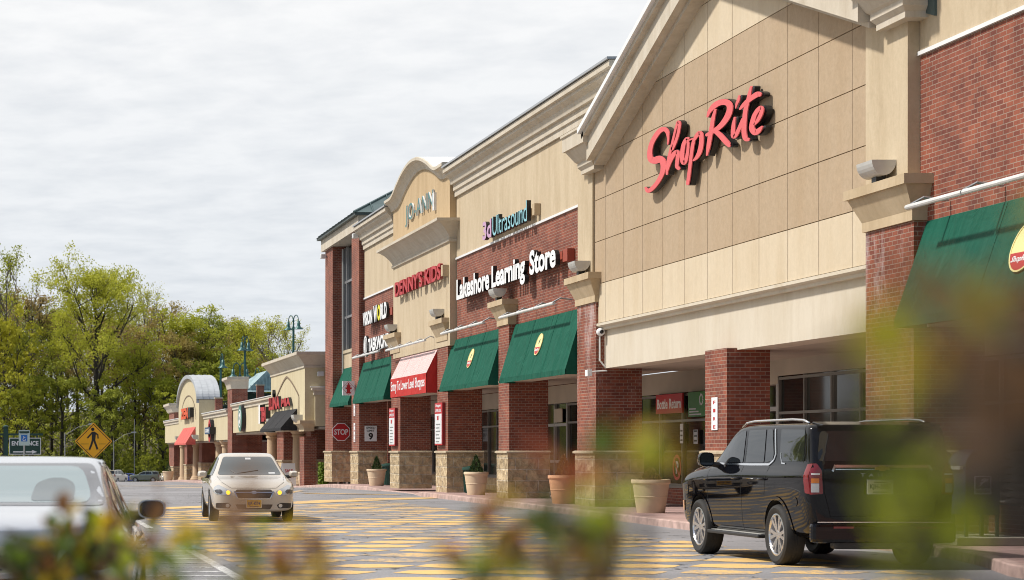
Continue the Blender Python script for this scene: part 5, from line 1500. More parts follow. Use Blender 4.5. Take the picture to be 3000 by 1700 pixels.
def wheel(parent, x, y, r, w, sx, spokes=6, name='wheel'):
    """sx=-1 for the left side of the car"""
    e = bpy.data.objects.new(name, None); COL.objects.link(e); e.parent = parent; e.location = (x, y, r); e.empty_display_size = .1
    h = w / 2; ri = r * .67
    t = MB().lathe((0, 0, 0), [(ri, -h * .72), (ri + .02, -h * .86), (r * .88, -h * .98), (r * .965, -h * .86), (r, -h * .62), (r, -h * .2), (r * .992, -h * .18), (r * .992, -h * .12), (r, -h * .1), (r, h * .1), (r * .992, h * .12), (r * .992, h * .18), (r, h * .2), (r, h * .62), (r * .965, h * .86), (r * .88, h * .98), (ri + .02, h * .86), (ri, h * .72)], 48, axis='x')
    autosmooth(t.build('tyre', M['rubber'], e), 30)
    m = MB()
    m.lathe((0, 0, 0), [(ri + .002, sx * h * .74), (ri + .012, sx * h * .84), (ri - .006, sx * h * .86), (ri - .02, sx * h * .72), (ri - .035, sx * h * .2), (ri - .04, -sx * h * .6)], 40, axis='x')
    m.lathe((0, 0, 0), [(0, sx * h * .72), (.045, sx * h * .72), (.07, sx * h * .66), (.075, sx * h * .3)], 20, axis='x')
    for k in range(spokes):
        for dk in (-.11, .11):
            a0 = 6.283 * k / spokes + dk * .55; a1 = 6.283 * k / spokes + dk * 1.9
            p0 = Vector((0, .055 * math.cos(a0), .055 * math.sin(a0))); p1 = Vector((0, (ri - .012) * math.cos(a1), (ri - .012) * math.sin(a1)))
            tn = (p1 - p0).normalized(); nn = Vector((0, -tn.z, tn.y)); w0, w1 = .020, .025; x0, x1 = sx * h * .70, sx * h * .78; xb = sx * h * .35
            q = [p0 + nn * w0 + Vector((x0, 0, 0)), p1 + nn * w1 + Vector((x1, 0, 0)), p1 - nn * w1 + Vector((x1, 0, 0)), p0 - nn * w0 + Vector((x0, 0, 0))]
            b = [Vector((xb, p.y, p.z)) for p in q]
            m.q(q); m.q([q[0], b[0], b[1], q[1]]); m.q([q[2], q[1], b[1], b[2]]); m.q([q[3], q[2], b[2], b[3]])
    o = m.build('rim', M['rim'], e)
    MB().lathe((0, 0, 0), [(0, sx * h * .1), (ri - .04, sx * h * .1)], 24, axis='x').build('brake_disc', M['well'], e)
    return e

def plate(parent, x, z, yf, w, h, text, matp, facing):
    """number plate on a rear (-y) or front (+y) face, local coords"""
    m = MB(); fr = (lambda a, b, d: (x - w / 2 + a, yf - d, z - h / 2 + b)) if facing == 'rear' else (lambda a, b, d: (x + w / 2 - a, yf + d, z - h / 2 + b))
    add_plate(m, fr, -.01, w + .01, -.01, h + .01, -.01, 0, 1); add_plate(m, fr, 0, w, 0, h, 0, .004, 0)
    add_text(m, text, fr, w * .82, h * .46, .002, 2, 2, a0=w * .09, b0=h * .26, d0=.004, bold=.03)
    add_plate(m, fr, w * .25, w * .75, h * .82, h * .9, .004, .006, 2); add_plate(m, fr, w * .2, w * .8, h * .08, h * .15, .004, .006, 2)
    return m.build('number_plate', [M[matp], M['chrome'], M['navy_ink']], parent)

def mirror_part(parent, mat, x, y, z, sx, w=.23, h=.17, glass_dir=-1, glassmat='car_glass'):
    m = MB(); n = 10
    def sec(t):   # t 0..1 across the depth
        s = [.55, .92, 1.0, .96][t]; yy = [.13, .07, -.0, -.055][t] * -glass_dir
        return [(x + sx * (w / 2 + w / 2 * s * math.copysign(abs(math.cos(a)) ** .6, math.cos(a))), y + yy, z + h / 2 * s * math.copysign(abs(math.sin(a)) ** .7, math.sin(a))) for a in [2 * math.pi * k / 24 for k in range(24)]]
    S = [sec(t) for t in range(4)]
    for a, b in zip(S, S[1:]):
        for k in range(24): m.q([a[k], a[(k + 1) % 24], b[(k + 1) % 24], b[k]])
    m.q(S[0]); m.q(S[-1][::-1])
    o = m.build('door_mirror', [M[mat]], parent); merge(o); autosmooth(o, 50)
    g = MB(); c = Vector((x + sx * w / 2, y, z)); last = [Vector(p) for p in S[-1]]
    g.q([tuple(Vector((c.x, p.y, c.z)) .lerp(p, .88) + Vector((0, .003 * glass_dir, 0))) for p in last])
    g.build('mirror_glass', [M[glassmat]], o)
    MB().tube([(x - sx * .12, y, z - h * .42), (x + sx * .05, y, z - h * .3)], [.045, .035], 8).build('mirror_foot', [M['plastic']], o)
    return o

# ---- large black SUV ------------------------------------------------------------
def build_suv(root, paintm='paint_black', detail=True, glassm='car_glass', name_text=True):
    st_ = [(-2.56, .50, .84, 1.30, .80, 1.79, .25), (-2.54, .46, .93, 1.31, .86, 1.865, .28), (-2.46, .42, .965, 1.31, .87, 1.885, .25), (-2.1, .36, .98, 1.31, .865, 1.895, .0), (-1.45, .34, .98, 1.31, .86, 1.90, 0),
           (-.6, .33, .98, 1.305, .855, 1.90, 0), (.0, .33, .98, 1.30, .845, 1.895, 0), (.30, .33, .98, 1.295, .835, 1.865, 0), (.62, .33, .98, 1.29, .825, 1.72, 0), (1.0, .33, .98, 1.28, .835, 1.48, 0), (1.2, .34, .98, 1.27, .84, 1.36, 0),
           (1.34, .34, .98, 1.26, .84, 1.325, 0), (2.1, .36, .97, 1.20, .82, 1.28, 0), (2.42, .38, .94, 1.13, .76, 1.21, 0), (2.56, .42, .87, 1.05, .66, 1.12, 0), (2.60, .48, .74, .96, .5, 1.02, 0)]
    body, bvh = loft_body('body', st_, paintm, root, (-1.50, 1.57), .405, .98)
    wins = []
    front_w = [(1.04, 1.365), (.44, 1.70), (.06, 1.80), (-.10, 1.81), (-.14, 1.36)]
    rear_w = [(-.25, 1.36), (-.21, 1.81), (-.88, 1.815), (-.94, 1.365)]
    rear_q = [(-.99, 1.365), (-.93, 1.815), (-1.12, 1.815), (-1.27, 1.47), (-1.24, 1.39)]
    quart = [(-1.50, 1.43), (-1.43, 1.81), (-2.26, 1.80), (-2.34, 1.39), (-1.58, 1.38)]
    for sd_ in ('left', 'right'):
        for w in (front_w, rear_w, rear_q, quart): patch('side_window', bvh, w, sd_, [M[glassm]], root, .006, .09, .035)
        if detail:
            tr = MB(); seam(bvh, [(1.12, 1.345), (.4, 1.335), (-.5, 1.335), (-1.16, 1.34), (-1.30, 1.40), (-1.345, 1.48), (-1.24, 1.77), (-1.22, 1.82)], sd_, .03, .010, tr)
            tr.build('window_trim', [M['chrome']], root, smooth=True); tr = MB()
            seam(bvh, [(-1.53, 1.50), (-1.545, 1.44), (-1.60, 1.36), (-1.72, 1.355)], sd_, .016, .010, tr); tr.build('quarter_trim', [M['chrome']], root, smooth=True)
            sm_ = MB()
            seam(bvh, [(1.14, 1.28), (1.18, .9), (1.10, .42)], sd_, mb=sm_); seam(bvh, [(-.2, 1.80), (-.2, 1.3), (-.19, .42)], sd_, mb=sm_)
            seam(bvh, [(-1.16, 1.84), (-1.18, 1.3), (-1.06, .92)], sd_, mb=sm_); seam(bvh, [(1.1, .42), (-.95, .42)], sd_, mb=sm_)
            seam(bvh, [(-2.24, 1.85), (-2.38, 1.38)], sd_, mb=sm_)
            sm_.build('door_seam', [M['well']], root)
            for yy in (-.05, -1.02):
                sg = -1 if sd_ == 'left' else 1
                hd = MB().tube([(sg * .975, yy + .12, 1.135), (sg * 1.015, yy + .08, 1.14), (sg * 1.018, yy - .08, 1.14), (sg * .975, yy - .12, 1.135)], [.012, .016, .016, .012], 8); hd.build('door_handle', [M[paintm]], root, smooth=True)
    patch('rear_window', bvh, [(-.82, 1.39), (-.75, 1.78), (.75, 1.78), (.82, 1.39)], 'rear', [M[glassm]], root, .006, .1, .06)
    patch('windscreen', bvh, [(-.76, 1.36), (-.68, 1.80), (.68, 1.80), (.76, 1.36)], 'front', [M[glassm]], root, .006, .1, .05)
    # lamps: red upper, amber and clear lower
    for s in (-1, 1):
        L = MB()
        P_ = lambda a: [(s * x, z) for x, z in a]
        patch('', bvh, P_([(.895, 1.36), (.83, 1.36), (.775, 1.27), (.76, .97), (.92, .96), (.925, 1.2)]), 'rear', None, None, .012, .05, .015, 0, mb=L)
        patch('', bvh, P_([(.905, 1.235), (.80, 1.235), (.80, 1.215), (.905, 1.215)]), 'rear', None, None, .017, .05, 0, 2, mb=L)
        patch('', bvh, P_([(.905, 1.17), (.81, 1.17), (.81, 1.11), (.905, 1.11)]), 'rear', None, None, .017, .05, 0, 1, mb=L)
        patch('', bvh, P_([(.905, 1.105), (.81, 1.105), (.81, .99), (.905, .99)]), 'rear', None, None, .017, .05, 0, 3, mb=L)
        sd_ = 'left' if s < 0 else 'right'
        patch('', bvh, [(-2.44, 1.35), (-2.52, 1.36), (-2.53, .97), (-2.46, .98), (-2.44, 1.15)], sd_, None, None, .012, .05, .015, 0, mb=L)
        L.build('tail_lamp', [M['lamp_red'], M['lamp_amber'], M['white_metal'], M['lamp_clear']], root, smooth=True)
        F = MB(); patch('', bvh, P_([(.80, 1.05), (.45, 1.03), (.46, .90), (.82, .88)]), 'front', None, None, .01, .06, .02, 0, mb=F); F.build('headlight', [M['lamp_clear']], root, smooth=True)
        patch('side_marker', bvh, [(2.28, .78), (2.40, .77), (2.42, .62), (2.31, .62)], sd_, [M['lamp_amber']], root, .012, .05, .01)
        b = patch('fuel_flap', bvh, circ(-2.16, .86, .06, n=20), sd_, [M['paint_black']], root, .006, .05, 0) if s < 0 and detail else None
        # wheel arch lip
        for wy in (-1.50, 1.57):
            A = MB()
            pts = [(wy + .505 * math.cos(R(t)), .39 + .505 * math.sin(R(t))) for t in range(-2, 183, 8)]
            seam(bvh, pts, sd_, .045, .012, A)
            A.build('wheel_arch_trim', [M[paintm]], root, smooth=True)
        # running board
        bd = MB().box(s * .86 if s > 0 else -1.02, 1.02 if s > 0 else -.86, -.98, 1.05, .335, .385); bd.build('running_board', [M['plastic']], root, bevel=.015)
        rl = MB().box(s * .9 - .07, s * .9 + .07, -.95, 1.0, .386, .392).build('step_tread', [M['lamp_grey']], root)
        # roof rail
        rr = MB().tube([(s * .76, .30, 1.86), (s * .765, .12, 1.915), (s * .77, -.2, 1.935), (s * .77, -1.6, 1.94), (s * .765, -1.95, 1.925), (s * .76, -2.12, 1.885)], [.014, .018, .018, .018, .018, .014], 8); rr.build('roof_rail', [M['chrome']], root, smooth=True)
        mirror_part(root, paintm, s * .99, .86, 1.40, s, .22, .21, -1)
        for wy in (-1.50, 1.57):
            wheel(root, s * (.98 - .135), wy, .405, .28, s)
    # spoiler, bumper trim, tailgate trim
    sp = MB(); sp.prism_x([(-2.20, 1.83), (-2.52, 1.835), (-2.55, 1.86), (-2.2, 1.905)], -.76, .76); sp.build('roof_spoiler', [M[paintm]], root, bevel=.012)
    bl = MB().box(-.93, .93, -2.645, -2.50, .34, .60); bl.build('rear_bumper', [M[paintm]], root, bevel=.05)
    MB().box(-.86, .86, -2.66, -2.63, .602, .618).build('bumper_chrome', [M['chrome']], root, bevel=.004)
    MB().box(-.62, .62, -2.60, -2.40, .26, .425).build('lower_valance', [M['plastic']], root, bevel=.04)
    MB().box(-.66, -.40, -2.655, -2.645, .53, .555).build('rear_reflector', [M['lamp_red']], root)
    MB().box(.40, .66, -2.655, -2.645, .53, .555).build('rear_reflector', [M['lamp_red']], root)
    c = MB(); seam(bvh, [(-.60, 1.325), (.60, 1.325)], 'rear', .035, .016, c); seam(bvh, [(-.60, 1.285), (.60, 1.285)], 'rear', .012, .014, c); seam(bvh, [(-.60, 1.34), (-.64, 1.26)], 'rear', .03, .016, c); seam(bvh, [(.60, 1.34), (.64, 1.26)], 'rear', .03, .016, c)
    c.build('tailgate_bar', [M['chrome']], root, smooth=True)
    M.setdefault('gold', simple('gold_emblem', (.75, .45, .08), .3, .6))
    e_ = MB(); fr = lambda a, b, d: (a, -2.575 - d, b + .235)
    add_poly(e_, fr, [(-.10, 1.045), (-.035, 1.045), (-.035, 1.03), (.035, 1.03), (.035, 1.045), (.10, 1.045), (.085, 1.085), (.035, 1.085), (.035, 1.10), (-.035, 1.10), (-.035, 1.085), (-.085, 1.085)], -.02, .006, 0)
    e_.build('emblem', [M['gold']], root)
    if name_text:
        m = MB(); fr = lambda a, b, d: (-.29 + a, -2.583 - d, 1.19 + b); add_text(m, 'TAHOE', fr, .50, .045, .012, 0, 0, space=1.9, bold=.01); m.build('model_lettering', [M['chrome']], root)
    plate(root, -.04, 1.06, -2.60, .33, .17, 'KJH-3387', 'plate_cream', 'rear')
    sm_ = MB(); seam(bvh, [(-.75, 1.36), (-.74, 1.0), (-.66, .68), (.66, .68), (.74, 1.0), (.75, 1.36)], 'rear', mb=sm_); sm_.build('tailgate_seam', [M['well']], root)
    MB().box(-.62, .62, 2.585, 2.63, .60, .98).build('grille', [M['plastic']], root, bevel=.01)
    return body

suv = empty('suv', (11.13, 28.95, 0), R(0.2), 'large glossy black suv parked by the kerb, seen from behind', 'suv')
build_suv(suv)

# ---- sedans -----------------------------------------------------------------------
def build_sedan(root, st_, paintm, wells, wr, halfw):
    return loft_body('body', st_, paintm, root, wells, wr, halfw)

# white sedan driving towards the camera
wcar = empty('sedan', (5.20, 46.15, 0), R(180 - 2.2), 'pale champagne sedan driving towards the camera with yellow front plate', 'car')
stw = [(-2.30, .50, .62, .88, .50, .98, 0), (-2.26, .40, .80, .92, .66, 1.04, 0), (-2.05, .30, .88, .94, .72, 1.09, 0), (-1.5, .24, .905, .95, .72, 1.13, 0), (-1.2, .22, .91, .95, .60, 1.30, 0), (-.85, .21, .91, .95, .585, 1.44, 0), (-.4, .2, .91, .95, .59, 1.485, 0),
       (.1, .2, .91, .945, .59, 1.48, 0), (.4, .2, .91, .94, .60, 1.40, 0), (.75, .2, .91, .93, .66, 1.20, 0), (1.05, .2, .91, .915, .74, 1.015, 0), (1.25, .22, .91, .90, .76, .965, 0), (1.7, .22, .90, .865, .74, .92, 0), (2.05, .22, .88, .80, .70, .85, 0), (2.25, .22, .83, .72, .62, .76, 0), (2.36, .24, .70, .62, .5, .66, 0), (2.39, .28, .55, .55, .4, .59, 0)]
wb, bvh = build_sedan(wcar, stw, 'paint_white', (-1.37, 1.38), .33, .91)
patch('windscreen', bvh, [(-.70, 1.00), (-.53, 1.395), (.53, 1.395), (.70, 1.00)], 'front', [M['car_glass_light']], wcar, .006, .08, .06)
patch('rear_window', bvh, [(-.60, 1.12), (-.50, 1.38), (.50, 1.38), (.60, 1.12)], 'rear', [M['car_glass']], wcar, .006, .08, .05)
for sd_, s in (('left', -1), ('right', 1)):
    patch('side_window', bvh, [(.88, .985), (.30, 1.36), (-.05, 1.40), (-.10, .985)], sd_, [M['car_glass']], wcar, .006, .08, .03)
    patch('side_window', bvh, [(-.18, .985), (-.13, 1.40), (-.65, 1.39), (-1.02, 1.24), (-1.12, 1.0)], sd_, [M['car_glass']], wcar, .006, .08, .03)
    sm_ = MB(); seam(bvh, [(.98, .93), (1.0, .6), (.94, .26)], sd_, mb=sm_); seam(bvh, [(-.14, 1.0), (-.14, .26)], sd_, mb=sm_); seam(bvh, [(-1.08, .97), (-1.05, .7), (-.98, .62)], sd_, mb=sm_); sm_.build('door_seam', [M['well']], wcar)
    for yy in (.0, -.98): MB().tube([(s * .905, yy + .1, .82), (s * .94, yy + .06, .825), (s * .94, yy - .06, .825), (s * .905, yy - .1, .82)], .014, 8).build('door_handle', [M['paint_white']], wcar, smooth=True)
    P_ = lambda a: [(s * x, z) for x, z in a]
    H = MB()
    patch('', bvh, P_([(.46, .66), (.50, .575), (.80, .60), (.86, .66), (.83, .755), (.74, .80), (.60, .73)]), 'front', None, None, .008, .05, .02, 0, mb=H)
    patch('', bvh, P_([(.66, .655), (.70, .61), (.80, .63), (.83, .68), (.78, .70), (.70, .70)]), 'front', None, None, .013, .05, .02, 1, mb=H)
    patch('', bvh, P_(circ(.545, .635, .045, n=16)), 'front', None, None, .016, .05, 0, 2, mb=H)
    H.build('headlight', [M['lamp_clear'], M['lamp_dark'], M['lamp_amber_lit']], wcar, smooth=True)
    F = MB(); patch('', bvh, P_([(.48, .37), (.52, .30), (.80, .31), (.80, .41), (.56, .42)]), 'front', None, None, .006, .05, .02, 0, mb=F)
    patch('', bvh, P_(circ(.56, .36, .04, n=14)), 'front', None, None, .012, .05, 0, 1, mb=F); F.build('fog_lamp_recess', [M['plastic'], M['lamp_clear']], wcar, smooth=True)
    mirror_part(wcar, 'paint_white', s * .90, .62, 1.01, s, .21, .15, -1)
    for wy in (-1.37, 1.38): wheel(wcar, s * (.91 - .11), wy, .33, .21, s, 5)
    W_ = MB()
    W_.tube([(s * .02 + .28, 1.06, 1.03), (s * .3 + .1, .93, 1.10)], .009, 5); W_.build('wiper', [M['plastic']], wcar)
G = MB()
patch('', bvh, [(-.40, .66), (-.34, .52), (.34, .52), (.40, .66), (.36, .70), (-.36, .70)], 'front', None, None, .007, .05, .02, 0, mb=G)
seam(bvh, [(-.42, .665), (-.34, .505), (.34, .505), (.42, .665)], 'front', .022, .014, G, 1); seam(bvh, [(-.38, .635), (.38, .635)], 'front', .02, .015, G, 1)
patch('', bvh, circ(0, .635, .06, .035, n=16), 'front', None, None, .02, .05, 0, 1, mb=G)
G.build('grille', [M['plastic'], M['chrome']], wcar, smooth=True)
G = MB(); patch('', bvh, [(-.40, .385), (-.34, .28), (.34, .28), (.40, .385)], 'front', None, None, .006, .05, .02, 0, mb=G); G.build('lower_intake', [M['plastic']], wcar, smooth=True)
plate(wcar, 0, .40, 2.405, .31, .16, 'EJR 4574', 'plate_yellow', 'front')
sm_ = MB(); seam(bvh, [(-.72, .97), (-.66, .85), (-.48, .73), (.48, .73), (.66, .85), (.72, .97)], 'front', .007, mb=sm_); sm_.build('bonnet_seam', [M['well']], wcar)
# pale papers on the dash, inspection sticker, mirror inside the windscreen
G = MB(); patch('', bvh, [(-.56, 1.025), (-.56, 1.05), (-.42, 1.05), (-.42, 1.025)], 'front', None, None, .009, .06, 0, 0, mb=G); patch('', bvh, [(-.07, 1.33), (-.07, 1.37), (.05, 1.37), (.05, 1.33)], 'front', None, None, .009, .06, 0, 0, mb=G); G.build('windscreen_sticker', [M['white_dirty']], wcar)

# silver white sedan at the left, seen from behind
lcar = empty('sedan', (.03, 15.25, 0), R(-4.7), 'silver white sedan at the left edge seen from behind, with dark wing mirror', 'car')
stl = [(-2.42, .55, .66, .95, .52, 1.02, 0), (-2.38, .40, .84, .99, .66, 1.08, 0), (-2.2, .30, .90, 1.0, .72, 1.12, 0), (-1.75, .26, .915, 1.0, .73, 1.16, 0), (-1.35, .24, .92, 1.0, .66, 1.28, 0), (-.98, .22, .92, .995, .64, 1.44, 0), (-.5, .2, .92, .99, .64, 1.49, 0),
       (.1, .2, .92, .98, .64, 1.485, 0), (.45, .2, .92, .97, .64, 1.40, 0), (.85, .2, .92, .96, .68, 1.18, 0), (1.15, .2, .92, .94, .74, 1.03, 0), (1.4, .22, .915, .92, .74, .98, 0), (1.9, .22, .90, .86, .72, .92, 0), (2.2, .24, .84, .78, .62, .84, 0), (2.35, .3, .66, .7, .5, .74, 0)]
lb, bvh = build_sedan(lcar, stl, 'paint_silver', (-1.36, 1.36), .335, .92)
rwp = [(-.72, 1.165), (-.60, 1.435), (.60, 1.435), (.72, 1.165)]
M['rear_band'] = simple('dark_glass_band', (.05, .05, .06), .1, coat=1)
def faux_rear_glass():  # pale base colour stands in for daylight coming through the cabin
    m, t, p = new_mat('light_painted_rear_glass'); p.inputs['Base Color'].default_value = (.16, .23, .24, 1); p.inputs['Roughness'].default_value = .05; p.inputs['Coat Weight'].default_value = 1; p.inputs['Coat Roughness'].default_value = .02; p.inputs['Specular IOR Level'].default_value = 1.0
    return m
M['light_painted_glass'] = faux_rear_glass()
patch('rear_window', bvh, rwp, 'rear', [M['rear_band']], lcar, .005, .07, .05)
patch('rear_window_painted_light', bvh, [(-.63, 1.18), (-.53, 1.415), (.53, 1.415), (.63, 1.18)], 'rear', [M['light_painted_glass']], lcar, .008, .07, .08)
M['seat_grey'] = simple('seat_shape', (.07, .095, .10), .1, coat=1)
for hx in (-.38, .36): patch('headrest', bvh, [(hx - .15, 1.19), (hx - .13, 1.30), (hx - .04, 1.335), (hx + .06, 1.335), (hx + .13, 1.30), (hx + .15, 1.19)], 'rear', [M['seat_grey']], lcar, .011, .07, .03)
for sd_, s in (('left', -1), ('right', 1)):
    patch('side_window', bvh, [(.98, 1.03), (.36, 1.37), (-.02, 1.41), (-.06, 1.03)], sd_, [M['car_glass']], lcar, .006, .08, .03)
    patch('side_window', bvh, [(-.14, 1.03), (-.10, 1.41), (-.62, 1.41), (-1.05, 1.26), (-1.42, 1.09), (-1.38, 1.05)], sd_, [M['car_glass']], lcar, .006, .08, .03)
    tr = MB(); seam(bvh, [(1.05, 1.005), (-.5, 1.01), (-1.5, 1.04)], sd_, .018, .011, tr); seam(bvh, [(-1.5, 1.05), (-1.05, 1.31), (-.6, 1.445), (0, 1.445), (.4, 1.40), (1.02, 1.04)], sd_, .018, .011, tr); tr.build('window_trim', [M['chrome']], lcar, smooth=True)
    sm_ = MB(); seam(bvh, [(1.1, .97), (1.12, .6), (1.05, .28)], sd_, mb=sm_); seam(bvh, [(-.10, 1.0), (-.10, .26)], sd_, mb=sm_); seam(bvh, [(-1.2, .99), (-1.1, .75), (-.95, .62)], sd_, mb=sm_); sm_.build('door_seam', [M['well']], lcar)
    for yy in (.08, -.95): MB().tube([(s * .915, yy + .11, .86), (s * .955, yy + .07, .865), (s * .955, yy - .07, .865), (s * .915, yy - .11, .86)], .016, 8).build('door_handle', [M['chrome']], lcar, smooth=True)
    P_ = lambda a: [(s * x, z) for x, z in a]
    T = MB()
    patch('', bvh, P_([(.42, .80), (.50, .90), (.62, .955), (.84, .95), (.86, .82), (.70, .78)]), 'rear', None, None, .01, .05, .02, 0, mb=T)
    patch('', bvh, P_([(.50, .82), (.56, .88), (.64, .90), (.80, .90), (.80, .87), (.64, .87), (.57, .82)]), 'rear', None, None, .015, .05, .005, 1, mb=T)
    patch('', bvh, [(-2.36, .96), (-2.12, .93), (-2.10, .84), (-2.36, .80)], sd_, None, None, .01, .05, .02, 0, mb=T)
    T.build('tail_lamp', [M['lamp_red'], M['lamp_clear']], lcar, smooth=True)
    mirror_part(lcar, 'paint_silver', s * .87, .70, 1.075, s, .22, .15, -1)
    for wy in (-1.36, 1.36): wheel(lcar, s * (.92 - .115), wy, .335, .225, s, 5)
sm_ = MB(); seam(bvh, [(-.70, 1.12), (-.64, 1.0), (-.45, .97), (-.42, .72), (.42, .72), (.45, .97), (.64, 1.0), (.70, 1.12)], 'rear', .008, mb=sm_); sm_.build('boot_seam', [M['well']], lcar)
MB().tube([(-.2, -.72, 1.47), (-.2, -.80, 1.53)], [.02, .006], 6).build('roof_aerial', [M['plastic']], lcar)
MB().box(-.8, .8, -2.45, -2.35, .36, .56).build('rear_bumper', [M['paint_silver']], lcar, bevel=.05)
plate(lcar, 0, .84, -2.435, .31, .16, 'HTK-5092', 'plate_cream', 'rear')

# ---- parked cars far away ------------------------------------------------------------
def copy_tree(o, parent=None):
    c = o.copy(); COL.objects.link(c); c.parent = parent
    for ch in o.children: copy_tree(ch, c)
    return c
def recolour(root, mat):
    for ch in root.children:
        for i, s in enumerate(ch.material_slots):
            if s.material and s.material.name.endswith('car_paint') :
                s.link = 'OBJECT'; s.material = M[mat]
def far_car(src, x, y, rz, mat, label, sc=1.0, gz=None):
    c = copy_tree(src); c.location = (x, y, g0(y) if gz is None else gz); c.rotation_euler = (0, 0, rz); c.scale = (sc, sc, sc)
    recolour(c, mat); c['label'] = label; c['group'] = 'cars parked at the far end of the lot'
    return c
def FX(px, D): return (px - 41) * D / 6025
far_car(suv, FX(424, 322), 322, R(82), 'paint_green', 'green grey suv parked side on at the far end', .90)
far_car(suv, FX(338, 262), 262, R(-24), 'paint_white', 'white suv at the far end with its rear to us', .92)
far_car(wcar, FX(377, 330), 330, R(70), 'paint_blue', 'blue car half hidden between the two far suvs', .95)
far_car(wcar, FX(480, 335), 335, R(10), 'paint_white', 'white car half hidden behind the far brick pier')
suv['category'] = 'suv'
# ---------------------------------------------------------------- signs at the left
s = empty('crossing_sign', (2.28, 59, 0), 0, 'yellow diamond pedestrian crossing sign on a post', 'sign')
MB().tube([(0, .05, 0), (0, .05, 2.3)], .03, 6).build('post', M['grey_metal'], s)
fr = lambda a, b, d: (a, -d, 1.80 + b); m = MB(); q = .545
add_poly(m, fr, rounded([(-q, 0), (0, -q), (q, 0), (0, q)], .04), -.01, .0, 0)
for r0, w_ in ((q - .045, .018),):
    P = [(-r0, 0), (0, -r0), (r0, 0), (0, r0)]; Q = [(-r0 + w_ * 1.4, 0), (0, -r0 + w_ * 1.4), (r0 - w_ * 1.4, 0), (0, r0 - w_ * 1.4)]
    for i in range(4): j = (i + 1) % 4; m.q([fr(*P[i], .004), fr(*P[j], .004), fr(*Q[j], .004), fr(*Q[i], .004)], 1)
add_poly(m, fr, circ(-.02, .345, .048, n=16), 0, .004, 1)
add_poly(m, fr, [(-.06, .27), (.03, .28), (.07, .22), (.05, .02), (-.05, .02), (-.05, .18)], 0, .004, 1)
add_poly(m, fr, [(-.05, .26), (-.06, .19), (-.16, .08), (-.19, .11), (-.11, .20)], 0, .0045, 1)
add_poly(m, fr, [(.04, .275), (.14, .20), (.15, .08), (.115, .08), (.11, .18), (.05, .21)], 0, .005, 1)
add_poly(m, fr, [(-.05, .03), (.01, .03), (-.04, -.12), (-.10, -.26), (-.14, -.22), (-.09, -.10)], 0, .0055, 1)
add_poly(m, fr, [(-.01, .03), (.05, .03), (.09, -.08), (.14, -.22), (.09, -.24), (.04, -.10)], 0, .006, 1)
for z_ in (-.075, -.245):
    hw_ = (q - abs(z_)) * .78; add_plate(m, fr, -hw_, -.14, z_ - .006, z_ + .006, 0, .004, 1); add_plate(m, fr, .15, hw_, z_ - .006, z_ + .006, 0, .004, 1)
m.build('sign_plate', [M['yellow_sign'], M['black_paint']], s)
# entrance board
D = 100; px = lambda p: (p - 41) * D / 6025; pz = lambda p: H0 + (1322 - p) * D / 6025
s = empty('entrance_sign', (0, D, 0), 0, 'dark green entrance board with white arrow hung on a post frame', 'sign')
fr = lambda a, b, d: (px(27) + a, -d, pz(1332) + b); w_ = px(120) - px(27); h_ = pz(1283) - pz(1332); m = MB()
add_plate(m, fr, 0, w_, 0, h_, 0, .06, 1, 1); add_plate(m, fr, .035, w_ - .035, .035, h_ - .035, .06, .064, 0)
add_text(m, 'ENTRANCE', fr, w_ * .84, .22, .004, 1, 1, a0=w_ * .08, b0=h_ - .38, d0=.064, bold=.03)
add_plate(m, fr, w_ * .12, w_ * .45, .10, .16, .064, .068, 1); add_plate(m, fr, w_ * .52, w_ * .74, .10, .16, .064, .068, 1)
add_poly(m, fr, [(w_ * .72, .04), (w_ * .88, .13), (w_ * .72, .22)], .064, .0685, 1)
m.build('board', [M['dark_green'], M['white']], s)
f = MB(); f.box(px(10), px(24), .12, .3, 0, pz(1252)); f.box(px(-6), px(9.8), .14, .26, pz(1276), pz(1270)); f.box(px(24.2), px(126), .14, .26, pz(1276), pz(1270)); f.lathe((px(17), .21, pz(1252)), [(.14, 0), (.14, .05), (0, .12)], 8)
for a in (40, 107): f.box(px(a) - .02, px(a) + .02, .05, .09, pz(1283) - .02, pz(1276.2))
f.build('post_frame', M['dark_green'], s)
# accessible parking sign
s = empty('accessible_parking_sign', ((71 - 41) * 56 / 6025, 56, 0), 0, 'pale accessible parking sign in front of the entrance board', 'sign')
zc = H0 + (1322 - 1283) * 56 / 6025; fr = lambda a, b, d: (a, -d, zc + b); m = MB(); add_plate(m, fr, -.15, .15, -.21, .21, -.004, 0, 0); add_plate(m, fr, -.135, .135, .13, .18, 0, .003, 3)
add_plate(m, fr, -.085, .085, -.10, .08, 0, .003, 1); add_ring(m, fr, .0, -.045, .03, .045, .003, .006, 2, n=14, a0=100, a1=380); add_plate(m, fr, -.02, -.004, -.02, .05, .003, .006, 2); add_plate(m, fr, -.003, .03, .0, .013, .003, .006, 2)
add_text(m, 'PARKING', fr, .2, .03, .002, 3, 3, a0=-.1, b0=.10, d0=0)
M['sign_pale'] = simple('pale_sign', (.50, .62, .60), .5); M['sign_blue'] = simple('sign_blue', (.02, .16, .50), .5)
m.build('sign_plate', [M['sign_pale'], M['sign_blue'], M['white'], M['dark_green']], s); MB().tube([(0, .03, 0), (0, .03, zc + .22)], .022, 6).build('post', M['grey_metal'], s)
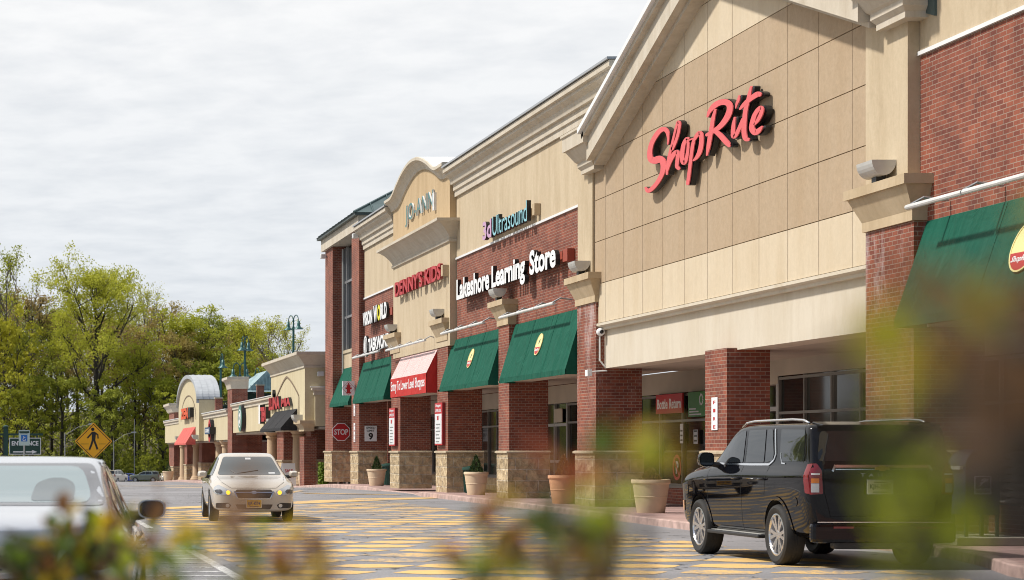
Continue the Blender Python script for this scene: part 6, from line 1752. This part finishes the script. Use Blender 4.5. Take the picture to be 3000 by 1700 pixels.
# oval shop sign far away, poles
D = 240; s = empty('oval_sign', (FX(298, D), D, g0(D)), 0, 'small white oval sign on a pole above the parked cars', 'sign')
zc = H0 + (1322 - 1358) * D / 6025 - g0(D); fr = lambda a, b, d: (a, -d, zc + b); m = MB(); add_poly(m, fr, circ(0, 0, .38, .27, n=24), -.05, 0, 0); add_ring(m, fr, 0, 0, .30, .34, 0, .01, 1, sy=.7); add_plate(m, fr, -.2, .2, -.05, .05, 0, .01, 1)
m.build('sign_face', [M['white'], M['grey_metal']], s); MB().tube([(0, .05, 0), (0, .05, zc)], .04, 6).build('post', M['grey_metal'], s)
M['mast_grey'] = simple('mast_grey', (.22, .22, .21), .6)
def mast(px_, y_top, D, arm_px, arm_y, label):
    r = empty('light_mast', (FX(px_, D), D, g0(D)), 0, label, 'light mast'); z = H0 + (1322 - y_top) * D / 6025 - g0(D)
    MB().tube([(0, 0, 0), (0, 0, z)], [.08, .06], 8).build('pole', M['mast_grey'], r)
    if arm_px:
        dx_ = (arm_px - px_) * D / 6025; dz = (y_top - arm_y) * D / 6025; MB().tube([(0, 0, z - .3), (dx_ * .5, 0, z - .1 + dz * .75), (dx_, 0, z + dz)], .035, 6).build('arm', M['mast_grey'], r)
        MB().box(dx_ - .35, dx_ + .35, -.15, .15, z + dz - .08, z + dz + .08).build('lamp_head', M['grey_metal'], r, bevel=.03)
mast(190, 1268, 250, 268, 1243, 'grey light mast with one arm behind the yellow crossing sign')
mast(394, 1228, 340, None, 0, 'pale bare utility pole before the trees')
mast(333, 1290, 300, 392, 1267, 'lamp mast with a slanting arm above the parked cars')

# ---------------------------------------------------------------- trees
def leaf_mat(name, c1, c2, trans=.35):
    m, t, p = new_mat(name)
    oi = t.nodes.new('ShaderNodeObjectInfo'); g = t.nodes.new('ShaderNodeNewGeometry')
    n = t.nodes.new('ShaderNodeTexNoise'); n.inputs['Scale'].default_value = .35; n.inputs['Detail'].default_value = 4
    t.links.new(g.outputs['Position'], n.inputs['Vector'])
    ad = t.nodes.new('ShaderNodeMath'); ad.operation = 'MULTIPLY_ADD'; ad.inputs[1].default_value = .5; t.links.new(oi.outputs['Random'], ad.inputs[0]); t.links.new(n.outputs[0], ad.inputs[2])
    r = t.nodes.new('ShaderNodeValToRGB'); r.color_ramp.elements[0].position = .35; r.color_ramp.elements[1].position = .95
    r.color_ramp.elements[0].color = (*c1, 1); r.color_ramp.elements[1].color = (*c2, 1)
    t.links.new(ad.outputs[0], r.inputs[0]); t.links.new(r.outputs[0], p.inputs['Base Color'])
    p.inputs['Roughness'].default_value = .6; p.inputs['Specular IOR Level'].default_value = .25
    tr = t.nodes.new('ShaderNodeBsdfTranslucent'); t.links.new(r.outputs[0], tr.inputs['Color'])
    mx = t.nodes.new('ShaderNodeMixShader'); mx.inputs[0].default_value = trans
    o = t.nodes['Material Output']; t.links.new(p.outputs[0], mx.inputs[1]); t.links.new(tr.outputs[0], mx.inputs[2]); t.links.new(mx.outputs[0], o.inputs[0])
    return m
M['leaf_bright'] = leaf_mat('spring_leaves', (.29, .33, .03), (.50, .50, .06), .45)
M['leaf_mid'] = leaf_mat('mid_leaves', (.20, .24, .03), (.38, .40, .055), .45)
M['leaf_brown'] = leaf_mat('budding_leaves', (.30, .21, .08), (.42, .33, .10))
M['leaf_yellow'] = leaf_mat('yellow_leaves', (.38, .37, .03), (.52, .49, .05))
M['wood'] = simple('tree_bark', (.045, .038, .030), .95, 0, .3, 3)
M['wood_pale'] = simple('pale_bark', (.16, .135, .11), .95, 0, .3, 3)

def tree_mesh(seed, H=24, base=.3, spread=.30, n1=11, leaf=.42, per=26, sparse=0.0, up=.75, n2=5, n3=4, trunk_r=.36, lean=.02):
    rg = random.Random(seed); wood = MB(); leaves = MB(); tips = []
    tr = []; x = y = 0
    for k in range(9):
        t = k / 8; x += rg.uniform(-1, 1) * lean * H / 8 * 2; y += rg.uniform(-1, 1) * lean * H / 8 * 2; tr.append(Vector((x, y, t * H * .93)))
    tr[0] = Vector((0, 0, -.6))
    wood.tube(tr, [trunk_r * (1 - .9 * k / 8) + .03 for k in range(9)], 8, caps=False)
    def at(t): k = min(7, int(t * 8)); return tr[k].lerp(tr[k + 1], t * 8 - k)
    def branch(p, d, L, r, nseg, wob, droop=0.0):
        pts = [p.copy()]; d = d.copy()
        for _ in range(nseg):
            d = (d + Vector((rg.uniform(-1, 1), rg.uniform(-1, 1), rg.uniform(-.7, 1) + droop)) * wob).normalized(); pts.append(pts[-1] + d * L / nseg)
        wood.tube(pts, [r * (1 - .75 * i / nseg) for i in range(nseg + 1)], 5, caps=False); return pts
    for i in range(n1):
        t = base + (1 - base) * (i + rg.random() * .8) / n1; t = min(.985, t); a = i * 2.399 + rg.uniform(-.5, .5)
        prof = math.sin(math.pi * min(1, max(.0, (t - base) / (1 - base)) * .72 + .26)) ** .8
        L = H * spread * 1.15 * prof * rg.uniform(.75, 1.15) + .8
        el = R(25 + 45 * up * t + rg.uniform(-8, 8)); d = Vector((math.cos(a) * math.cos(el), math.sin(a) * math.cos(el), math.sin(el)))
        b = branch(at(t), d, L, trunk_r * .42 * (1 - t * .6), 6, .16, .15)
        for j in range(n2):
            k = 1 + int((j + .6) / n2 * 5); k = min(5, k); p = b[k].lerp(b[k + 1], rg.random()); d2 = ((b[k + 1] - b[k]).normalized() + Vector((rg.uniform(-1, 1), rg.uniform(-1, 1), rg.uniform(-.3, .9)))).normalized()
            L2 = L * .45 * rg.uniform(.6, 1.2) + .6; b2 = branch(p, d2, L2, .07, 4, .22, .1)
            tips.append(b2[-1])
            for q in range(n3):
                kk = 1 + rg.randrange(3); p3 = b2[kk]; d3 = ((b2[kk + 1] - b2[kk]).normalized() + Vector((rg.uniform(-1, 1), rg.uniform(-1, 1), rg.uniform(-.4, .8)))).normalized(); L3 = L2 * .5 * rg.uniform(.6, 1.2) + .3
                p4 = p3 + d3 * L3; wood.tube([p3, p4], [.03, .012], 3, caps=False); tips.append(p4)
    for p in tips:
        if rg.random() < sparse: continue
        R_ = rg.uniform(.5, 1.05) * H / 24
        for _ in range(int(per * rg.uniform(.6, 1.3))):
            o = Vector((rg.gauss(0, 1), rg.gauss(0, 1), rg.gauss(0, .75))) * R_ * .55; c = p + o; s_ = leaf * rg.uniform(.45, 1.0) / 2
            n_ = Vector((rg.uniform(-1, 1), rg.uniform(-1, 1), rg.uniform(-.2, 1))).normalized(); u_ = n_.orthogonal().normalized(); u_ = (u_ * math.cos(rg.uniform(0, 6.28)) + n_.cross(u_) * math.sin(rg.uniform(0, 6.28))).normalized(); v_ = n_.cross(u_)
            leaves.q([c - u_ * s_, c + v_ * s_ * .6 - u_ * s_ * .1, c + u_ * s_, c - v_ * s_ * .6 + u_ * s_ * .1])
    return wood, leaves
PROTO = []
def make_proto(seed, wood='wood', **k):
    w, l = tree_mesh(seed, **k)
    a = w.build('trunk', M[wood], None, smooth=True); b = l.build('crown', M['leaf_mid'], None)
    PROTO.append((a.data, b.data, sorted(v[2] for v in l.v)[int(len(l.v) * .992)]))
    bpy.data.objects.remove(a); bpy.data.objects.remove(b); return len(PROTO) - 1
p_round = make_proto(1, H=24, base=.22, spread=.30, per=40, leaf=.42, n1=13)
p_tall = make_proto(2, H=26, base=.30, spread=.24, per=36, leaf=.40, n1=13)
p_sparse = make_proto(3, H=25, base=.30, spread=.26, per=15, leaf=.36, n1=12, wood='wood_pale')
p_bush = make_proto(4, H=16, base=.08, spread=.40, per=34, leaf=.55, n1=12, trunk_r=.25)
p_thin = make_proto(5, H=25, base=.45, spread=.20, per=16, leaf=.42, n1=11, up=.9)
p_big = make_proto(6, H=36, base=.36, spread=.33, per=50, leaf=.50, n1=19, n2=6, trunk_r=.95, sparse=.0, lean=.02)
KINDS = {'leaf_bright': 'bright yellow green', 'leaf_mid': 'mid green', 'leaf_brown': 'brownish budding', 'leaf_yellow': 'golden yellow'}
def put_tree(proto, x, y, h, mat, label, rz=0, gz=None, sx=1.0, group='trees of the wood behind the lot', name='broadleaf_tree'):
    wd, cr_, H = PROTO[proto]
    r = empty(name, (x, y, hill(x, y) if gz is None else gz), rz, label, 'tree', group); k = h / H; r.scale = (k * sx, k * sx, k)
    a = bpy.data.objects.new('trunk', wd); COL.objects.link(a); a.parent = r
    b = bpy.data.objects.new('crown', cr_); COL.objects.link(b); b.parent = r
    b.material_slots[0].link = 'OBJECT'; b.material_slots[0].material = M[mat]
    return r
def tree_px(proto, px_, ytop, D, mat, label, rz=0, sx=1.0, **k):
    x = FX(px_, D); zt = H0 + (1322 - ytop) * D / 6025; gz = hill(x, D)
    return put_tree(proto, x, D, (zt - gz), mat, label, rz, gz, sx, **k)
# front row, left to right (photo column, top row, distance)
tree_px(p_big, 288, 765, 352, 'leaf_bright', 'tallest spreading tree with dark trunk, standing above the wood', 1.2, 1.05)
tree_px(p_sparse, 18, 728, 362, 'leaf_bright', 'tall thin leafed tree at the left edge of the photo', .4, .8)
tree_px(p_bush, 8, 905, 348, 'leaf_yellow', 'golden yellow tree at the left edge', 2.0, .8)
tree_px(p_thin, 95, 850, 372, 'leaf_brown', 'brownish budding tree left of the tallest tree', 1.1, 1.3)
tree_px(p_round, 150, 900, 378, 'leaf_mid', 'mid green tree close behind the left of the tallest tree', 3.1)
tree_px(p_round, 395, 1010, 356, 'leaf_bright', 'low bright rounded tree right of the tallest trunk', 2.2, 1.1)
tree_px(p_sparse, 425, 838, 384, 'leaf_bright', 'small airy crown just right of the tallest crown', 5.1, .6)
tree_px(p_thin, 470, 890, 395, 'leaf_brown', 'brownish tree above the barrel vault line', 4.1, 1.2)
tree_px(p_round, 540, 905, 368, 'leaf_bright', 'large yellow green tree above the barrel vault', .9, 1.25)
tree_px(p_tall, 610, 925, 386, 'leaf_mid', 'green tree right of the large yellow green tree', 2.9, 1.2)
tree_px(p_sparse, 665, 930, 398, 'leaf_brown', 'sparse brown topped tree behind the middle lamp', 1.9, 1.2)
tree_px(p_tall, 715, 940, 380, 'leaf_bright', 'bright green tree behind the taller street lamp', 4.4, 1.1)
tree_px(p_sparse, 785, 930, 372, 'leaf_bright', 'airy bright tree with pale stems left of the highest lamp', .2, 1.0)
tree_px(p_sparse, 845, 945, 378, 'leaf_bright', 'airy bright tree at the right end of the wood', 3.3, .95)
tree_px(p_bush, 640, 1030, 352, 'leaf_mid', 'dark green bushy tree behind the left street lamp', 3.8, 1.1)
tree_px(p_bush, 770, 1060, 355, 'leaf_mid', 'dark green bushy tree behind the pavilion', 2.8, 1.1)
tree_px(p_bush, 180, 1080, 350, 'leaf_mid', 'bushy green tree under the tallest tree at the left', .6, 1.2)
tree_px(p_bush, 60, 1120, 346, 'leaf_bright', 'low bright tree above the entrance board', 1.7, 1.1)
tree_px(p_bush, 480, 1085, 350, 'leaf_bright', 'low bright tree left of the barrel vault', 5.7, 1.0)
tree_px(p_bush, 330, 1120, 346, 'leaf_mid', 'low green tree beside the tallest trunk at the right', 5.0, 1.0)
t_ = tree_px(p_bush, 433, 1330, 338, 'leaf_bright', 'small bright young tree behind the green grey suv', 1.0, .9)
# the wood on the slope
rg = random.Random(77)
ADJ = ['slim', 'broad', 'leaning', 'bushy', 'tall', 'stout', 'ragged', 'dense', 'young']
n_ = 0
for row, (D, step) in enumerate(((366, 6.5), (392, 8.0), (425, 9.5), (465, 12))):
    x = -36 + rg.uniform(0, 4)
    while x < 52 + row * 3:
        pxv = 41 + x * 6025 / D
        ridge = lerp_tab([(-300, 800), (0, 850), (130, 860), (300, 870), (430, 895), (500, 930), (600, 945), (750, 955), (880, 1000), (1000, 1100)], pxv) + rg.uniform(0, 70) + (35 if row == 0 else 0)
        y_ = D + rg.uniform(-5, 5); gz = hill(x, y_); zt = H0 + (1322 - ridge) * y_ / 6025
        h = max(9, min(27, zt - gz)); mt = rg.choice(['leaf_mid', 'leaf_bright', 'leaf_bright', 'leaf_brown', 'leaf_brown'])
        pr = rg.choice([p_round, p_tall, p_thin, p_sparse, p_tall])
        if pxv < 930:
            put_tree(pr, x, y_, h, mt, '%s tree in the %s row of the wood, %s' % (KINDS[mt], ('front', 'second', 'third', 'last')[row], next(w for lim, w in ((-20, 'beyond the left edge'), (60, 'at the left edge'), (190, 'left of the tallest tree'), (330, 'behind the tallest tree'), (450, 'right of the tallest tree'), (600, 'above the barrel vault'), (690, 'behind the left street lamp'), (800, 'behind the pavilion'), (9999, 'behind the highest street lamp')) if pxv < lim)), rg.uniform(0, 6.28), gz, rg.uniform(.95, 1.3))
            n_ += 1
        x += step * rg.uniform(.8, 1.25)
# unseen trees added left of the lot to darken reflections in car paint
for k in range(34):
    put_tree(rg.choice([p_round, p_tall, p_bush]), -48 + rg.uniform(-5, 5), 20 + k * 10 + rg.uniform(-3, 3), rg.uniform(12, 18), rg.choice(['leaf_mid', 'leaf_bright']), 'bushy tree in the unseen added row along the left side of the lot', rg.uniform(0, 6), None, 1.3, group='trees along the left side of the lot')
# undergrowth: ground cover that reads as one mass
rg = random.Random(12); m = MB()
for _ in range(38000):
    x = rg.uniform(-40, 62); y = rg.choice([rg.uniform(345, 362), rg.uniform(352, 440)]); zz = hill(x, y) + abs(rg.gauss(0, 1)) * 2.2
    s_ = rg.uniform(.18, .5); c = Vector((x, y, zz)); u_ = Vector([rg.uniform(-1, 1) for _ in range(3)]).normalized() * s_; v_ = u_.orthogonal().normalized() * s_ * .6
    m.q([c - u_, c + v_, c + u_, c - v_])
tag(m.build('undergrowth', M['leaf_mid']), 'brown and green undergrowth on the woodland floor', 'undergrowth', kind='stuff')

# ---------------------------------------------------------------- foreground shrub
def fg_leaf_mat(name, c):
    m, t, p = new_mat(name); p.inputs['Base Color'].default_value = (*c, 1); p.inputs['Roughness'].default_value = .45
    tr = t.nodes.new('ShaderNodeBsdfTranslucent'); tr.inputs['Color'].default_value = (*[min(1, k * 1.3) for k in c], 1)
    mx = t.nodes.new('ShaderNodeMixShader'); mx.inputs[0].default_value = .5
    o = t.nodes['Material Output']; t.links.new(p.outputs[0], mx.inputs[1]); t.links.new(tr.outputs[0], mx.inputs[2]); t.links.new(mx.outputs[0], o.inputs[0]); return m
FL = [fg_leaf_mat('shrub_leaf_green', (.085, .13, .015)), fg_leaf_mat('shrub_leaf_lime', (.31, .35, .012)), fg_leaf_mat('shrub_leaf_yellow', (.40, .27, .02)), fg_leaf_mat('shrub_leaf_red', (.36, .07, .02)), fg_leaf_mat('shrub_leaf_dark', (.045, .04, .02)), fg_leaf_mat('shrub_leaf_brown', (.17, .075, .02))]
G_, LI, YE, RE, DA, BR_ = range(6)
def leaf(mb, base, d, n_, L, w, mi):
    d = d.normalized(); sd_ = d.cross(n_).normalized(); n_ = sd_.cross(d).normalized()
    prof = [(0, .06), (.2, .7), (.45, 1), (.7, .8), (.9, .35), (1, .02)]
    mid = [base + d * L * t - n_ * L * .12 * t * t for t, _ in prof]
    for (a, b), (p, q) in zip(zip(mid, mid[1:]), zip(prof, prof[1:])):
        for sg in (-1, 1):
            A = a + sd_ * sg * w / 2 * p[1] + n_ * w * .12 * p[1]; B = b + sd_ * sg * w / 2 * q[1] + n_ * w * .12 * q[1]
            mb.q([a, A, B, b] if sg > 0 else [a, b, B, A], mi)
def fg_shrub(label, D, groups, root_xy, stems, seed, L=.034, dy=0):
    """groups: (photo column, row, distance, spread m, count, colours)"""
    rg = random.Random(seed)
    r = empty('shrub', (root_xy[0], root_xy[1], 0), 0, label, 'shrub', None)
    off = Vector((root_xy[0], root_xy[1], 0)); lv = MB(); stem = MB()
    for (px_, py_, d_, sp, n_, cols) in groups:
        py_ += dy
        c = Vector(((px_ - 41) * d_ / 6025, d_, H0 - (py_ - 1322) * d_ / 6025)) - off
        b0 = Vector((rg.uniform(-.12, .12), rg.uniform(-.1, .1), 0)) if root_xy[0] < .5 else Vector((rg.uniform(-.04, .2), rg.uniform(-.1, .1), 0)); mid = b0.lerp(c, .6) + Vector((rg.uniform(-.05, .05), rg.uniform(-.05, .05), 0))
        if root_xy[0] > .5: mid = Vector((0.04, 0, c.z - .05))
        stem.tube([b0, mid, c - Vector((0, 0, .03)), c], [.008, .004, .0016, .0008], 6)
        for k in range(n_):
            o = Vector((rg.gauss(0, 1), rg.gauss(0, 1.2), rg.gauss(0, 1))) * sp; p = c + o
            dd = Vector((rg.uniform(-1, 1), rg.uniform(-1, 1), rg.uniform(-.2, 1.2))); nn = Vector((rg.uniform(-1, 1), -1 + rg.uniform(-.6, .9), rg.uniform(-.6, 1)))
            leaf(lv, p, dd, nn, L * rg.uniform(.6, 1.15), L * rg.uniform(.35, .55), rg.choice(cols))
            if rg.random() < .5: stem.tube([p, p - dd.normalized() * .01 - o * .3], .0012, 4)
    lv.build('leaves', FL, r, smooth=True); stem.build('stems', M['twig'], r, smooth=True)
    return r
fg_shrub('blurred leafy shrub close to the camera at the bottom left', 2.3, [
    (66, 1570, 2.5, .010, 5, [G_, DA]), (195, 1455, 2.4, .004, 1, [BR_]), (205, 1500, 2.4, .005, 2, [BR_, YE]), (215, 1545, 2.4, .008, 3, [RE, BR_]), (25, 1610, 2.3, .016, 8, [G_, DA, G_]),
    (150, 1580, 2.4, .012, 6, [LI, YE]), (215, 1575, 2.5, .014, 8, [LI, G_, LI]), (265, 1585, 2.4, .012, 7, [G_, DA]), (330, 1560, 2.3, .010, 6, [BR_, YE]), (325, 1480, 2.2, .005, 2, [BR_, YE]), (300, 1540, 2.2, .008, 4, [YE, BR_]),
    (350, 1560, 2.3, .016, 8, [G_, LI, BR_]), (440, 1570, 2.2, .008, 4, [RE, BR_]), (450, 1610, 2.1, .014, 6, [G_, YE]), (400, 1600, 2.2, .03, 14, [G_, LI, BR_, DA]),
    (60, 1640, 2.3, .03, 34, [G_, DA, BR_, DA]), (180, 1650, 2.3, .026, 34, [G_, DA, DA, YE]), (290, 1650, 2.3, .026, 30, [YE, DA, BR_, G_]), (370, 1680, 2.2, .03, 20, [LI, G_, YE]),
    (120, 1600, 2.4, .02, 12, [RE, DA, G_]), (240, 1600, 2.3, .022, 18, [LI, YE, G_, DA]), (320, 1610, 2.3, .02, 14, [DA, BR_, LI]), (20, 1700, 2.3, .03, 14, [DA, BR_])], (.08, 2.5), 5, 41, .034, 32)
fg_shrub('blurred leafy shrub close to the camera at the bottom centre left', 1.6, [
    (700, 1500, 1.0, .008, 3, [BR_]), (790, 1490, 1.0, .008, 2, [BR_]), (705, 1600, 1.5, .010, 5, [BR_, YE]), (700, 1640, 1.5, .014, 7, [YE, G_]), (640, 1670, 1.5, .018, 8, [YE, G_, LI]), (750, 1680, 1.5, .018, 7, [BR_, G_]),
    (905, 1610, 1.4, .013, 7, [RE, BR_, BR_]), (860, 1660, 1.4, .018, 8, [BR_, YE, G_]), (950, 1670, 1.4, .014, 5, [BR_, G_]), (600, 1700, 1.5, .02, 8, [LI, G_])], (.2, 1.6), 4, 42, .028, 15)
fg_shrub('blurred red and lime leaved shrub close to the camera at the bottom centre', 1.35, [
    (1395, 1570, 1.3, .010, 7, [RE, RE, BR_]), (1440, 1590, 1.3, .012, 7, [RE, YE, G_]), (1420, 1630, 1.3, .012, 7, [LI, YE, G_]), (1480, 1560, 1.3, .010, 5, [YE, G_]), (1480, 1650, 1.3, .014, 8, [G_, LI]),
    (1550, 1680, 1.25, .016, 8, [BR_, G_, DA]), (1610, 1560, 1.2, .010, 5, [G_, G_]), (1650, 1620, 1.25, .014, 8, [G_, BR_, DA]), (1700, 1650, 1.2, .014, 9, [DA, BR_, DA]), (1750, 1580, 1.2, .012, 7, [LI, G_, LI]),
    (1720, 1480, 1.2, .009, 5, [LI, YE]), (1790, 1440, 1.1, .009, 5, [LI, G_]), (1880, 1380, 1.05, .009, 6, [YE, LI]), (1905, 1350, 1.05, .006, 3, [YE]), (1800, 1560, 1.2, .012, 6, [G_, DA]), (1660, 1690, 1.2, .014, 7, [BR_, DA]),
    (1640, 1425, 1.0, .004, 2, [RE]), (1840, 1690, 1.2, .014, 6, [G_, YE])], (.36, 1.35), 5, 43, .026)
fg_shrub('blurred shrub nearest to the camera along the right edge', .75, [
    (2630, 1590, .62, .009, 4, [LI]), (2710, 1540, .60, .009, 5, [LI]), (2750, 1480, .60, .008, 2, [LI]), (2730, 1610, .60, .009, 4, [LI, G_]), (2700, 1430, .60, .008, 1, [LI]), (2540, 1640, .62, .007, 2, [LI]),
    (2800, 1400, .62, .006, 2, [G_, LI]), (2870, 1180, .60, .006, 2, [YE, LI]), (2860, 1130, .58, .010, 3, [YE, BR_]), (2980, 1150, .56, .008, 4, [BR_, DA, RE]), (2980, 1000, .56, .008, 4, [RE, BR_]), (2900, 940, .54, .009, 2, [BR_, YE]),
    (2990, 860, .58, .009, 4, [BR_, RE]), (2960, 960, .5, .009, 2, [DA, BR_]), (2990, 1080, .5, .009, 4, [DA, BR_]), (2900, 1060, .5, .009, 2, [BR_, YE]), (2990, 1200, .5, .006, 4, [DA, BR_]), (2800, 1000, .52, .008, 2, [BR_, LI]), (2880, 1180, .52, .008, 3, [DA, BR_]), (2960, 700, .58, .009, 3, [LI, YE]), (2800, 870, .58, .009, 2, [LI, BR_]), (2740, 1020, .58, .010, 2, [BR_, G_]), (2600, 960, .58, .009, 1, [YE]), (2480, 960, .60, .008, 4, [YE]), (2440, 1040, .60, .008, 3, [YE, LI]),
    (2540, 1120, .60, .010, 1, [YE]), (2700, 1260, .60, .010, 1, [LI]), (2990, 1290, .56, .004, 2, [BR_]), (2820, 1150, .56, .009, 2, [LI, YE]), (2860, 760, .56, .007, 1, [G_])], (.62, .70), 5, 44, .020)
